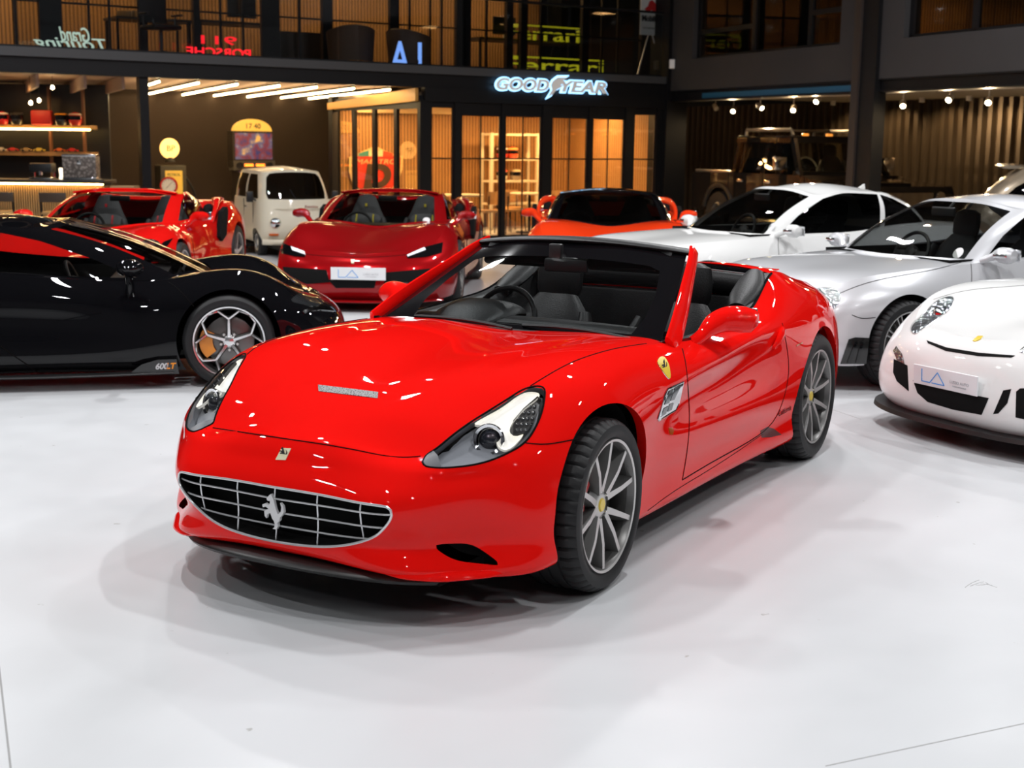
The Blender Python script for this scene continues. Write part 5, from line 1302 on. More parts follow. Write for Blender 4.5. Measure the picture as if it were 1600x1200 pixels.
def build_coupes():
    SIL = mat('silver_white_paint', (0.66, 0.665, 0.69), 0.34, metal=0.35, coat=1.0, spec=0.0)
    WHT = mat('pure_white_paint', (0.80, 0.80, 0.79), 0.35, coat=1.0, spec=0.0)
    fr, root, r = build_coupe(3.585, 11.10, rad(-151.0), SIL, 'silver coupe with flared arches and a black side grille panel', glass('silver_side_glass', (0.25, 0.26, 0.27)), True)
    t = r['tree']
    CARB = mat('carbon_black', (0.012, 0.012, 0.012), 0.25, coat=0.8)
    stick(root, fr, t, 'front_vent', [(1313, 568), (1326, 530), (1336, 527), (1358, 528), (1353, 568)], CARB, 0.006, mirror=True)
    for pg in ([(1323, 566), (1335, 534), (1339, 534), (1328, 566)], [(1336, 566), (1344, 535), (1348, 535), (1341, 566)]): stick(root, fr, t, 'vent_blade', pg, M_GLOSSBLACK, 0.014)
    gap_line(root, fr, t, [(1331, 492), (1345, 497), (1360, 497), (1368, 496)], 0.003)
    gap_line(root, fr, t, [(1306, 461), (1340, 447), (1400, 432), (1460, 421), (1502, 410)], 0.003)
    gap_line(root, fr, t, [(1517, 412), (1518, 425), (1518, 440), (1518, 455)], 0.003)
    gap_line(root, fr, t, [(1468, 455), (1490, 450), (1516, 446)], 0.006)
    h, n = fr.hit(r['full_tree'], (1497, 396))
    if h is not None: ob('licence_disc', mesh_xf(lathe([(0, 0.002), (0.045, 0.002), (0.047, 0)], 20, 'x'), tuple(h + n * 0.004), ry=rad(-32)), M_WHITE, root)
    fr, root, r = build_coupe(2.60, 13.75, rad(-154.5), WHT, 'white coupe with dark side glass behind the silver coupe', M_DARKGLASS, False)
    t = r['tree']
    gap_line(root, fr, t, [(1216, 372), (1216, 385), (1217, 400), (1217, 412)], 0.003)
    h, n = fr.hit(r['full_tree'], (1206, 355))
    if h is not None: ob('licence_disc', mesh_xf(lathe([(0, 0.002), (0.045, 0.002), (0.047, 0)], 20, 'x'), tuple(h + n * 0.004), ry=rad(-32)), M_WHITE, root)
# ---- white rear-engined coupe at the edge of the picture
def build_gt():
    P = mat('gt_white_paint', (0.82, 0.82, 0.81), 0.33, coat=1.0, spec=0.0)
    fr = Frame(4.428, 8.79, rad(-152.3)); root = empty('track_coupe', fr.c, fr.yaw)
    tag(root, 'white sports coupe with oval headlamps and a slotted nose carrying a show plate', 'car')
    AR = ((1.2285, 0.335, 0.358), (-1.2285, 0.345, 0.375))
    cols = [
     [(2.06,0,.13),(2.14,0,.22),(2.16,0,.38),(2.11,0,.55),(2.00,0,.635)],
     [(2.03,.42,.13),(2.11,.42,.22),(2.12,.42,.38),(2.07,.42,.54),(1.95,.41,.64)],
     [(1.88,.72,.13),(1.95,.74,.22),(1.96,.74,.40),(1.88,.72,.56),(1.78,.64,.68)],
     T(1.66,[(.84,.14),(.88,.25),(.885,.42),(.855,.61)])+[(1.60,.73,.775)],
     T(1.2285,[(.885,.15),(.920,.28),(.925,.46),(.895,.68),(.73,.865)]),
     T(.80,[(.850,.14),(.885,.26),(.890,.45),(.870,.68),(.72,.875)]),
     T(.2,[(.84,.14),(.88,.25),(.885,.45),(.868,.70),(.745,.90)]),
     T(-.5,[(.85,.14),(.89,.26),(.90,.46),(.885,.70),(.76,.91)]),
     T(-1.2285,[(.90,.16),(.93,.28),(.935,.48),(.91,.72),(.74,.90)]),
     T(-1.8,[(.84,.18),(.87,.30),(.87,.5),(.83,.70),(.66,.82)]),
     [(-2.15,.55,.2),(-2.20,.57,.3),(-2.22,.57,.5),(-2.20,.55,.66),(-2.12,.45,.76)],
     [(-2.25,.28,.2),(-2.30,.3,.3),(-2.32,.3,.5),(-2.30,.28,.66),(-2.22,.22,.76)],
     [(-2.27,0,.2),(-2.33,0,.3),(-2.35,0,.5),(-2.33,0,.66),(-2.25,0,.76)]]
    zc = [(2.0, .635), (1.7, .69), (1.3, .755), (.9, .82), (.4, .88), (-.5, .92), (-1.3, .95), (-1.8, .88), (-2.25, .76)]
    gh = dict(base=[(.88, 0), (.82, .38), (.56, .67), (.1, .71), (-.5, .70), (-.95, .62), (-1.4, .45), (-1.6, .2), (-1.62, 0)],
        top=[(.10, 0, 1.235), (.08, .32, 1.222), (-.02, .51, 1.175), (-.25, .545, 1.205), (-.5, .54, 1.20), (-.72, .50, 1.175), (-.88, .40, 1.155), (-.95, .2, 1.17), (-.96, 0, 1.175)],
        roof=[(.1, 1.235), (-.3, 1.27), (-.96, 1.175)], bulge=0.045,
        windows=[('windscreen', [(-1, .1), (1.8, .12), (1.78, 1.88), (-1, 1.9)]), ('side', [(2.25, .1), (5.3, .2), (4.9, 1.75), (3.2, 1.85), (2.5, 1.6)]), ('rear_window', [(6.4, .2), (9, .2), (9, 1.8), (6.5, 1.8)])])
    r = shell(cols, zc, gh, 0.12, arches=AR); finish(root, r, P, AR, lambda nm: M_DARKGLASS)
    t = r['tree']
    lamp = [(1425, 519), (1438, 496), (1456, 477), (1480, 464), (1489, 465), (1489.5, 474), (1478, 488), (1460, 502), (1440, 516), (1428, 521.6)]
    for mi in (False,):
        lp = stick(root, fr, t, 'headlamp', lamp, mat('gt_lamp_bowl', (0.42, 0.43, 0.45), 0.12, metal=0.85, bump=(30, 1.0)), 0.003, 0.01, 3, 60, True)
        stick(lp, fr, t, 'lamp_cover', lamp, M_LENS, 0.012, 0.0, 4, 60, False)
        h, n = fr.hit(t, (1467, 488))
        ob('projector_lens', mesh_xf(lathe([(0, .03), (.03, .024), (.05, .004), (.056, -.01)], 24, 'x'), tuple(h), rz=rad(-15), ry=rad(-25)), M_CHROME, lp)
        q = np.array([fr.hit(t, p)[0] for p in smooth_poly(lamp, 60)]); ob('lamp_gasket', tube(q, 0.004, 6, closed=True), M_GREYALLOY, lp)
    for nm, pg in (('nose_slot', [(1448, 532), (1480, 543.5), (1530, 551.5), (1586, 556), (1580, 559), (1528, 556.5), (1478, 548.5), (1450, 536.5)]), ('centre_intake', [(1427, 594), (1460, 604), (1525, 618), (1545, 622), (1534, 648), (1490, 640), (1450, 628), (1434, 614)]),
                   ('corner_intake', [(1397, 561), (1418, 571), (1420, 611), (1402, 596), (1396, 582)]), ('bumper_outlet', [(1552, 647), (1568, 610), (1580, 608), (1574, 630), (1560, 646)]), ('corner_intake', [(1587, 652), (1588, 612), (1594, 607), (1625, 606), (1622, 660)])):
        stick(root, fr, t, nm, pg, M_CARPET, 0.003)
    stick(root, fr, t, 'front_indicator', [(1396, 548), (1401, 541), (1410, 553), (1414, 569), (1402, 563)], mat('gt_lamp_bowl'), 0.004)
    stick(root, fr, t, 'hood_crest', [(1520, 533), (1528, 526), (1536, 526), (1532, 531), (1524, 534)], M_YELLOW, 0.006)
    for k in range(0, 3): gap_line(root, fr, t, [(1458, 468 + 0), (1500, 456), (1560, 449), (1600, 446)], 0.002) if k == 0 else None
    lp_ = curve([(1.72, -.84, .115), (1.90, -.76, .11), (2.06, -.45, .10), (2.10, 0, .10), (2.06, .45, .10), (1.90, .76, .11), (1.72, .84, .115)], 40)
    v = []
    for p in lp_: v += [(p[0] - .10, p[1] * .95, p[2] + .05), (p[0] + .05, p[1] * 1.03, p[2] + .035), (p[0] + .06, p[1] * 1.03, p[2] + .01), (p[0] - .08, p[1] * .95, p[2] - .02)]
    ob('front_splitter', MS(v, [(i * 4 + j, i * 4 + j + 1, i * 4 + 5 + j, i * 4 + 4 + j) for i in range(39) for j in range(3)]), mat('satin_black_plastic', (0.012, 0.012, 0.012), 0.38), root, ang=50)
    a, b, c = [fr.hit(t, p)[0] for p in ((1432, 568), (1530, 588), (1429, 595))]
    X = b - a; Yv = a - c; cc = (fr.hit(t, (1480, 593))[0] + np.array([0.018, 0, 0])); 
    show_plate(root, cc, X * [0.3, 1, 0], (0.06, 0, 1), 0.50, 0.115)
    for s in (1, -1):
        wheel(root, 1.2285, s * .915, .335, s, .335, .245, .262, 'five', M_SILVER, 0, None, None, False)
        wheel(root, -1.2285, s * .92, .345, s, .345, .30, .262, 'five', M_SILVER, 0, None, None, False)
    door_mirror(root, (.50, .74, .90), (.44, .84, .965), (.41, .97, .965), 0.075, 0.055, P)
# ---- black mid-engined car on the left
def build_black():
    P = mat('piano_black_paint', (0.004, 0.004, 0.005), 0.3, coat=1.0, spec=0.0, coat_rough=0.012)
    fr = Frame(-3.48, 10.10, rad(11.0)); root = empty('low_coupe', fr.c, fr.yaw)
    tag(root, 'glossy black low coupe with orange brake calipers', 'car')
    AR = ((1.335, 0.325, 0.362), (-1.335, 0.345, 0.385))
    cols = [
     [(2.12,0,.13),(2.20,0,.20),(2.21,0,.33),(2.15,0,.46),(2.02,0,.53)],
     [(2.08,.40,.13),(2.16,.40,.20),(2.17,.40,.33),(2.11,.40,.46),(1.98,.38,.55)],
     [(1.96,.70,.13),(2.03,.72,.20),(2.04,.72,.34),(1.97,.69,.49),(1.84,.60,.61)],
     [(1.75,.88,.13),(1.78,.91,.22),(1.78,.915,.38),(1.75,.87,.56),(1.66,.73,.73)],
     T(1.335,[(.915,.13),(.945,.25),(.95,.42),(.915,.65),(.74,.80)]),
     T(.90,[(.885,.12),(.925,.22),(.92,.42),(.88,.60),(.73,.742)]),
     T(.40,[(.885,.12),(.935,.21),(.905,.42),(.885,.60),(.785,.748)]),
     T(-.30,[(.905,.12),(.955,.21),(.915,.44),(.90,.63),(.82,.805)]),
     T(-.80,[(.925,.12),(.97,.22),(.95,.45),(.935,.67),(.83,.865)]),
     T(-1.335,[(.93,.14),(.975,.25),(.985,.5),(.955,.75),(.82,.95)]),
     T(-1.80,[(.88,.16),(.92,.28),(.93,.5),(.90,.74),(.76,.92)]),
     [(-2.05,.62,.2),(-2.10,.66,.3),(-2.12,.67,.5),(-2.10,.65,.72),(-2.04,.55,.88)],
     [(-2.15,.3,.2),(-2.20,.32,.3),(-2.22,.32,.5),(-2.20,.31,.72),(-2.14,.26,.88)],
     [(-2.17,0,.2),(-2.22,0,.3),(-2.24,0,.5),(-2.22,0,.72),(-2.16,0,.88)]]
    zc = [(2.02, .53), (1.8, .60), (1.4, .70), (1.0, .705), (.6, .735), (-.3, .80), (-1.2, .96), (-1.8, .93), (-2.16, .88)]
    gh = dict(base=[(1.22, 0), (1.15, .38), (.92, .67), (.25, .755), (-.40, .765), (-.95, .66), (-1.25, .32), (-1.3, 0)],
        top=[(.16, 0, 1.125), (.14, .34, 1.118), (.0, .515, 1.095), (-.30, .545, 1.118), (-.62, .535, 1.105), (-.90, .45, 1.075), (-1.06, .24, 1.06), (-1.08, 0, 1.06)],
        roof=[(.1, 1.125), (-.3, 1.165), (-1.08, 1.06)], bulge=0.05,
        windows=[('windscreen', [(-1, .1), (1.75, .12), (1.74, 1.88), (-1, 1.9)]), ('side', [(2.30, .10), (4.35, .08), (4.55, .5), (4.40, 1.25), (3.9, 1.60), (3.2, 1.64), (2.72, 1.30), (2.45, .7)]), ('rear_window', [(5.6, .2), (8, .2), (8, 1.8), (5.8, 1.8)])])
    r = shell(cols, zc, gh, 0.16, arches=AR)
    clear = glass('black_car_glass', (0.80, 0.78, 0.76))
    finish(root, r, P, AR, lambda nm: clear)
    tub(root, -0.9, 0.95, 0.70, 0.73)
    dash_board(root, 0.62, 0.735, 0.66)
    steering_wheel(root, 0.25, -.36, .68, rad(22), 0.17)
    for s in (-1, 1): seat(root, -.45, s * .36, 0.18, 0.50, 0.24, hr=False, w=0.24)
    t = r['tree']
    OR = mat('orange_caliper', (0.80, 0.26, 0.01), 0.35, coat=0.6)
    for s in (1, -1):
        wheel(root, 1.335, s * .945, .322, s, .322, .235, .250, 'star', mat('bright_cut_alloy', (0.75, 0.75, 0.76), 0.2, metal=0.9), 0, OR, M_BLACK, False, cal_ang=185)
        wheel(root, -1.335, s * .945, .345, s, .345, .29, .262, 'star', mat('bright_cut_alloy'), 0, OR, M_BLACK, False)
        p = curve([(.66, s * .82, .66), (.67, s * .87, .71), (.67, s * .93, .78), (.68, s * .98, .82)], 10)
        mm = ob('door_mirror', ribbon(p, [.05, .045, .04, .035, .03, .03, .03, .03, .03, .03], [.03] * 10, (1, 0, 0)), P, root)
        ob('mirror_head', ribbon(curve([(.69, s * .92, .825), (.685, s * .95, .84), (.68, s * 1.0, .85), (.675, s * 1.05, .845), (.67, s * 1.075, .84)], 10), [.03, .06, .085, .095, .095, .09, .08, .06, .04, .01], [.02, .04, .055, .06, .06, .058, .05, .04, .025, .008], (0, 0, 1), 18), P, mm)
    GP = mat('grey_print', (0.55, 0.55, 0.56), 0.4); OP = mat('orange_print', (0.85, 0.28, 0.01), 0.4)
    ob('sill_blade', prism([tuple(fr.plane(p_, 1, -.955)[[0, 2]]) for p_ in ((203, 583), (222, 569), (246, 562), (276, 561), (280, 584))], -.965, -.93, 'y'), mat('carbon_black', (0.012, 0.012, 0.012), 0.25, coat=0.8), root, smooth=False)
    for tx, px, m_ in (('600', (252, 572.8), GP), ('LT', (266, 572.3), OP)):
        h = fr.plane(px, 1, -.967)
        ob('model_lettering', place(text_mesh(tx, 0.056, 0.001, 0.25, 0.002), h, np.array([1.0, 0, 0.02]), (0, 0, 1)), m_, root, smooth=False)
    ob('side_blade', ribbon(curve([(.95, -.93, .115), (.3, -.955, .105), (-.4, -.965, .105), (-.95, -.95, .115)], 20), 0.05, 0.014), M_BLACK, root)
    ob('front_splitter', ribbon(curve([(1.75, -.90, .125), (2.0, -.74, .12), (2.18, -.4, .115), (2.22, 0, .115), (2.18, .4, .115), (2.0, .74, .12), (1.75, .90, .125)], 30), 0.05, 0.012), M_BLACK, root)
    stick(root, fr, t, 'headlamp', [(455, 470), (470, 458), (490, 462), (505, 472), (498, 478), (475, 476)], mat('smoked_lamp', (0.05, 0.055, 0.06), 0.05, metal=0.5, coat=1.0), 0.006, 0.012, 3, 40, True)
    stick(root, fr, t, 'lamp_signature', [(472, 487), (480, 483), (497, 480), (520, 484), (522, 487), (500, 484.5), (482, 487), (476, 491)], M_CHROME, 0.008, 0.01, 3, 0, True)
    gap_line(root, fr, t, [(263, 441), (275, 449), (290, 464), (303, 479)], 0.003)
    gap_line(root, fr, t, [(0, 540), (22, 556), (50, 575), (70, 590)], 0.004)
    # dihedral fold on the door
    gap_line(root, fr, t, [(100, 500), (130, 494), (158, 489)], 0.003, m=P)
build_black(); build_dark_red(); build_orange(); build_spider(); build_coupes(); build_gt()

# ---------------------------------------------------------------- boxy vehicles behind
def build_pickup():
    P = mat('truck_black_paint', (0.016, 0.012, 0.009), 0.25, coat=1.0, spec=0.0)
    fr = Frame(5.33, 24.42, rad(-66.5)); root = empty('pickup_truck', fr.c, fr.yaw)
    tag(root, 'boxy black pickup truck with roof rack parked in the open bay', 'truck')
    def tap(x0, x1, y0, y1, z0, z1, y2, y3=None):     # box narrowing towards the top
        y3 = y2 if y3 is None else y3
        return MS([(x0, -y0, z0), (x0, y0, z0), (x1, -y1, z0), (x1, y1, z0), (x0, -y2, z1), (x0, y2, z1), (x1, -y3, z1), (x1, y3, z1)], [(0, 2, 3, 1), (4, 5, 7, 6), (0, 4, 6, 2), (1, 3, 7, 5), (0, 1, 5, 4), (2, 6, 7, 3)])
    side = [(-2.50, .55), (-2.50, 1.22), (-1.30, 1.24), (1.05, 1.24), (1.25, 1.18), (2.42, 1.10), (2.48, .98), (2.48, .55), (2.02, .50), (1.98, .80), (1.80, .98), (1.32, .98), (1.12, .80), (1.06, .48), (-1.08, .48), (-1.14, .80), (-1.34, .98), (-1.80, .98), (-2.0, .80), (-2.06, .52)]
    ob('body', prism(side, -1.0, 1.0, 'y'), P, root, smooth=False)
    for s in (-1, 1):
        for cx in (1.56, -1.56):
            a = np.linspace(rad(10), rad(170), 15); ob('arch_flare', ribbon([(cx + .50 * math.cos(q), s * 1.0, .50 + .50 * math.sin(q)) for q in a], 0.05, 0.035, (0, 1, 0), 8), M_BLACK, root)
    cab = tap(-1.22, .62, .95, .95, 1.22, 1.86, .82, .80); cab.v[6:8, 0] = .38; cab.v[2:4, 0] = .92
    for s in (-1, 1):
        for x0, x1, xt in ((-1.22, -1.12, 0), (-.99, -.88, 0), (-.30, -.16, 0), (.80, .92, -.42)):
            q = [(x0, s * .95, 1.22), (x1, s * .95, 1.22), (x1 + xt, s * .82, 1.86), (x0 + xt, s * .82, 1.86)]
            v = q + [(a, b - s * .07, c) for a, b, c in q]; ob('cab_pillar', MS(v, [(0, 1, 2, 3), (7, 6, 5, 4), (0, 4, 5, 1), (1, 5, 6, 2), (2, 6, 7, 3), (3, 7, 4, 0)]), P, root, smooth=False)
        ob('cab_rail', box(-1.22, .45, s * .82 - .04, s * .82 + .04, 1.78, 1.86), P, root, smooth=False)
        seat(root, -.05, s * .45, 1.0, .50, .12)
    ob('cab_rear_wall', box(-1.24, -1.18, -.88, .88, 1.2, 1.5), P, root, smooth=False)
    ob('screen_header', box(.36, .48, -.80, .80, 1.78, 1.86), P, root, smooth=False)
    steering_wheel(root, .42, -.45, 1.36, rad(25), .19, mat('pale_wheel_rim', (.45, .38, .28), .4))
    ob('roof', box(-1.24, .42, -.84, .84, 1.85, 1.90, .02), P, root)
    TG = glass('truck_glass', (0.50, 0.46, 0.36), 1.0, 1.7)
    for s in (-1, 1):
        for a, b in ((-1.14, -.98), (-.90, -.28), (-.16, .44)):
            yb, yt = .952 - .0 * a, .84
            q = [(a, s * .945, 1.28), (b + (.10 if b > .4 else 0), s * .945, 1.28), (b, s * .835, 1.78), (a, s * .835, 1.78)]
            ob('side_window', MS([(x, y + s * .012, z) for x, y, z in q], [(0, 1, 2, 3)]), TG, root, smooth=False)
        ob('roof_rail', tube([(-1.1, s * .74, 1.90), (-1.08, s * .74, 2.0), (.30, s * .74, 2.0), (.36, s * .74, 1.91)], 0.03, 8), mat('bright_rail', (0.55, 0.50, 0.42), 0.3, metal=0.8), root)
        mr = ob('door_mirror', mesh_xf(box(-.05, .05, -.12, .12, -.10, .12, .02), (.58, s * 1.14, 1.42)), M_CHROME, root)
        ob('mirror_arm', tube([(.58, s * .96, 1.36), (.58, s * 1.06, 1.38)], 0.025, 6), M_BLACK, mr)
        for x in (-.86, .02): ob('door_handle', box(x - .09, x + .09, s * 1.0 - .02, s * 1.0 + .025, 1.08, 1.13, .008), M_CHROME, root)
        ob('side_step', tube([(-.95, s * 1.04, .42), (.95, s * 1.04, .42)], 0.05, 8), M_CHROME, root)
        for x in (-1.24, -.22, .98): ob('door_seam', box(x - .006, x + .006, s * 1.0 - .003, s * 1.0 + .003, .50, 1.24), M_GAP, root, smooth=False)
        ob('head_lamp', mesh_xf(lathe([(0, .02), (.09, .015), (.10, 0), (.10, -.03)], 20, 'x'), (2.49, s * .72, .92)), M_CHROME, root)
        ob('rear_rail', box(-2.48, -1.30, s * .92 - .04, s * .92 + .04, 1.22, 1.27, .01), mat('bright_rail'), root)
    sc = MS([(.925, -.90, 1.29), (.925, .90, 1.29), (.47, .77, 1.80), (.47, -.77, 1.80)], [(0, 1, 2, 3)])
    ob('windscreen', sc, glass('truck_screen', (0.80, 0.78, 0.60), 1.0, 1.7), root, smooth=False)
    ob('dash_panel', box(.50, .80, -.8, .8, 1.24, 1.30), M_BLACK, root, smooth=False)
    for y in (-.5, 0, .5): ob('marker_lamp', box(.34, .42, y - .05, y + .05, 1.90, 1.94, .01), mat('amber_marker', (0.9, 0.25, 0.02), 0.3, emit=(1, .35, .05), estr=1.0), root)
    ob('roof_crossbar', tube([(-.6, -.74, 2.0), (-.6, .74, 2.0)], 0.022, 6), mat('bright_rail'), root)
    ob('grille', box(2.47, 2.51, -.55, .55, .78, 1.0), M_CHROME, root, smooth=False)
    ob('bumper', box(2.42, 2.68, -.95, .95, .50, .72, .03), M_BLACK, root)
    ob('hood_scoop', box(1.4, 2.2, -.35, .35, 1.10, 1.16, .02), P, root)
    for s in (-1, 1):
        for x in (1.56, -1.56): wheel(root, x, s * 1.0, .44, s, .44, .30, .24, 'five', M_CHROME, 0, None, None, True)
def build_suv():
    P = mat('bronze_suv_paint', (0.30, 0.24, 0.17), 0.35, metal=0.5, coat=1.0)
    fr = Frame(7.55, 15.55, rad(-24)); root = empty('suv_car', fr.c, fr.yaw)
    tag(root, 'bronze suv with rear roof spoiler beyond the silver coupe', 'car')
    AR = ((1.45, .37, .40), (-1.45, .37, .40))
    cols = [
     [(2.30,0,.25),(2.38,0,.38),(2.40,0,.60),(2.36,0,.85),(2.22,0,.95)],
     [(2.26,.5,.25),(2.33,.5,.38),(2.34,.5,.60),(2.30,.5,.85),(2.15,.48,.97)],
     [(2.05,.80,.25),(2.10,.83,.38),(2.10,.83,.60),(2.06,.80,.85),(1.95,.70,1.0)],
     T(1.45,[(.93,.26),(.96,.40),(.965,.65),(.94,.90),(.80,1.04)]),
     T(.7,[(.90,.24),(.94,.36),(.95,.62),(.93,.90),(.82,1.06)]),
     T(-.5,[(.90,.24),(.94,.36),(.95,.62),(.93,.92),(.82,1.08)]),
     T(-1.45,[(.93,.26),(.97,.40),(.975,.65),(.95,.95),(.82,1.10)]),
     T(-1.95,[(.88,.28),(.91,.40),(.92,.65),(.90,.95),(.78,1.10)]),
     [(-2.20,.6,.30),(-2.27,.62,.42),(-2.29,.62,.65),(-2.27,.60,.95),(-2.20,.55,1.10)],
     [(-2.28,.3,.30),(-2.34,.3,.42),(-2.36,.3,.65),(-2.34,.3,.95),(-2.26,.28,1.10)],
     [(-2.30,0,.30),(-2.36,0,.42),(-2.38,0,.65),(-2.36,0,.95),(-2.28,0,1.10)]]
    gh = dict(base=[(1.05,0),(1.0,.42),(.78,.74),(.2,.80),(-.6,.80),(-1.4,.79),(-2.0,.70),(-2.17,.35),(-2.2,0)],
        top=[(.25,0,1.60),(.22,.35,1.59),(.08,.56,1.55),(-.25,.60,1.585),(-.8,.60,1.58),(-1.35,.575,1.545),(-1.62,.50,1.50),(-1.70,.28,1.52),(-1.72,0,1.525)],
        roof=[(.25,1.60),(-.5,1.635),(-1.72,1.525)], bulge=.04,
        windows=[('windscreen',[(-1,.1),(1.8,.1),(1.8,1.9),(-1,1.9)]),('side',[(2.25,.12),(4.4,.12),(4.4,1.8),(3.0,1.8),(2.5,1.6)]),('quarter',[(4.5,.12),(5.75,.22),(5.6,.9),(5.2,1.6),(4.5,1.8)]),('rear_window',[(6.7,.2),(9,.2),(9,1.8),(6.8,1.8)])])
    r = shell(cols,[(2.2,.95),(1.5,1.03),(1.0,1.07),(0,1.1),(-2.3,1.1)],gh,.12,arches=AR); finish(root, r, P, AR, lambda nm: M_DARKGLASS)
    ob('roof_spoiler', ribbon(curve([(-1.78,-.50,1.515),(-1.86,-.25,1.53),(-1.88,0,1.535),(-1.86,.25,1.53),(-1.78,.50,1.515)],16),.13,.02), P, root)
    for s in (1,-1):
        ob('roof_rail', tube(curve([(.05,s*.56,1.60),(-.3,s*.585,1.64),(-.9,s*.585,1.635),(-1.35,s*.56,1.58)],14),.014,6), M_GLOSSBLACK, root)
        for x in (1.45,-1.45): wheel(root, x, s*.955, .37, s, .37, .27, .27, 'five', M_SILVER, 0, None, None, False)
    door_mirror(root,(.70,.80,1.08),(.64,.92,1.15),(.62,1.04,1.15),.08,.07,P)
def build_micro():
    P = mat('cream_white_paint', (0.72, 0.66, 0.52), 0.4, coat=0.6)
    fr = Frame(-3.62, 21.35, rad(-66)); root = empty('micro_van', fr.c, fr.yaw)
    tag(root, 'tiny cream white bubble van with round headlamp', 'car')
    cols = [
     [(.98,0,.20),(1.04,0,.32),(1.03,0,.58),(.98,0,.84)],
     [(.96,.30,.20),(1.02,.30,.32),(1.01,.30,.58),(.955,.30,.84)],
     [(.86,.50,.20),(.91,.52,.32),(.90,.52,.58),(.84,.50,.84)],
     T(.60,[(.56,.20),(.585,.32),(.585,.58),(.565,.84)]),
     T(.0,[(.57,.20),(.59,.32),(.59,.58),(.575,.84)]),
     T(-.7,[(.57,.20),(.59,.32),(.59,.58),(.575,.84)]),
     [(-1.0,.48,.2),(-1.03,.5,.32),(-1.03,.5,.58),(-1.0,.48,.84)],
     [(-1.08,.25,.2),(-1.11,.25,.32),(-1.11,.25,.58),(-1.08,.25,.84)],
     [(-1.09,0,.2),(-1.12,0,.32),(-1.12,0,.58),(-1.09,0,.84)]]
    gh = dict(base=[(.96,0),(.935,.29),(.82,.485),(.60,.548),(0,.558),(-.7,.558),(-.99,.465),(-1.05,.24),(-1.06,0)],
        top=[(.66,0,1.27),(.645,.26,1.265),(.56,.42,1.245),(.35,.465,1.255),(0,.475,1.26),(-.6,.475,1.255),(-.85,.40,1.235),(-.92,.2,1.25),(-.93,0,1.25)],
        roof=[(.66,1.27),(0,1.325),(-.93,1.25)], bulge=.02,
        windows=[('windscreen',[(-1,.06),(1.7,.10),(1.85,.5),(1.78,1.6),(1.5,1.84),(-1,1.9)]),('side',[(2.75,.1),(3.95,.1),(3.95,1.75),(2.9,1.75)]),('quarter',[(4.1,.1),(5.0,.1),(5.0,1.75),(4.1,1.75)])])
    AR = ((.62,.19,.225),(-.62,.19,.225))
    r = shell(cols,[(1.0,.84),(-1.1,.84)],gh,.0,nu=90,nv=20,arches=[(a,b,c,.3) for a,b,c in AR])
    finish(root, r, P, AR, lambda nm: glass('micro_glass',(0.25,0.22,0.18),1.0,1.8), well=False)
    for s in (1,-1):
        hl = ob('headlamp', mesh_xf(lathe([(0,.03),(.05,.025),(.075,.005),(.085,-.02),(.07,-.04)],24,'x'),(1.02,s*.36,.50)), M_CHROME, root)
        ob('indicator', box(.98,1.035,s*.40-.07,s*.40+.07,.315,.35,.006), mat('amber_lens', (0.55, 0.10, 0.01), 0.1, coat=1), root)
        for x in (.62,-.62): wheel(root, x, s*.56, .20, s, .20, .13, .125, 'steel', mat('cream_steel',(0.75,0.72,0.62),.4), 0, None, None, False)
        ob('door_mirror', box(.60,.66,s*.66-.05,s*.66+.05,.80,.96,.015), M_BLACK, root); ob('mirror_bracket', tube([(.63,s*.56,.82),(.63,s*.63,.86)],.012,6), M_BLACK, root)
        ob('door_handle', box(.0,.10,s*.592-.006,s*.592+.02,.70,.725,.004), M_CHROME, root)
        for x in (.52,-.08): ob('door_seam', box(x-.005,x+.005,s*.588-.004,s*.588+.005,.22,.83), M_GAP, root, smooth=False)
    ob('front_bumper', ribbon(curve([(.90,-.54,.22),(1.03,-.32,.215),(1.06,0,.215),(1.03,.32,.215),(.90,.54,.22)],20),.025,.045), P, root)
    h = r['tree'].ray_cast(Vector((3,.18,.74)),Vector((-1,0,0)))
    if h[0]: ob('script_badge', place(text_mesh('Bianchina',.055,.002,.3), np.array(h[0])+[.006,0,0],(0,1,0),(0,0,1)), M_CHROME, root, smooth=False)
    ob('wiper', tube([(.985,-.05,.86),(.93,-.12,.99)],.006,5), M_BLACK, root)
    ob('swage_line', tube(curve([(.84,-.515,.70),(1.0,-.3,.71),(1.03,0,.71),(1.0,.3,.71),(.84,.515,.70)],20),.006,5), P, root)
build_pickup(); build_suv(); build_micro()

# ---------------------------------------------------------------- bar, shelves and things on them
OAK = mat('bar_oak', (0.42, 0.24, 0.09), 0.5, vary=(6, 0.2))
WLED = emis('bar_led_strip', (1.0, 0.62, 0.20), 26.0)
bx0, bx1, by = -9.6, -6.20, 20.66
bar = empty('bar_counter', ((bx0 + bx1) / 2, by + 0.3, 0)); tag(bar, 'long oak bar counter with a glowing strip under its top', 'counter')
hw = (bx1 - bx0) / 2
ob('counter_body', box(-hw, hw, -.25, .30, 0, 1.00), mat('bar_core', (0.20, 0.12, 0.05), 0.7), bar, smooth=False)
ob('counter_top', box(-hw - .02, hw + .02, -.34, .34, 1.04, 1.09, .008), M_BLACK, bar)
ob('led_strip', box(-hw, hw, -.33, -.305, 1.018, 1.038), WLED, bar, smooth=False)
sl = None
for i in range(96):
    x = -hw + .018 + i * (2 * hw - .03) / 96; b_ = box(x - .009, x + .009, -.285, -.25, .02, 1.0); sl = b_ if sl is None else sl + b_
tag(ob('fluted_slats', sl, OAK, bar, smooth=False), kind='stuff')
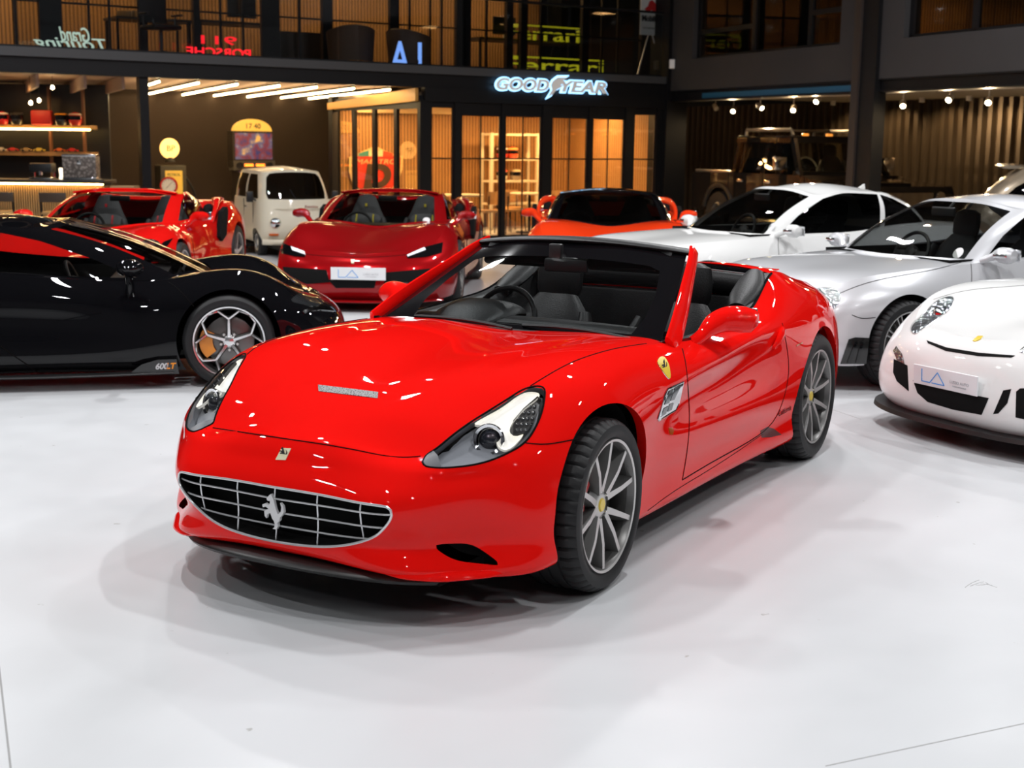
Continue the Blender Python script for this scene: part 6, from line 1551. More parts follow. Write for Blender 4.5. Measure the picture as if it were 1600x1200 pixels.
sd = tag(ob('side_cabinet', box(-.18, .18, -.2, .2, 0, .52) + box(-.2, .2, -.22, .22, .52, .55) + box(-.18, .18, -.2, .2, .55, 1.0), mat('beige_cabinet', (0.35, 0.25, 0.14), 0.6), loc=(-5.95, 20.98, 0), smooth=False), 'beige cabinet at the end of the oak bar', 'cabinet')
def bar_stool(x, y):
    r = empty('bar_stool', (x, y, 0)); tag(r, 'black framed bar stool with oak seat at the oak bar', 'stool', 'bar stools at the oak bar')
    ob('seat', box(-.20, .20, -.18, .18, .60, .64, .01), OAK, r)
    for sx in (-.18, .18):
        for sy in (-.16, .16): ob('leg', tube([(sx, sy, 0), (sx, sy, .60)], .013, 6), M_STEELBLACK, r)
        ob('back_post', tube([(sx, -.17, .62), (sx, -.20, .92)], .013, 6), M_STEELBLACK, r)
    ob('backrest', box(-.20, .20, -.215, -.185, .78, .92, .008), mat('stool_back', (0.05, 0.03, 0.018), 0.5), r)
    ob('foot_rail', tube([(-.18, -.16, .25), (.18, -.16, .25)], .010, 6), M_STEELBLACK, r)
for x in (-7.55, -6.78, -8.35): bar_stool(x, 20.28)
# shelf unit
SY = 23.0
def wz(px): return W0.plane(px, 1, SY)
sx0, sx1 = -9.9, wz((141, 200))[0]
zt1, zt2 = wz((70, 198))[2], wz((70, 240))[2]
sh = empty('oak_shelf_unit', ((sx0 + sx1) / 2, SY + .2, 0)); tag(sh, 'oak wall shelf with a glowing upper board behind the bar', 'shelf')
hw2 = (sx1 - sx0) / 2; cxs = (sx0 + sx1) / 2
for k, z in enumerate((zt1, zt2, .95)):
    ob('shelf_board', box(-hw2, hw2, -.20, .20, z - .035, z + .03), OAK, sh, smooth=False)
ob('led_strip', box(-hw2, hw2, -.215, -.20, zt1 - .055, zt1 - .03), WLED, sh, smooth=False)
for px in (75, 128): 
    x = wz((px, 200))[0] - cxs; ob('upright', box(x - .02, x + .02, -.12, -.05, 0, 2.55), mat('upright_brown', (0.16, 0.07, 0.03), 0.5), sh, smooth=False)
ob('shelf_back', box(-hw2, hw2 + .2, .20, .24, 0, 2.60), M_BLACK, sh, smooth=False)
def shelf_spot(px, z): p = wz((px, 200)); return (p[0], SY + .0, z)
def helmet(px, z, col, col2, label, s=1.0):
    x, y, zz = shelf_spot(px, z) if isinstance(px, (int, float)) else px
    r = empty('helmet', (x, y, zz)); tag(r, label, 'helmet', 'racing helmets')
    ob('helmet_shell', mesh_xf(lathe([(0, .27), (.05, .265), (.10, .24), (.135, .18), (.14, .12), (.125, .05), (.10, 0.0), (.085, 0.0)], 24, 'z'), sc=s), mat(label[:12] + '_shell', col, .25, coat=1), r)
    a = np.linspace(rad(200), rad(340), 12); ob('visor', mesh_xf(MS([(.142 * math.cos(q), .142 * math.sin(q), z_) for z_ in (.11, .19) for q in a], [(i, i + 1, 13 + i, 12 + i) for i in range(11)]), sc=s), M_GLOSSBLACK, r)
    ob('stripe', mesh_xf(lathe([(.139, .205), (.128, .215), (.112, .235)], 24, 'z'), sc=s * 1.02), mat(label[:12] + '_stripe', col2, .3), r)
helmet(96, zt1 + .03, (.03, .03, .03), (.7, .3, .03), 'black and orange racing helmet on the upper oak shelf', .8)
helmet(118, zt1 + .03, (.55, .03, .02), (.6, .5, .4), 'dark red racing helmet on the upper oak shelf', .8)
helmet(4, zt1 + .03, (.6, .02, .02), (.8, .8, .8), 'bright red racing helmet at the dark end of the upper oak shelf', .8)
helmet(27, zt1 + .03, (.02, .02, .02), (.05, .05, .05), 'plain black racing helmet on the upper oak shelf', .8)
x, y, z = shelf_spot(66, zt1 + .03)
eb = tag(ob('engine_cover', box(-.17, .17, -.08, .08, 0, .24, .03), mat('crackle_red', (.5, .02, .015), .5), loc=(x, y + .02, z)), 'red engine cover standing at the back of the upper oak shelf', 'engine part')
for px, col, lb in ((0, (.7, .65, .5), 'cream'), (19, (.65, .05, .03), 'crimson'), (40, (.45, .30, .12), 'bronze'), (60, (.75, .55, .08), 'yellow'), (92, (.75, .16, .03), 'orange'), (112, (.65, .03, .02), 'scarlet')):
    x, y, z = shelf_spot(px, zt2 + .03)
    r = empty('model_car', (x, y, z)); tag(r, lb + ' model car on the lower oak shelf', 'model car', 'model cars on the lower oak shelf')
    ob('model_body', mesh_xf(prism([(-.09, .015), (-.09, .04), (-.05, .045), (-.03, .065), (.02, .066), (.045, .046), (.088, .036), (.09, .015)], -.036, .036, 'y')), mat('model_' + lb, col, .25, coat=1), r, smooth=False)
    for sx in (-.055, .055):
        for sy in (-.034, .034): ob('model_wheel', mesh_xf(lathe([(0, .006), (.017, .006), (.018, 0), (.017, -.006), (0, -.006)], 12), (sx, sy, .018)), M_TYRE, r)
# bulbs hanging over the bar
BULB = emis('bulb_glow', (1.0, .72, .38), 40.0)
for px in ((48, 161), (61, 157), (82, 137)):
    p = W0.plane(px, 1, 21.6); r = empty('pendant_bulb', tuple(p)); tag(r, 'small bare pendant bulb glowing over the bar', 'lamp', 'pendant bulbs over the bar')
    ob('bulb', mesh_xf(lathe([(0, -.03), (.02, -.022), (.028, 0), (.02, .022), (.01, .035)], 14, 'z')), BULB, r); ob('cord', tube([(0, 0, .03), (0, 0, 2.66 - p[2])], .004, 5), M_BLACK, r)
# case, coffee machine, lamp on the bar
p0, p1 = W0.plane((100, 281), 1, 20.9), W0.plane((151, 241), 1, 20.9)
cs = empty('trunk_case', ((p0[0] + p1[0]) / 2, 20.95, 1.09)); tag(cs, 'grey patterned trunk case standing on the oak bar', 'case')
w_, h_ = (p1[0] - p0[0]) / 2, p1[2] - 1.09
cm = mat('croc_hide', (.30, .25, .22), .45); nt = cm.node_tree; vo = nt.nodes.new('ShaderNodeTexVoronoi'); vo.inputs['Scale'].default_value = 22; tc = nt.nodes.new('ShaderNodeTexCoord'); rp = nt.nodes.new('ShaderNodeValToRGB'); rp.color_ramp.elements[0].color = (.42, .37, .33, 1); rp.color_ramp.elements[1].color = (.10, .08, .07, 1); rp.color_ramp.elements[1].position = .6
nt.links.new(tc.outputs['Object'], vo.inputs['Vector']); nt.links.new(vo.outputs['Distance'], rp.inputs[0]); nt.links.new(rp.outputs[0], nt.nodes['Principled BSDF'].inputs['Base Color'])
ob('case_body', box(-w_, w_, -.11, .11, 0, h_, .015), cm, cs)
for z in (.02, h_ - .02): ob('case_edge', box(-w_ - .005, w_ + .005, -.115, .115, z - .015, z + .015, .004), M_CHROME, cs)
ob('case_latch', box(-.03, .03, -.125, -.11, h_ * .6, h_ * .75, .004), M_CHROME, cs)
cf = empty('coffee_machine', (W0.plane((67, 270), 1, 21.0)[0], 21.0, 1.09)); tag(cf, 'dark chrome coffee machine on the oak bar', 'coffee machine')
ob('machine_body', box(-.17, .17, -.12, .12, .10, .24, .02), M_BLACK, cf); ob('machine_base', box(-.17, .17, -.16, .12, 0, .03, .008), M_CHROME, cf)
for sx in (-.15, .15): ob('machine_leg', tube([(sx, .08, .02), (sx, .08, .11)], .015, 8), M_CHROME, cf)
ob('group_head', tube([(0, -.10, .12), (0, -.10, .06)], .03, 12), M_CHROME, cf)
tl = tag(ob('table_lamp', lathe([(0, 0), (.04, 0), (.045, .02), (.035, .05), (.045, .16), (.035, .17), (0, .17)], 18, 'z'), emis('lamp_cream_glow', (1.0, .85, .6), 2.2), loc=(W0.plane((95, 270), 1, 20.9)[0], 20.95, 1.09)), 'small cream glowing lamp beside the trunk case', 'lamp')
# ceiling baffles over the bar
for a, b in (((-12.4, 0.5), (-11.6, 4.5)), ((-11.7, 0.5), (-10.9, 4.5)), ((-11.0, 0.5), (-10.2, 4.5)), ((-10.45, 0.4), (-9.65, 4.4)), ((-13.1, 0.5), (-12.3, 4.5))):
    d = np.array([b[0] - a[0], b[1] - a[1]]); L_ = np.linalg.norm(d)
    o = ob('ceiling_baffle', box(0, L_, -.02, .02, -.20, 0), M_CEILBOARD, smooth=False); o.location = FL.world((a[0], a[1], 2.655)); o.rotation_euler = (0, 0, FL.yaw + math.atan2(d[1], d[0]))
    tag(o, 'pale timber baffle hung from the ceiling over the bar', 'baffle', 'ceiling baffles over the bar')
tag(warm_area(W0, -8.2, 22.2, 2.56, .5, .3, 16), 'warm ceiling light over the oak bar', 'light')
# petrol pump with globe and round gauge
p = FL.plane((265, 232), 1, 5.2)
pump = empty('petrol_pump', tuple(FL.world((p[0], 5.2, 0))), FL.yaw); tag(pump, 'old petrol pump topped by a glowing yellow globe', 'petrol pump')
zg = p[2]; zb = FL.plane((265, 258), 1, 5.2)[2]
ob('pump_body', box(-.26, .26, -.18, .18, 0, zb, .03), mat('pump_green_brown', (.05, .045, .03), .5), pump)
ob('pump_panel', box(-.17, .17, -.195, -.18, zb - .55, zb - .10, .01), mat('pump_yellow', (.75, .48, .06), .45, emit=(1, .6, .1), estr=.25), pump)
gl = ob('globe', mesh_xf(lathe([(0, -.06), (.12, -.055), (.185, -.03), (.195, 0), (.185, .03), (.12, .055), (0, .06)], 32), (0, 0, zg)), emis('globe_glow', (1.0, .60, .16), 2.0), pump)
ob('globe_lettering', place(text_mesh('BP', .16, .003), (0, -.066, zg), (1, 0, 0), (0, 0, 1)), mat('globe_green', (.05, .12, .02), .5), gl, smooth=False)
ob('globe_neck', mesh_xf(lathe([(.05, 0), (.07, -.03), (.10, -.08)], 20, 'z'), (0, 0, zg - .17)), M_BLACK, pump)
ob('pump_lettering', place(text_mesh('PETROL', .075, .002), (0, -.197, zb - .18), (1, 0, 0), (0, 0, 1)), M_BLACK, pump, smooth=False)
ob('pump_hose', tube(curve([(.26, -.05, zb - .2), (.40, -.1, zb - .45), (.42, -.1, zb - .8), (.28, -.1, .4)], 16), .02, 8), M_BLACK, pump)
g = FL.plane((264, 290), 1, 3.6)
gg = empty('pressure_gauge', tuple(FL.world((g[0], 3.6, 0))), FL.yaw + rad(-25)); tag(gg, 'round white gauge with red rim on a red post', 'gauge')
ob('gauge_post', tube([(0, 0, 0), (0, 0, g[2] - .1)], .045, 12), mat('gauge_red', (.55, .01, .01), .35, coat=.6), gg)
ob('gauge_rim', mesh_xf(lathe([(.125, -.05), (.155, -.05), (.16, 0), (.155, .05), (0, .05)], 32), (0, 0, g[2])), mat('gauge_red'), gg)
dl = ob('gauge_dial', mesh_xf(lathe([(0, -.045), (.128, -.045), (.128, 0)], 32), (0, 0, g[2])), mat('dial_white', (.8, .8, .78), .5), gg)
for k in range(11):
    a = rad(-40 + 26 * k); ob('dial_tick', tube([(.098 * math.cos(a), -.048, g[2] + .098 * math.sin(a)), (.118 * math.cos(a), -.048, g[2] + .118 * math.sin(a))], .004, 4), M_BLACK, dl)
ob('dial_needle', tube([(-.05, -.05, g[2] - .05), (.07, -.05, g[2] + .07)], [.004, .002], 5), M_BLACK, dl)
# pinball machine
pl_ = FL.plane((363, 200), 1, 5.0); pr_ = FL.plane((428, 200), 1, 5.0)
cx_ = (pl_[0] + pr_[0]) / 2; ww = (pr_[0] - pl_[0]) / 2
ar = empty('arcade_machine', tuple(FL.world((cx_, 5.0, 0))), FL.yaw); tag(ar, 'lit arcade machine with an arched yellow topper', 'arcade machine')
zz = lambda py: FL.plane((395, py), 1, 5.0)[2]
DW = mat('cabinet_dark', (.03, .022, .016), .5)
ob('backbox', box(-ww, ww, 0, .28, zz(262), zz(205)), DW, ar, smooth=False)
art = mat('backglass_art', (.3, .2, .3), .3); nt = art.node_tree; nz = nt.nodes.new('ShaderNodeTexNoise'); nz.inputs['Scale'].default_value = 5; tc = nt.nodes.new('ShaderNodeTexCoord'); rp = nt.nodes.new('ShaderNodeValToRGB')
els = rp.color_ramp.elements; els[0].position = .30; els[0].color = (.05, .06, .20, 1); els[1].position = .70; els[1].color = (.85, .55, .15, 1); e = els.new(.45); e.color = (.22, .05, .06, 1); e = els.new(.58); e.color = (.12, .14, .30, 1)
bs = nt.nodes['Principled BSDF']; nt.links.new(tc.outputs['Object'], nz.inputs['Vector']); nt.links.new(nz.outputs['Fac'], rp.inputs[0]); nt.links.new(rp.outputs[0], bs.inputs['Base Color']); nt.links.new(rp.outputs[0], bs.inputs['Emission Color']); bs.inputs['Emission Strength'].default_value = .35
ob('backglass', box(-ww + .05, ww - .05, -.012, 0, zz(249), zz(208)), art, ar, smooth=False)
a = np.linspace(0, math.pi, 17); tz = zz(205); th = zz(186) - tz
tp_ = ob('topper', prism([(ww * .92 * math.cos(q), tz + th * math.sin(q)) for q in a], .02, .14, 'y'), mat('topper_yellow', (.80, .50, .08), .4, emit=(1, .6, .12), estr=.45), ar, smooth=False)
ob('topper_lettering', place(text_mesh('17 40', th * .62, .003), (0, .016, tz + th * .4), (1, 0, 0), (0, 0, 1)), M_BLACK, tp_, smooth=False)
sp = ob('speaker_panel', box(-ww, ww, -.03, .2, zz(266), zz(251)), mat('panel_grey', (.10, .09, .07), .5), ar, smooth=False)
for s in (-1, 1):
    ob('speaker', mesh_xf(lathe([(0, -.012), (.05, -.012), (.055, -.03), (.065, -.03), (.065, 0)], 20), (s * ww * .72, -.03, (zz(266) + zz(251)) / 2)), M_BLACK, sp)
    ob('score_display', box(s * .12 - .09, s * .12 + .09, -.036, -.03, zz(260), zz(256)), emis('orange_display', (1.0, .22, .02), 3.0), sp, smooth=False)
ob('playfield_cabinet', prism([(-1.15, .70), (-1.15, .96), (.25, 1.12), (.25, .55), (-1.0, .60)], -ww * .85, ww * .85, 'x'), DW, ar, smooth=False)
ob('playfield_glass', MS([(-ww * .8, -1.12, .97), (ww * .8, -1.12, .97), (ww * .8, .0, 1.10), (-ww * .8, .0, 1.10)], [(0, 1, 2, 3)]), art, ar, smooth=False)
for sx in (-1, 1):
    for yy in (-1.05, .18): ob('leg', tube([(sx * ww * .78, yy, 0), (sx * ww * .78, yy, .66)], .025, 6), M_CHROME, ar)

# ---------------------------------------------------------------- signs
def on_front(fr, y, m, s, z, material, parent, name, flip=False):
    """lettering drawn in the xy plane, stood up on a building front"""
    X = fr.R @ np.array([1.0, 0, 0]); return ob(name, place(m, fr.world((s, y, z)), X if not flip else -X, (0, 0, 1)), material, parent, smooth=False)
HALO = emis('blue_white_halo', (0.30, 0.62, 1.0), 3.2)
FACE = mat('sign_face_grey', (0.62, 0.60, 0.58), 0.4, emit=(0.8, 0.78, 0.75), estr=0.25)
s0, z0 = FL.plane((772, 133), 1, -0.10)[[0, 2]]; s1, z1 = FL.plane((946, 137), 1, -0.10)[[0, 2]]
zc_ = (z0 + z1) / 2
sg = empty('tyre_shop_sign', tuple(FL.world(((s0 + s1) / 2, -0.06, zc_)))); tag(sg, 'illuminated GOOD YEAR lettering with a winged foot on the black fascia', 'sign')
def word(txt, cx, w):
    m = text_mesh(txt, 0.30, 0.012, 0.22, 0.010); k = w / np.ptp(m.v[:, 0]); m = MS(m.v * [k, 0.92, 1], m.f); h = text_mesh(txt, 0.30, 0.006, 0.22, 0.030); h = MS(h.v * [k, 0.92, 1], h.f)
    for nm, mm, mt, yy in (('sign_letters', m, FACE, -0.115), ('sign_halo', h, HALO, -0.095)):
        o = on_front(FL, yy, mm, cx, zc_, mt, None, nm); o.data.transform(Matrix.Translation(-Vector(FL.world(((s0 + s1) / 2, -0.06, zc_))))); o.parent = sg
W = s1 - s0
word('GOOD', s0 + W * .235, W * .46); word('YEAR', s0 + W * .775, W * .44)
wing = [(-.17, -.20), (-.06, -.15), (.02, -.06), (.10, -.03), (.20, .03), (.12, .03), (.24, .10), (.13, .09), (.28, .18), (.05, .17), (-.06, .10), (-.10, .02), (-.07, -.06)]
for nm, k, mt, yy in (('winged_foot', 1.0, FACE, -0.12), ('sign_halo', 1.22, HALO, -0.095)):
    P_ = [(a * k * 0.95, b * k * 0.95) for a, b in wing]
    o = on_front(FL, yy, prism(P_, -.008, .008, 'z'), s0 + W * .53, zc_, mt, None, nm); o.data.transform(Matrix.Translation(-Vector(FL.world(((s0 + s1) / 2, -0.06, zc_))))); o.parent = sg
ob('sign_rail', MS((box(-W / 2, W / 2, -.012, .012, -.015, .015).v) @ FL.R.T, box(0, 1, 0, 1, 0, 1).f), M_STEELBLACK, sg, smooth=False)
# oil board on the gallery
a, b = FL.plane((1000, 54), 1, 0.35), FL.plane((1034, -20), 1, 0.35)
bw, bh = b[0] - a[0], b[2] - a[2]
oc = ((a[0] + b[0]) / 2, 0.35, (a[2] + b[2]) / 2)
bd = empty('oil_board', tuple(FL.world(oc)), FL.yaw); tag(bd, 'white enamel oil board with a red emblem leaning at the gallery corner', 'sign')
ob('board_panel', box(-bw / 2, bw / 2, -.015, .015, -bh / 2, bh / 2), mat('enamel_white', (.62, .62, .60), .35), bd, smooth=False)
ob('board_emblem', place(mesh_xf(prism([(-.15, -.02), (-.08, .03), (-.05, .10), (.0, .13), (.06, .09), (.12, .05), (.16, -.03), (.08, -.06), (.0, -.03), (-.08, -.06)], 0, .004, 'z'), sc=bw / .42), (0, -.02, bh * .05), (1, 0, 0), (0, 0, 1)), mat('board_red', (.45, .02, .02), .4), bd, smooth=False)
tm = text_mesh('Mobiloil', .12, .002, 0, .004); tm.v *= [bw * .9 / np.ptp(tm.v[:, 0]), 1.2, 1]
ob('board_lettering', place(tm, (0, -.018, -bh * .17), (1, 0, 0), (0, 0, 1)), M_BLACK, bd, smooth=False)
tm = text_mesh('VACUUM OIL COY', .05, .002); tm.v *= [bw * .8 / np.ptp(tm.v[:, 0]), 1, 1]
ob('board_small_lettering', place(tm, (0, -.018, -bh * .36), (1, 0, 0), (0, 0, 1)), M_BLACK, bd, smooth=False)
for s in (-1, 1): ob('easel_leg', tube([(s * .05, 0, -bh / 2), (s * .34, -.05, 2.99 - oc[2])], .012, 6), M_GREYALLOY, bd)
# red shield on the slat wall of the glazed room
def sp(px): q = FL.plane(px, 1, 3.22); return (q[0], q[2])
shp = [sp(p) for p in ((545, 246), (562, 239), (586, 228), (608, 239), (629, 244), (628, 265), (619, 290), (605, 308), (586, 322), (566, 308), (552, 290), (545, 268))]
cs_ = np.mean(shp, 0)
shd = empty('wall_shield', tuple(FL.world((cs_[0], 3.22, cs_[1]))), FL.yaw); tag(shd, 'big red shield sign with a letter D on the oak slat wall', 'sign')
R_ = [(x - cs_[0], z - cs_[1]) for x, z in shp]
ob('shield_border', prism(R_, -.02, .02, 'y'), mat('shield_cream', (.70, .52, .22), .5), shd, smooth=False)
ob('shield_field', prism([(x * .90, z * .92) for x, z in R_], -.03, -.02, 'y'), mat('shield_red', (.55, .035, .015), .45), shd, smooth=False)
w9 = max(x for x, z in R_)
for k, (x0_, x1_, col) in enumerate(((-.62, -.25, (.05, .25, .22)), (-.25, .25, (.75, .62, .35)), (.25, .62, (.6, .06, .02)))):
    zt = [z for x, z in R_]; hi = max(zt)
    ob('shield_band', prism([(x0_ * w9, hi * .62), (x1_ * w9, hi * .62), (x1_ * w9, hi * (.92 - .32 * abs(x1_))), (x0_ * w9, hi * (.92 - .32 * abs(x0_)))], -.034, -.03, 'y'), mat('band_%d' % k, col, .5), shd, smooth=False)
tm = text_mesh('MAESTRO', .13, .002, .2); tm.v *= [w9 * 1.45 / np.ptp(tm.v[:, 0]), 1, 1]; ob('shield_lettering', place(tm, (0, -.034, hi * .42), (1, 0, 0), (0, 0, 1)), mat('shield_cream'), shd, smooth=False)
dm = text_mesh('D', .62, .004, .15, .03); dm.v *= [1.25, 1, 1]; ob('shield_letter', place(dm, (0, -.034, -hi * .16), (1, 0, 0), (0, 0, 1)), mat('letter_dark', (.06, .03, .015), .5), shd, smooth=False)
# display case with helmets, tables and chairs inside the glazed room
def room_x(px, y): return FL.plane((px, 280), 1, y)[0]
dc0, dc1 = room_x(760, 2.6), room_x(832, 2.6); dcx = (dc0 + dc1) / 2; hw3 = (dc1 - dc0) / 2
ztop = FL.plane((795, 208), 1, 2.6)[2]
dc = empty('display_case', tuple(FL.world((dcx, 2.6, 0))), FL.yaw); tag(dc, 'white framed display case inside the glazed room', 'display case')
WF = mat('cream_frame', (.70, .62, .45), .5)
for sx in (-1, 1):
    for sy in (-.18, .18): ob('case_post', box(sx * hw3 - .03, sx * hw3 + .03, sy - .03, sy + .03, 0, ztop), WF, dc, smooth=False)
zs_ = [FL.plane((795, q), 1, 2.6)[2] for q in (249, 283, 318)]
for z in [ztop - .03] + zs_: ob('case_shelf', box(-hw3, hw3, -.2, .2, z - .02, z + .02), WF, dc, smooth=False)
for k, (dx, z, c1, c2, lb) in enumerate(((.05, zs_[0], (.75, .09, .03), (.8, .4, .1), 'orange racing helmet on the top of the display case shelves'), (-.20, zs_[0], (.6, .03, .03), (.8, .8, .8), 'red and white racing helmet in the display case'), (.12, zs_[1], (.25, .2, .15), (.6, .5, .3), 'bronze racing helmet on the middle display case shelf'), (-.2, zs_[1], (.7, .65, .55), (.7, .1, .05), 'white racing helmet on the middle display case shelf'))):
    helmet(tuple(FL.world((dcx + dx, 2.58, z + .02))), 0, c1, c2, lb, .85)
def table(x, y):
    r = empty('round_table', tuple(FL.world((x, y, 0))), FL.yaw); tag(r, 'small round table inside the glazed room', 'table', 'round tables of the glazed room')
    ob('table_top', mesh_xf(lathe([(0, .74), (.38, .74), (.39, .755), (.38, .77), (0, .77)], 28, 'z')), WF, r); ob('table_leg', tube([(0, 0, 0), (0, 0, .74)], .03, 10), M_STEELBLACK, r); ob('table_base', mesh_xf(lathe([(.26, 0), (.25, .02), (.03, .03)], 24, 'z')), M_STEELBLACK, r)
def chair(x, y, rz, lb='rattan chair with black legs at a round table'):
    r = empty('cafe_chair', tuple(FL.world((x, y, 0))), FL.yaw + rz); tag(r, lb, 'chair', 'chairs of the glazed room')
    ob('seat', box(-.21, .21, -.20, .20, .43, .47, .012), OAK, r); a = np.linspace(rad(20), rad(160), 9)
    ob('backrest', MS([(.23 * math.cos(q), .06 + .17 * math.sin(q), z) for z in (.56, .80) for q in a], [(i, i + 1, 10 + i, 9 + i) for i in range(8)]), OAK, r)
    for sx in (-1, 1):
        for sy in (-1, 1): ob('leg', tube([(sx * .2, sy * .19, 0), (sx * .17, sy * .16, .44)], .012, 6), M_STEELBLACK, r)
        ob('back_post', tube([(sx * .19, .14, .45), (sx * .20, .15, .72)], .012, 6), M_STEELBLACK, r)
table(-2.2, 1.5); table(-3.9, 1.2)
for x, y, q in ((-2.75, 1.4, rad(90)), (-1.65, 1.5, rad(-90)), (-2.2, 2.1, 0), (-4.45, 1.1, rad(90)), (-3.35, 1.2, rad(-90))): chair(x, y, q)
# gallery furniture
GZ = 2.99
def gx(px, y): return FL.plane((px, 60), 1, y)[0]
oc_ = empty('office_chair', tuple(FL.world((gx(252, 1.2), 1.2, GZ))), FL.yaw + rad(10)); tag(oc_, 'black mesh office chair on the gallery', 'chair')
ob('seat', box(-.25, .25, -.24, .24, .44, .51, .03), M_LEATHER, oc_); ob('backrest', mesh_xf(box(-.25, .25, -.02, .02, .56, 1.12, .015), (0, .26, 0)), mat('mesh_black', (.012, .012, .012), .7), oc_)
ob('gas_post', tube([(0, 0, .1), (0, 0, .44)], .03, 8), M_BLACK, oc_); ob('headrest', box(-.13, .13, .25, .30, 1.17, 1.30, .02), M_LEATHER, oc_); ob('back_spine', tube([(0, .2, .46), (0, .31, .8), (0, .30, 1.25)], .022, 6), M_BLACK, oc_)
for s in (-1, 1): ob('armrest', box(s * .29 - .03, s * .29 + .03, -.14, .14, .66, .69, .01), M_BLACK, oc_); ob('arm_post', tube([(s * .27, .05, .47), (s * .29, .05, .66)], .015, 6), M_BLACK, oc_)
for k in range(5):
    q = rad(72 * k); ob('star_leg', tube([(0, 0, .10), (.30 * math.cos(q), .30 * math.sin(q), .06)], [.025, .015], 6), M_BLACK, oc_); ob('castor', mesh_xf(lathe([(0, .015), (.03, .015), (.03, -.015), (0, -.015)], 10), (.30 * math.cos(q), .30 * math.sin(q), .031)), M_BLACK, oc_)
def desk(px0, px1, y, label, mon=True):
    x0, x1 = gx(px0, y), gx(px1, y); r = empty('office_desk', tuple(FL.world(((x0 + x1) / 2, y, GZ))), FL.yaw); tag(r, label, 'desk'); h = (x1 - x0) / 2
    ob('desk_top', box(-h, h, -.35, .35, .72, .76), mat('desk_dark', (.035, .025, .02), .4), r, smooth=False)
    for sx in (-1, 1):
        for sy in (-.3, .3): ob('desk_leg', box(sx * (h - .04) - .02, sx * (h - .04) + .02, sy - .02, sy + .02, 0, .72), M_STEELBLACK, r, smooth=False)
    return r, (x0 + x1) / 2, h
def monitor(x, y, label):
    r = empty('computer_monitor', tuple(FL.world((x, y, GZ + .76))), FL.yaw); tag(r, label, 'monitor', 'monitors on the gallery desks')
    ob('screen', box(-.27, .27, -.02, .02, .10, .44, .006), M_BLACK, r); ob('stand', tube([(0, 0, .01), (0, .01, .2)], .018, 6), M_GREYALLOY, r); ob('stand_base', box(-.10, .10, -.07, .07, 0, .012), M_GREYALLOY, r, smooth=False)
d1 = desk(300, 425, 2.9, 'dark desk behind the black office chair'); monitor(d1[1] + .2, 2.95, 'black monitor on the desk behind the office chair'); 
d2 = desk(735, 905, 2.9, 'long dark desk near the oil board'); monitor(d2[1] - .5, 2.95, 'black monitor on the long dark desk near the oil board')
d3 = desk(172, 290, 3.2, 'dark desk by the slat wall with a wooden box')
bxx = tag(ob('wooden_box', box(-.16, .16, -.1, .1, 0, .12, .008), OAK, loc=tuple(FL.world((d3[1] - .35, 3.2, GZ + .76)))), 'small wooden box on a dark gallery desk', 'box')
def tub_chair(px, y, rz, label):
    r = empty('tub_armchair', tuple(FL.world((gx(px, y), y, GZ))), FL.yaw + rz); tag(r, label, 'armchair', 'brown tub armchairs on the gallery')
    BL = mat('brown_velvet', (.09, .05, .028), .65); a = np.linspace(rad(-20), rad(200), 21)
    v = [(k * math.cos(q), k * math.sin(q), z * (0.86 + .14 * math.sin(q) if z > .3 else 1)) for k, z in ((.38, .08), (.42, .66), (.36, .68), (.31, .40)) for q in a]
    ob('shell_back', MS(v, [(j * 21 + i, j * 21 + i + 1, (j + 1) * 21 + i + 1, (j + 1) * 21 + i) for j in range(3) for i in range(20)]), BL, r); ob('seat_cushion', mesh_xf(lathe([(0, .44), (.30, .43), (.35, .38), (.36, .20), (.34, .12)], 24, 'z')), BL, r)
    for k in range(4): q = rad(45 + 90 * k); ob('leg', tube([(.28 * math.cos(q), .28 * math.sin(q), 0), (.25 * math.cos(q), .25 * math.sin(q), .14)], .018, 6), mat('brass', (.5, .33, .1), .3, metal=1), r)
tub_chair(548, 1.1, rad(170), 'round brown velvet tub armchair with its back to the glass'); tub_chair(640, 1.2, rad(110), 'brown velvet tub armchair turned towards its neighbour')
sd2 = tag(ob('sideboard', box(-.7, .7, -.2, .2, 0, .72, .01), mat('desk_dark'), loc=tuple(FL.world((gx(475, 3.6), 3.6, GZ)))), 'low dark sideboard by the gallery slat wall', 'sideboard'); sd2.rotation_euler = (0, 0, FL.yaw)
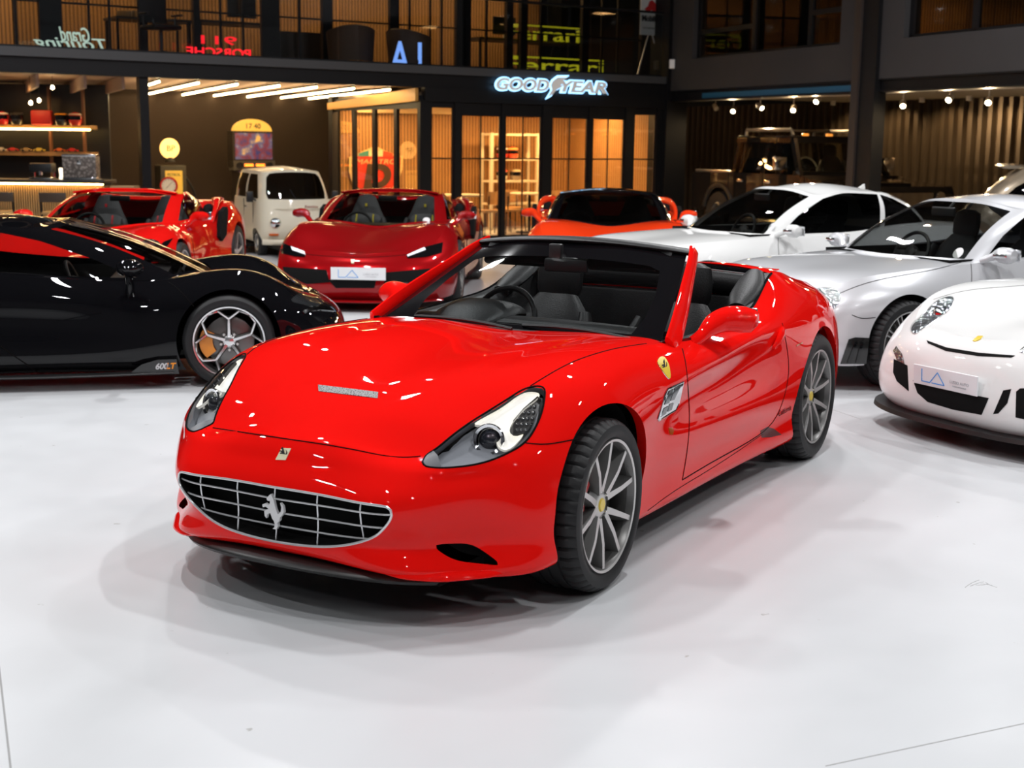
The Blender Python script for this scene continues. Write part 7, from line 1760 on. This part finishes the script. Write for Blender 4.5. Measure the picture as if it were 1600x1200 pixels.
# gallery letterings; the reversed ones are glass reflections modelled as added glowing letters
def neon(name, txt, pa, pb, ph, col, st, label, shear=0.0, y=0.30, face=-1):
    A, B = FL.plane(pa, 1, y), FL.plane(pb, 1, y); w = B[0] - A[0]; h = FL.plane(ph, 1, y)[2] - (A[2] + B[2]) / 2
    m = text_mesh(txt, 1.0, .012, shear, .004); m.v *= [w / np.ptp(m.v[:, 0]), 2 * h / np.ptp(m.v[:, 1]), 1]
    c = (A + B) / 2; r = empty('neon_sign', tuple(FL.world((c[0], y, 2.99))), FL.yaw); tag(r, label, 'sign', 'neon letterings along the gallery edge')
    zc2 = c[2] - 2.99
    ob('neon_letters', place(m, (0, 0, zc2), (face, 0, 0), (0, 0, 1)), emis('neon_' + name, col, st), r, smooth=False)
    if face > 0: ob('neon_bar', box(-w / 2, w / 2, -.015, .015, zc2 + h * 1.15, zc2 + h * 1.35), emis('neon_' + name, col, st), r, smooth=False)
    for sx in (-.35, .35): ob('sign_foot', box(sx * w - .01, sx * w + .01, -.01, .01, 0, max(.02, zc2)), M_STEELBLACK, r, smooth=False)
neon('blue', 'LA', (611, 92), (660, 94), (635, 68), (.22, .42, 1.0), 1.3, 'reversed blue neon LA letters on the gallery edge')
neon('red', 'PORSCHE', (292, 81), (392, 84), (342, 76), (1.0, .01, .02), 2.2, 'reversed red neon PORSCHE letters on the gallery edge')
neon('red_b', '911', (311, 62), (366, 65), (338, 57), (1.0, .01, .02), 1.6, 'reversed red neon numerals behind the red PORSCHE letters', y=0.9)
neon('yellow', 'Ferrari', (790, 102), (942, 106), (868, 94), (.75, .70, .02), .75, 'lower yellow neon Ferrari lettering in the gallery office', y=2.15, face=1)
neon('yellow_b', 'Ferrari', (792, 55), (905, 54), (850, 44), (.75, .70, .02), .55, 'upper yellow neon Ferrari lettering in the gallery office', y=2.3, face=1)
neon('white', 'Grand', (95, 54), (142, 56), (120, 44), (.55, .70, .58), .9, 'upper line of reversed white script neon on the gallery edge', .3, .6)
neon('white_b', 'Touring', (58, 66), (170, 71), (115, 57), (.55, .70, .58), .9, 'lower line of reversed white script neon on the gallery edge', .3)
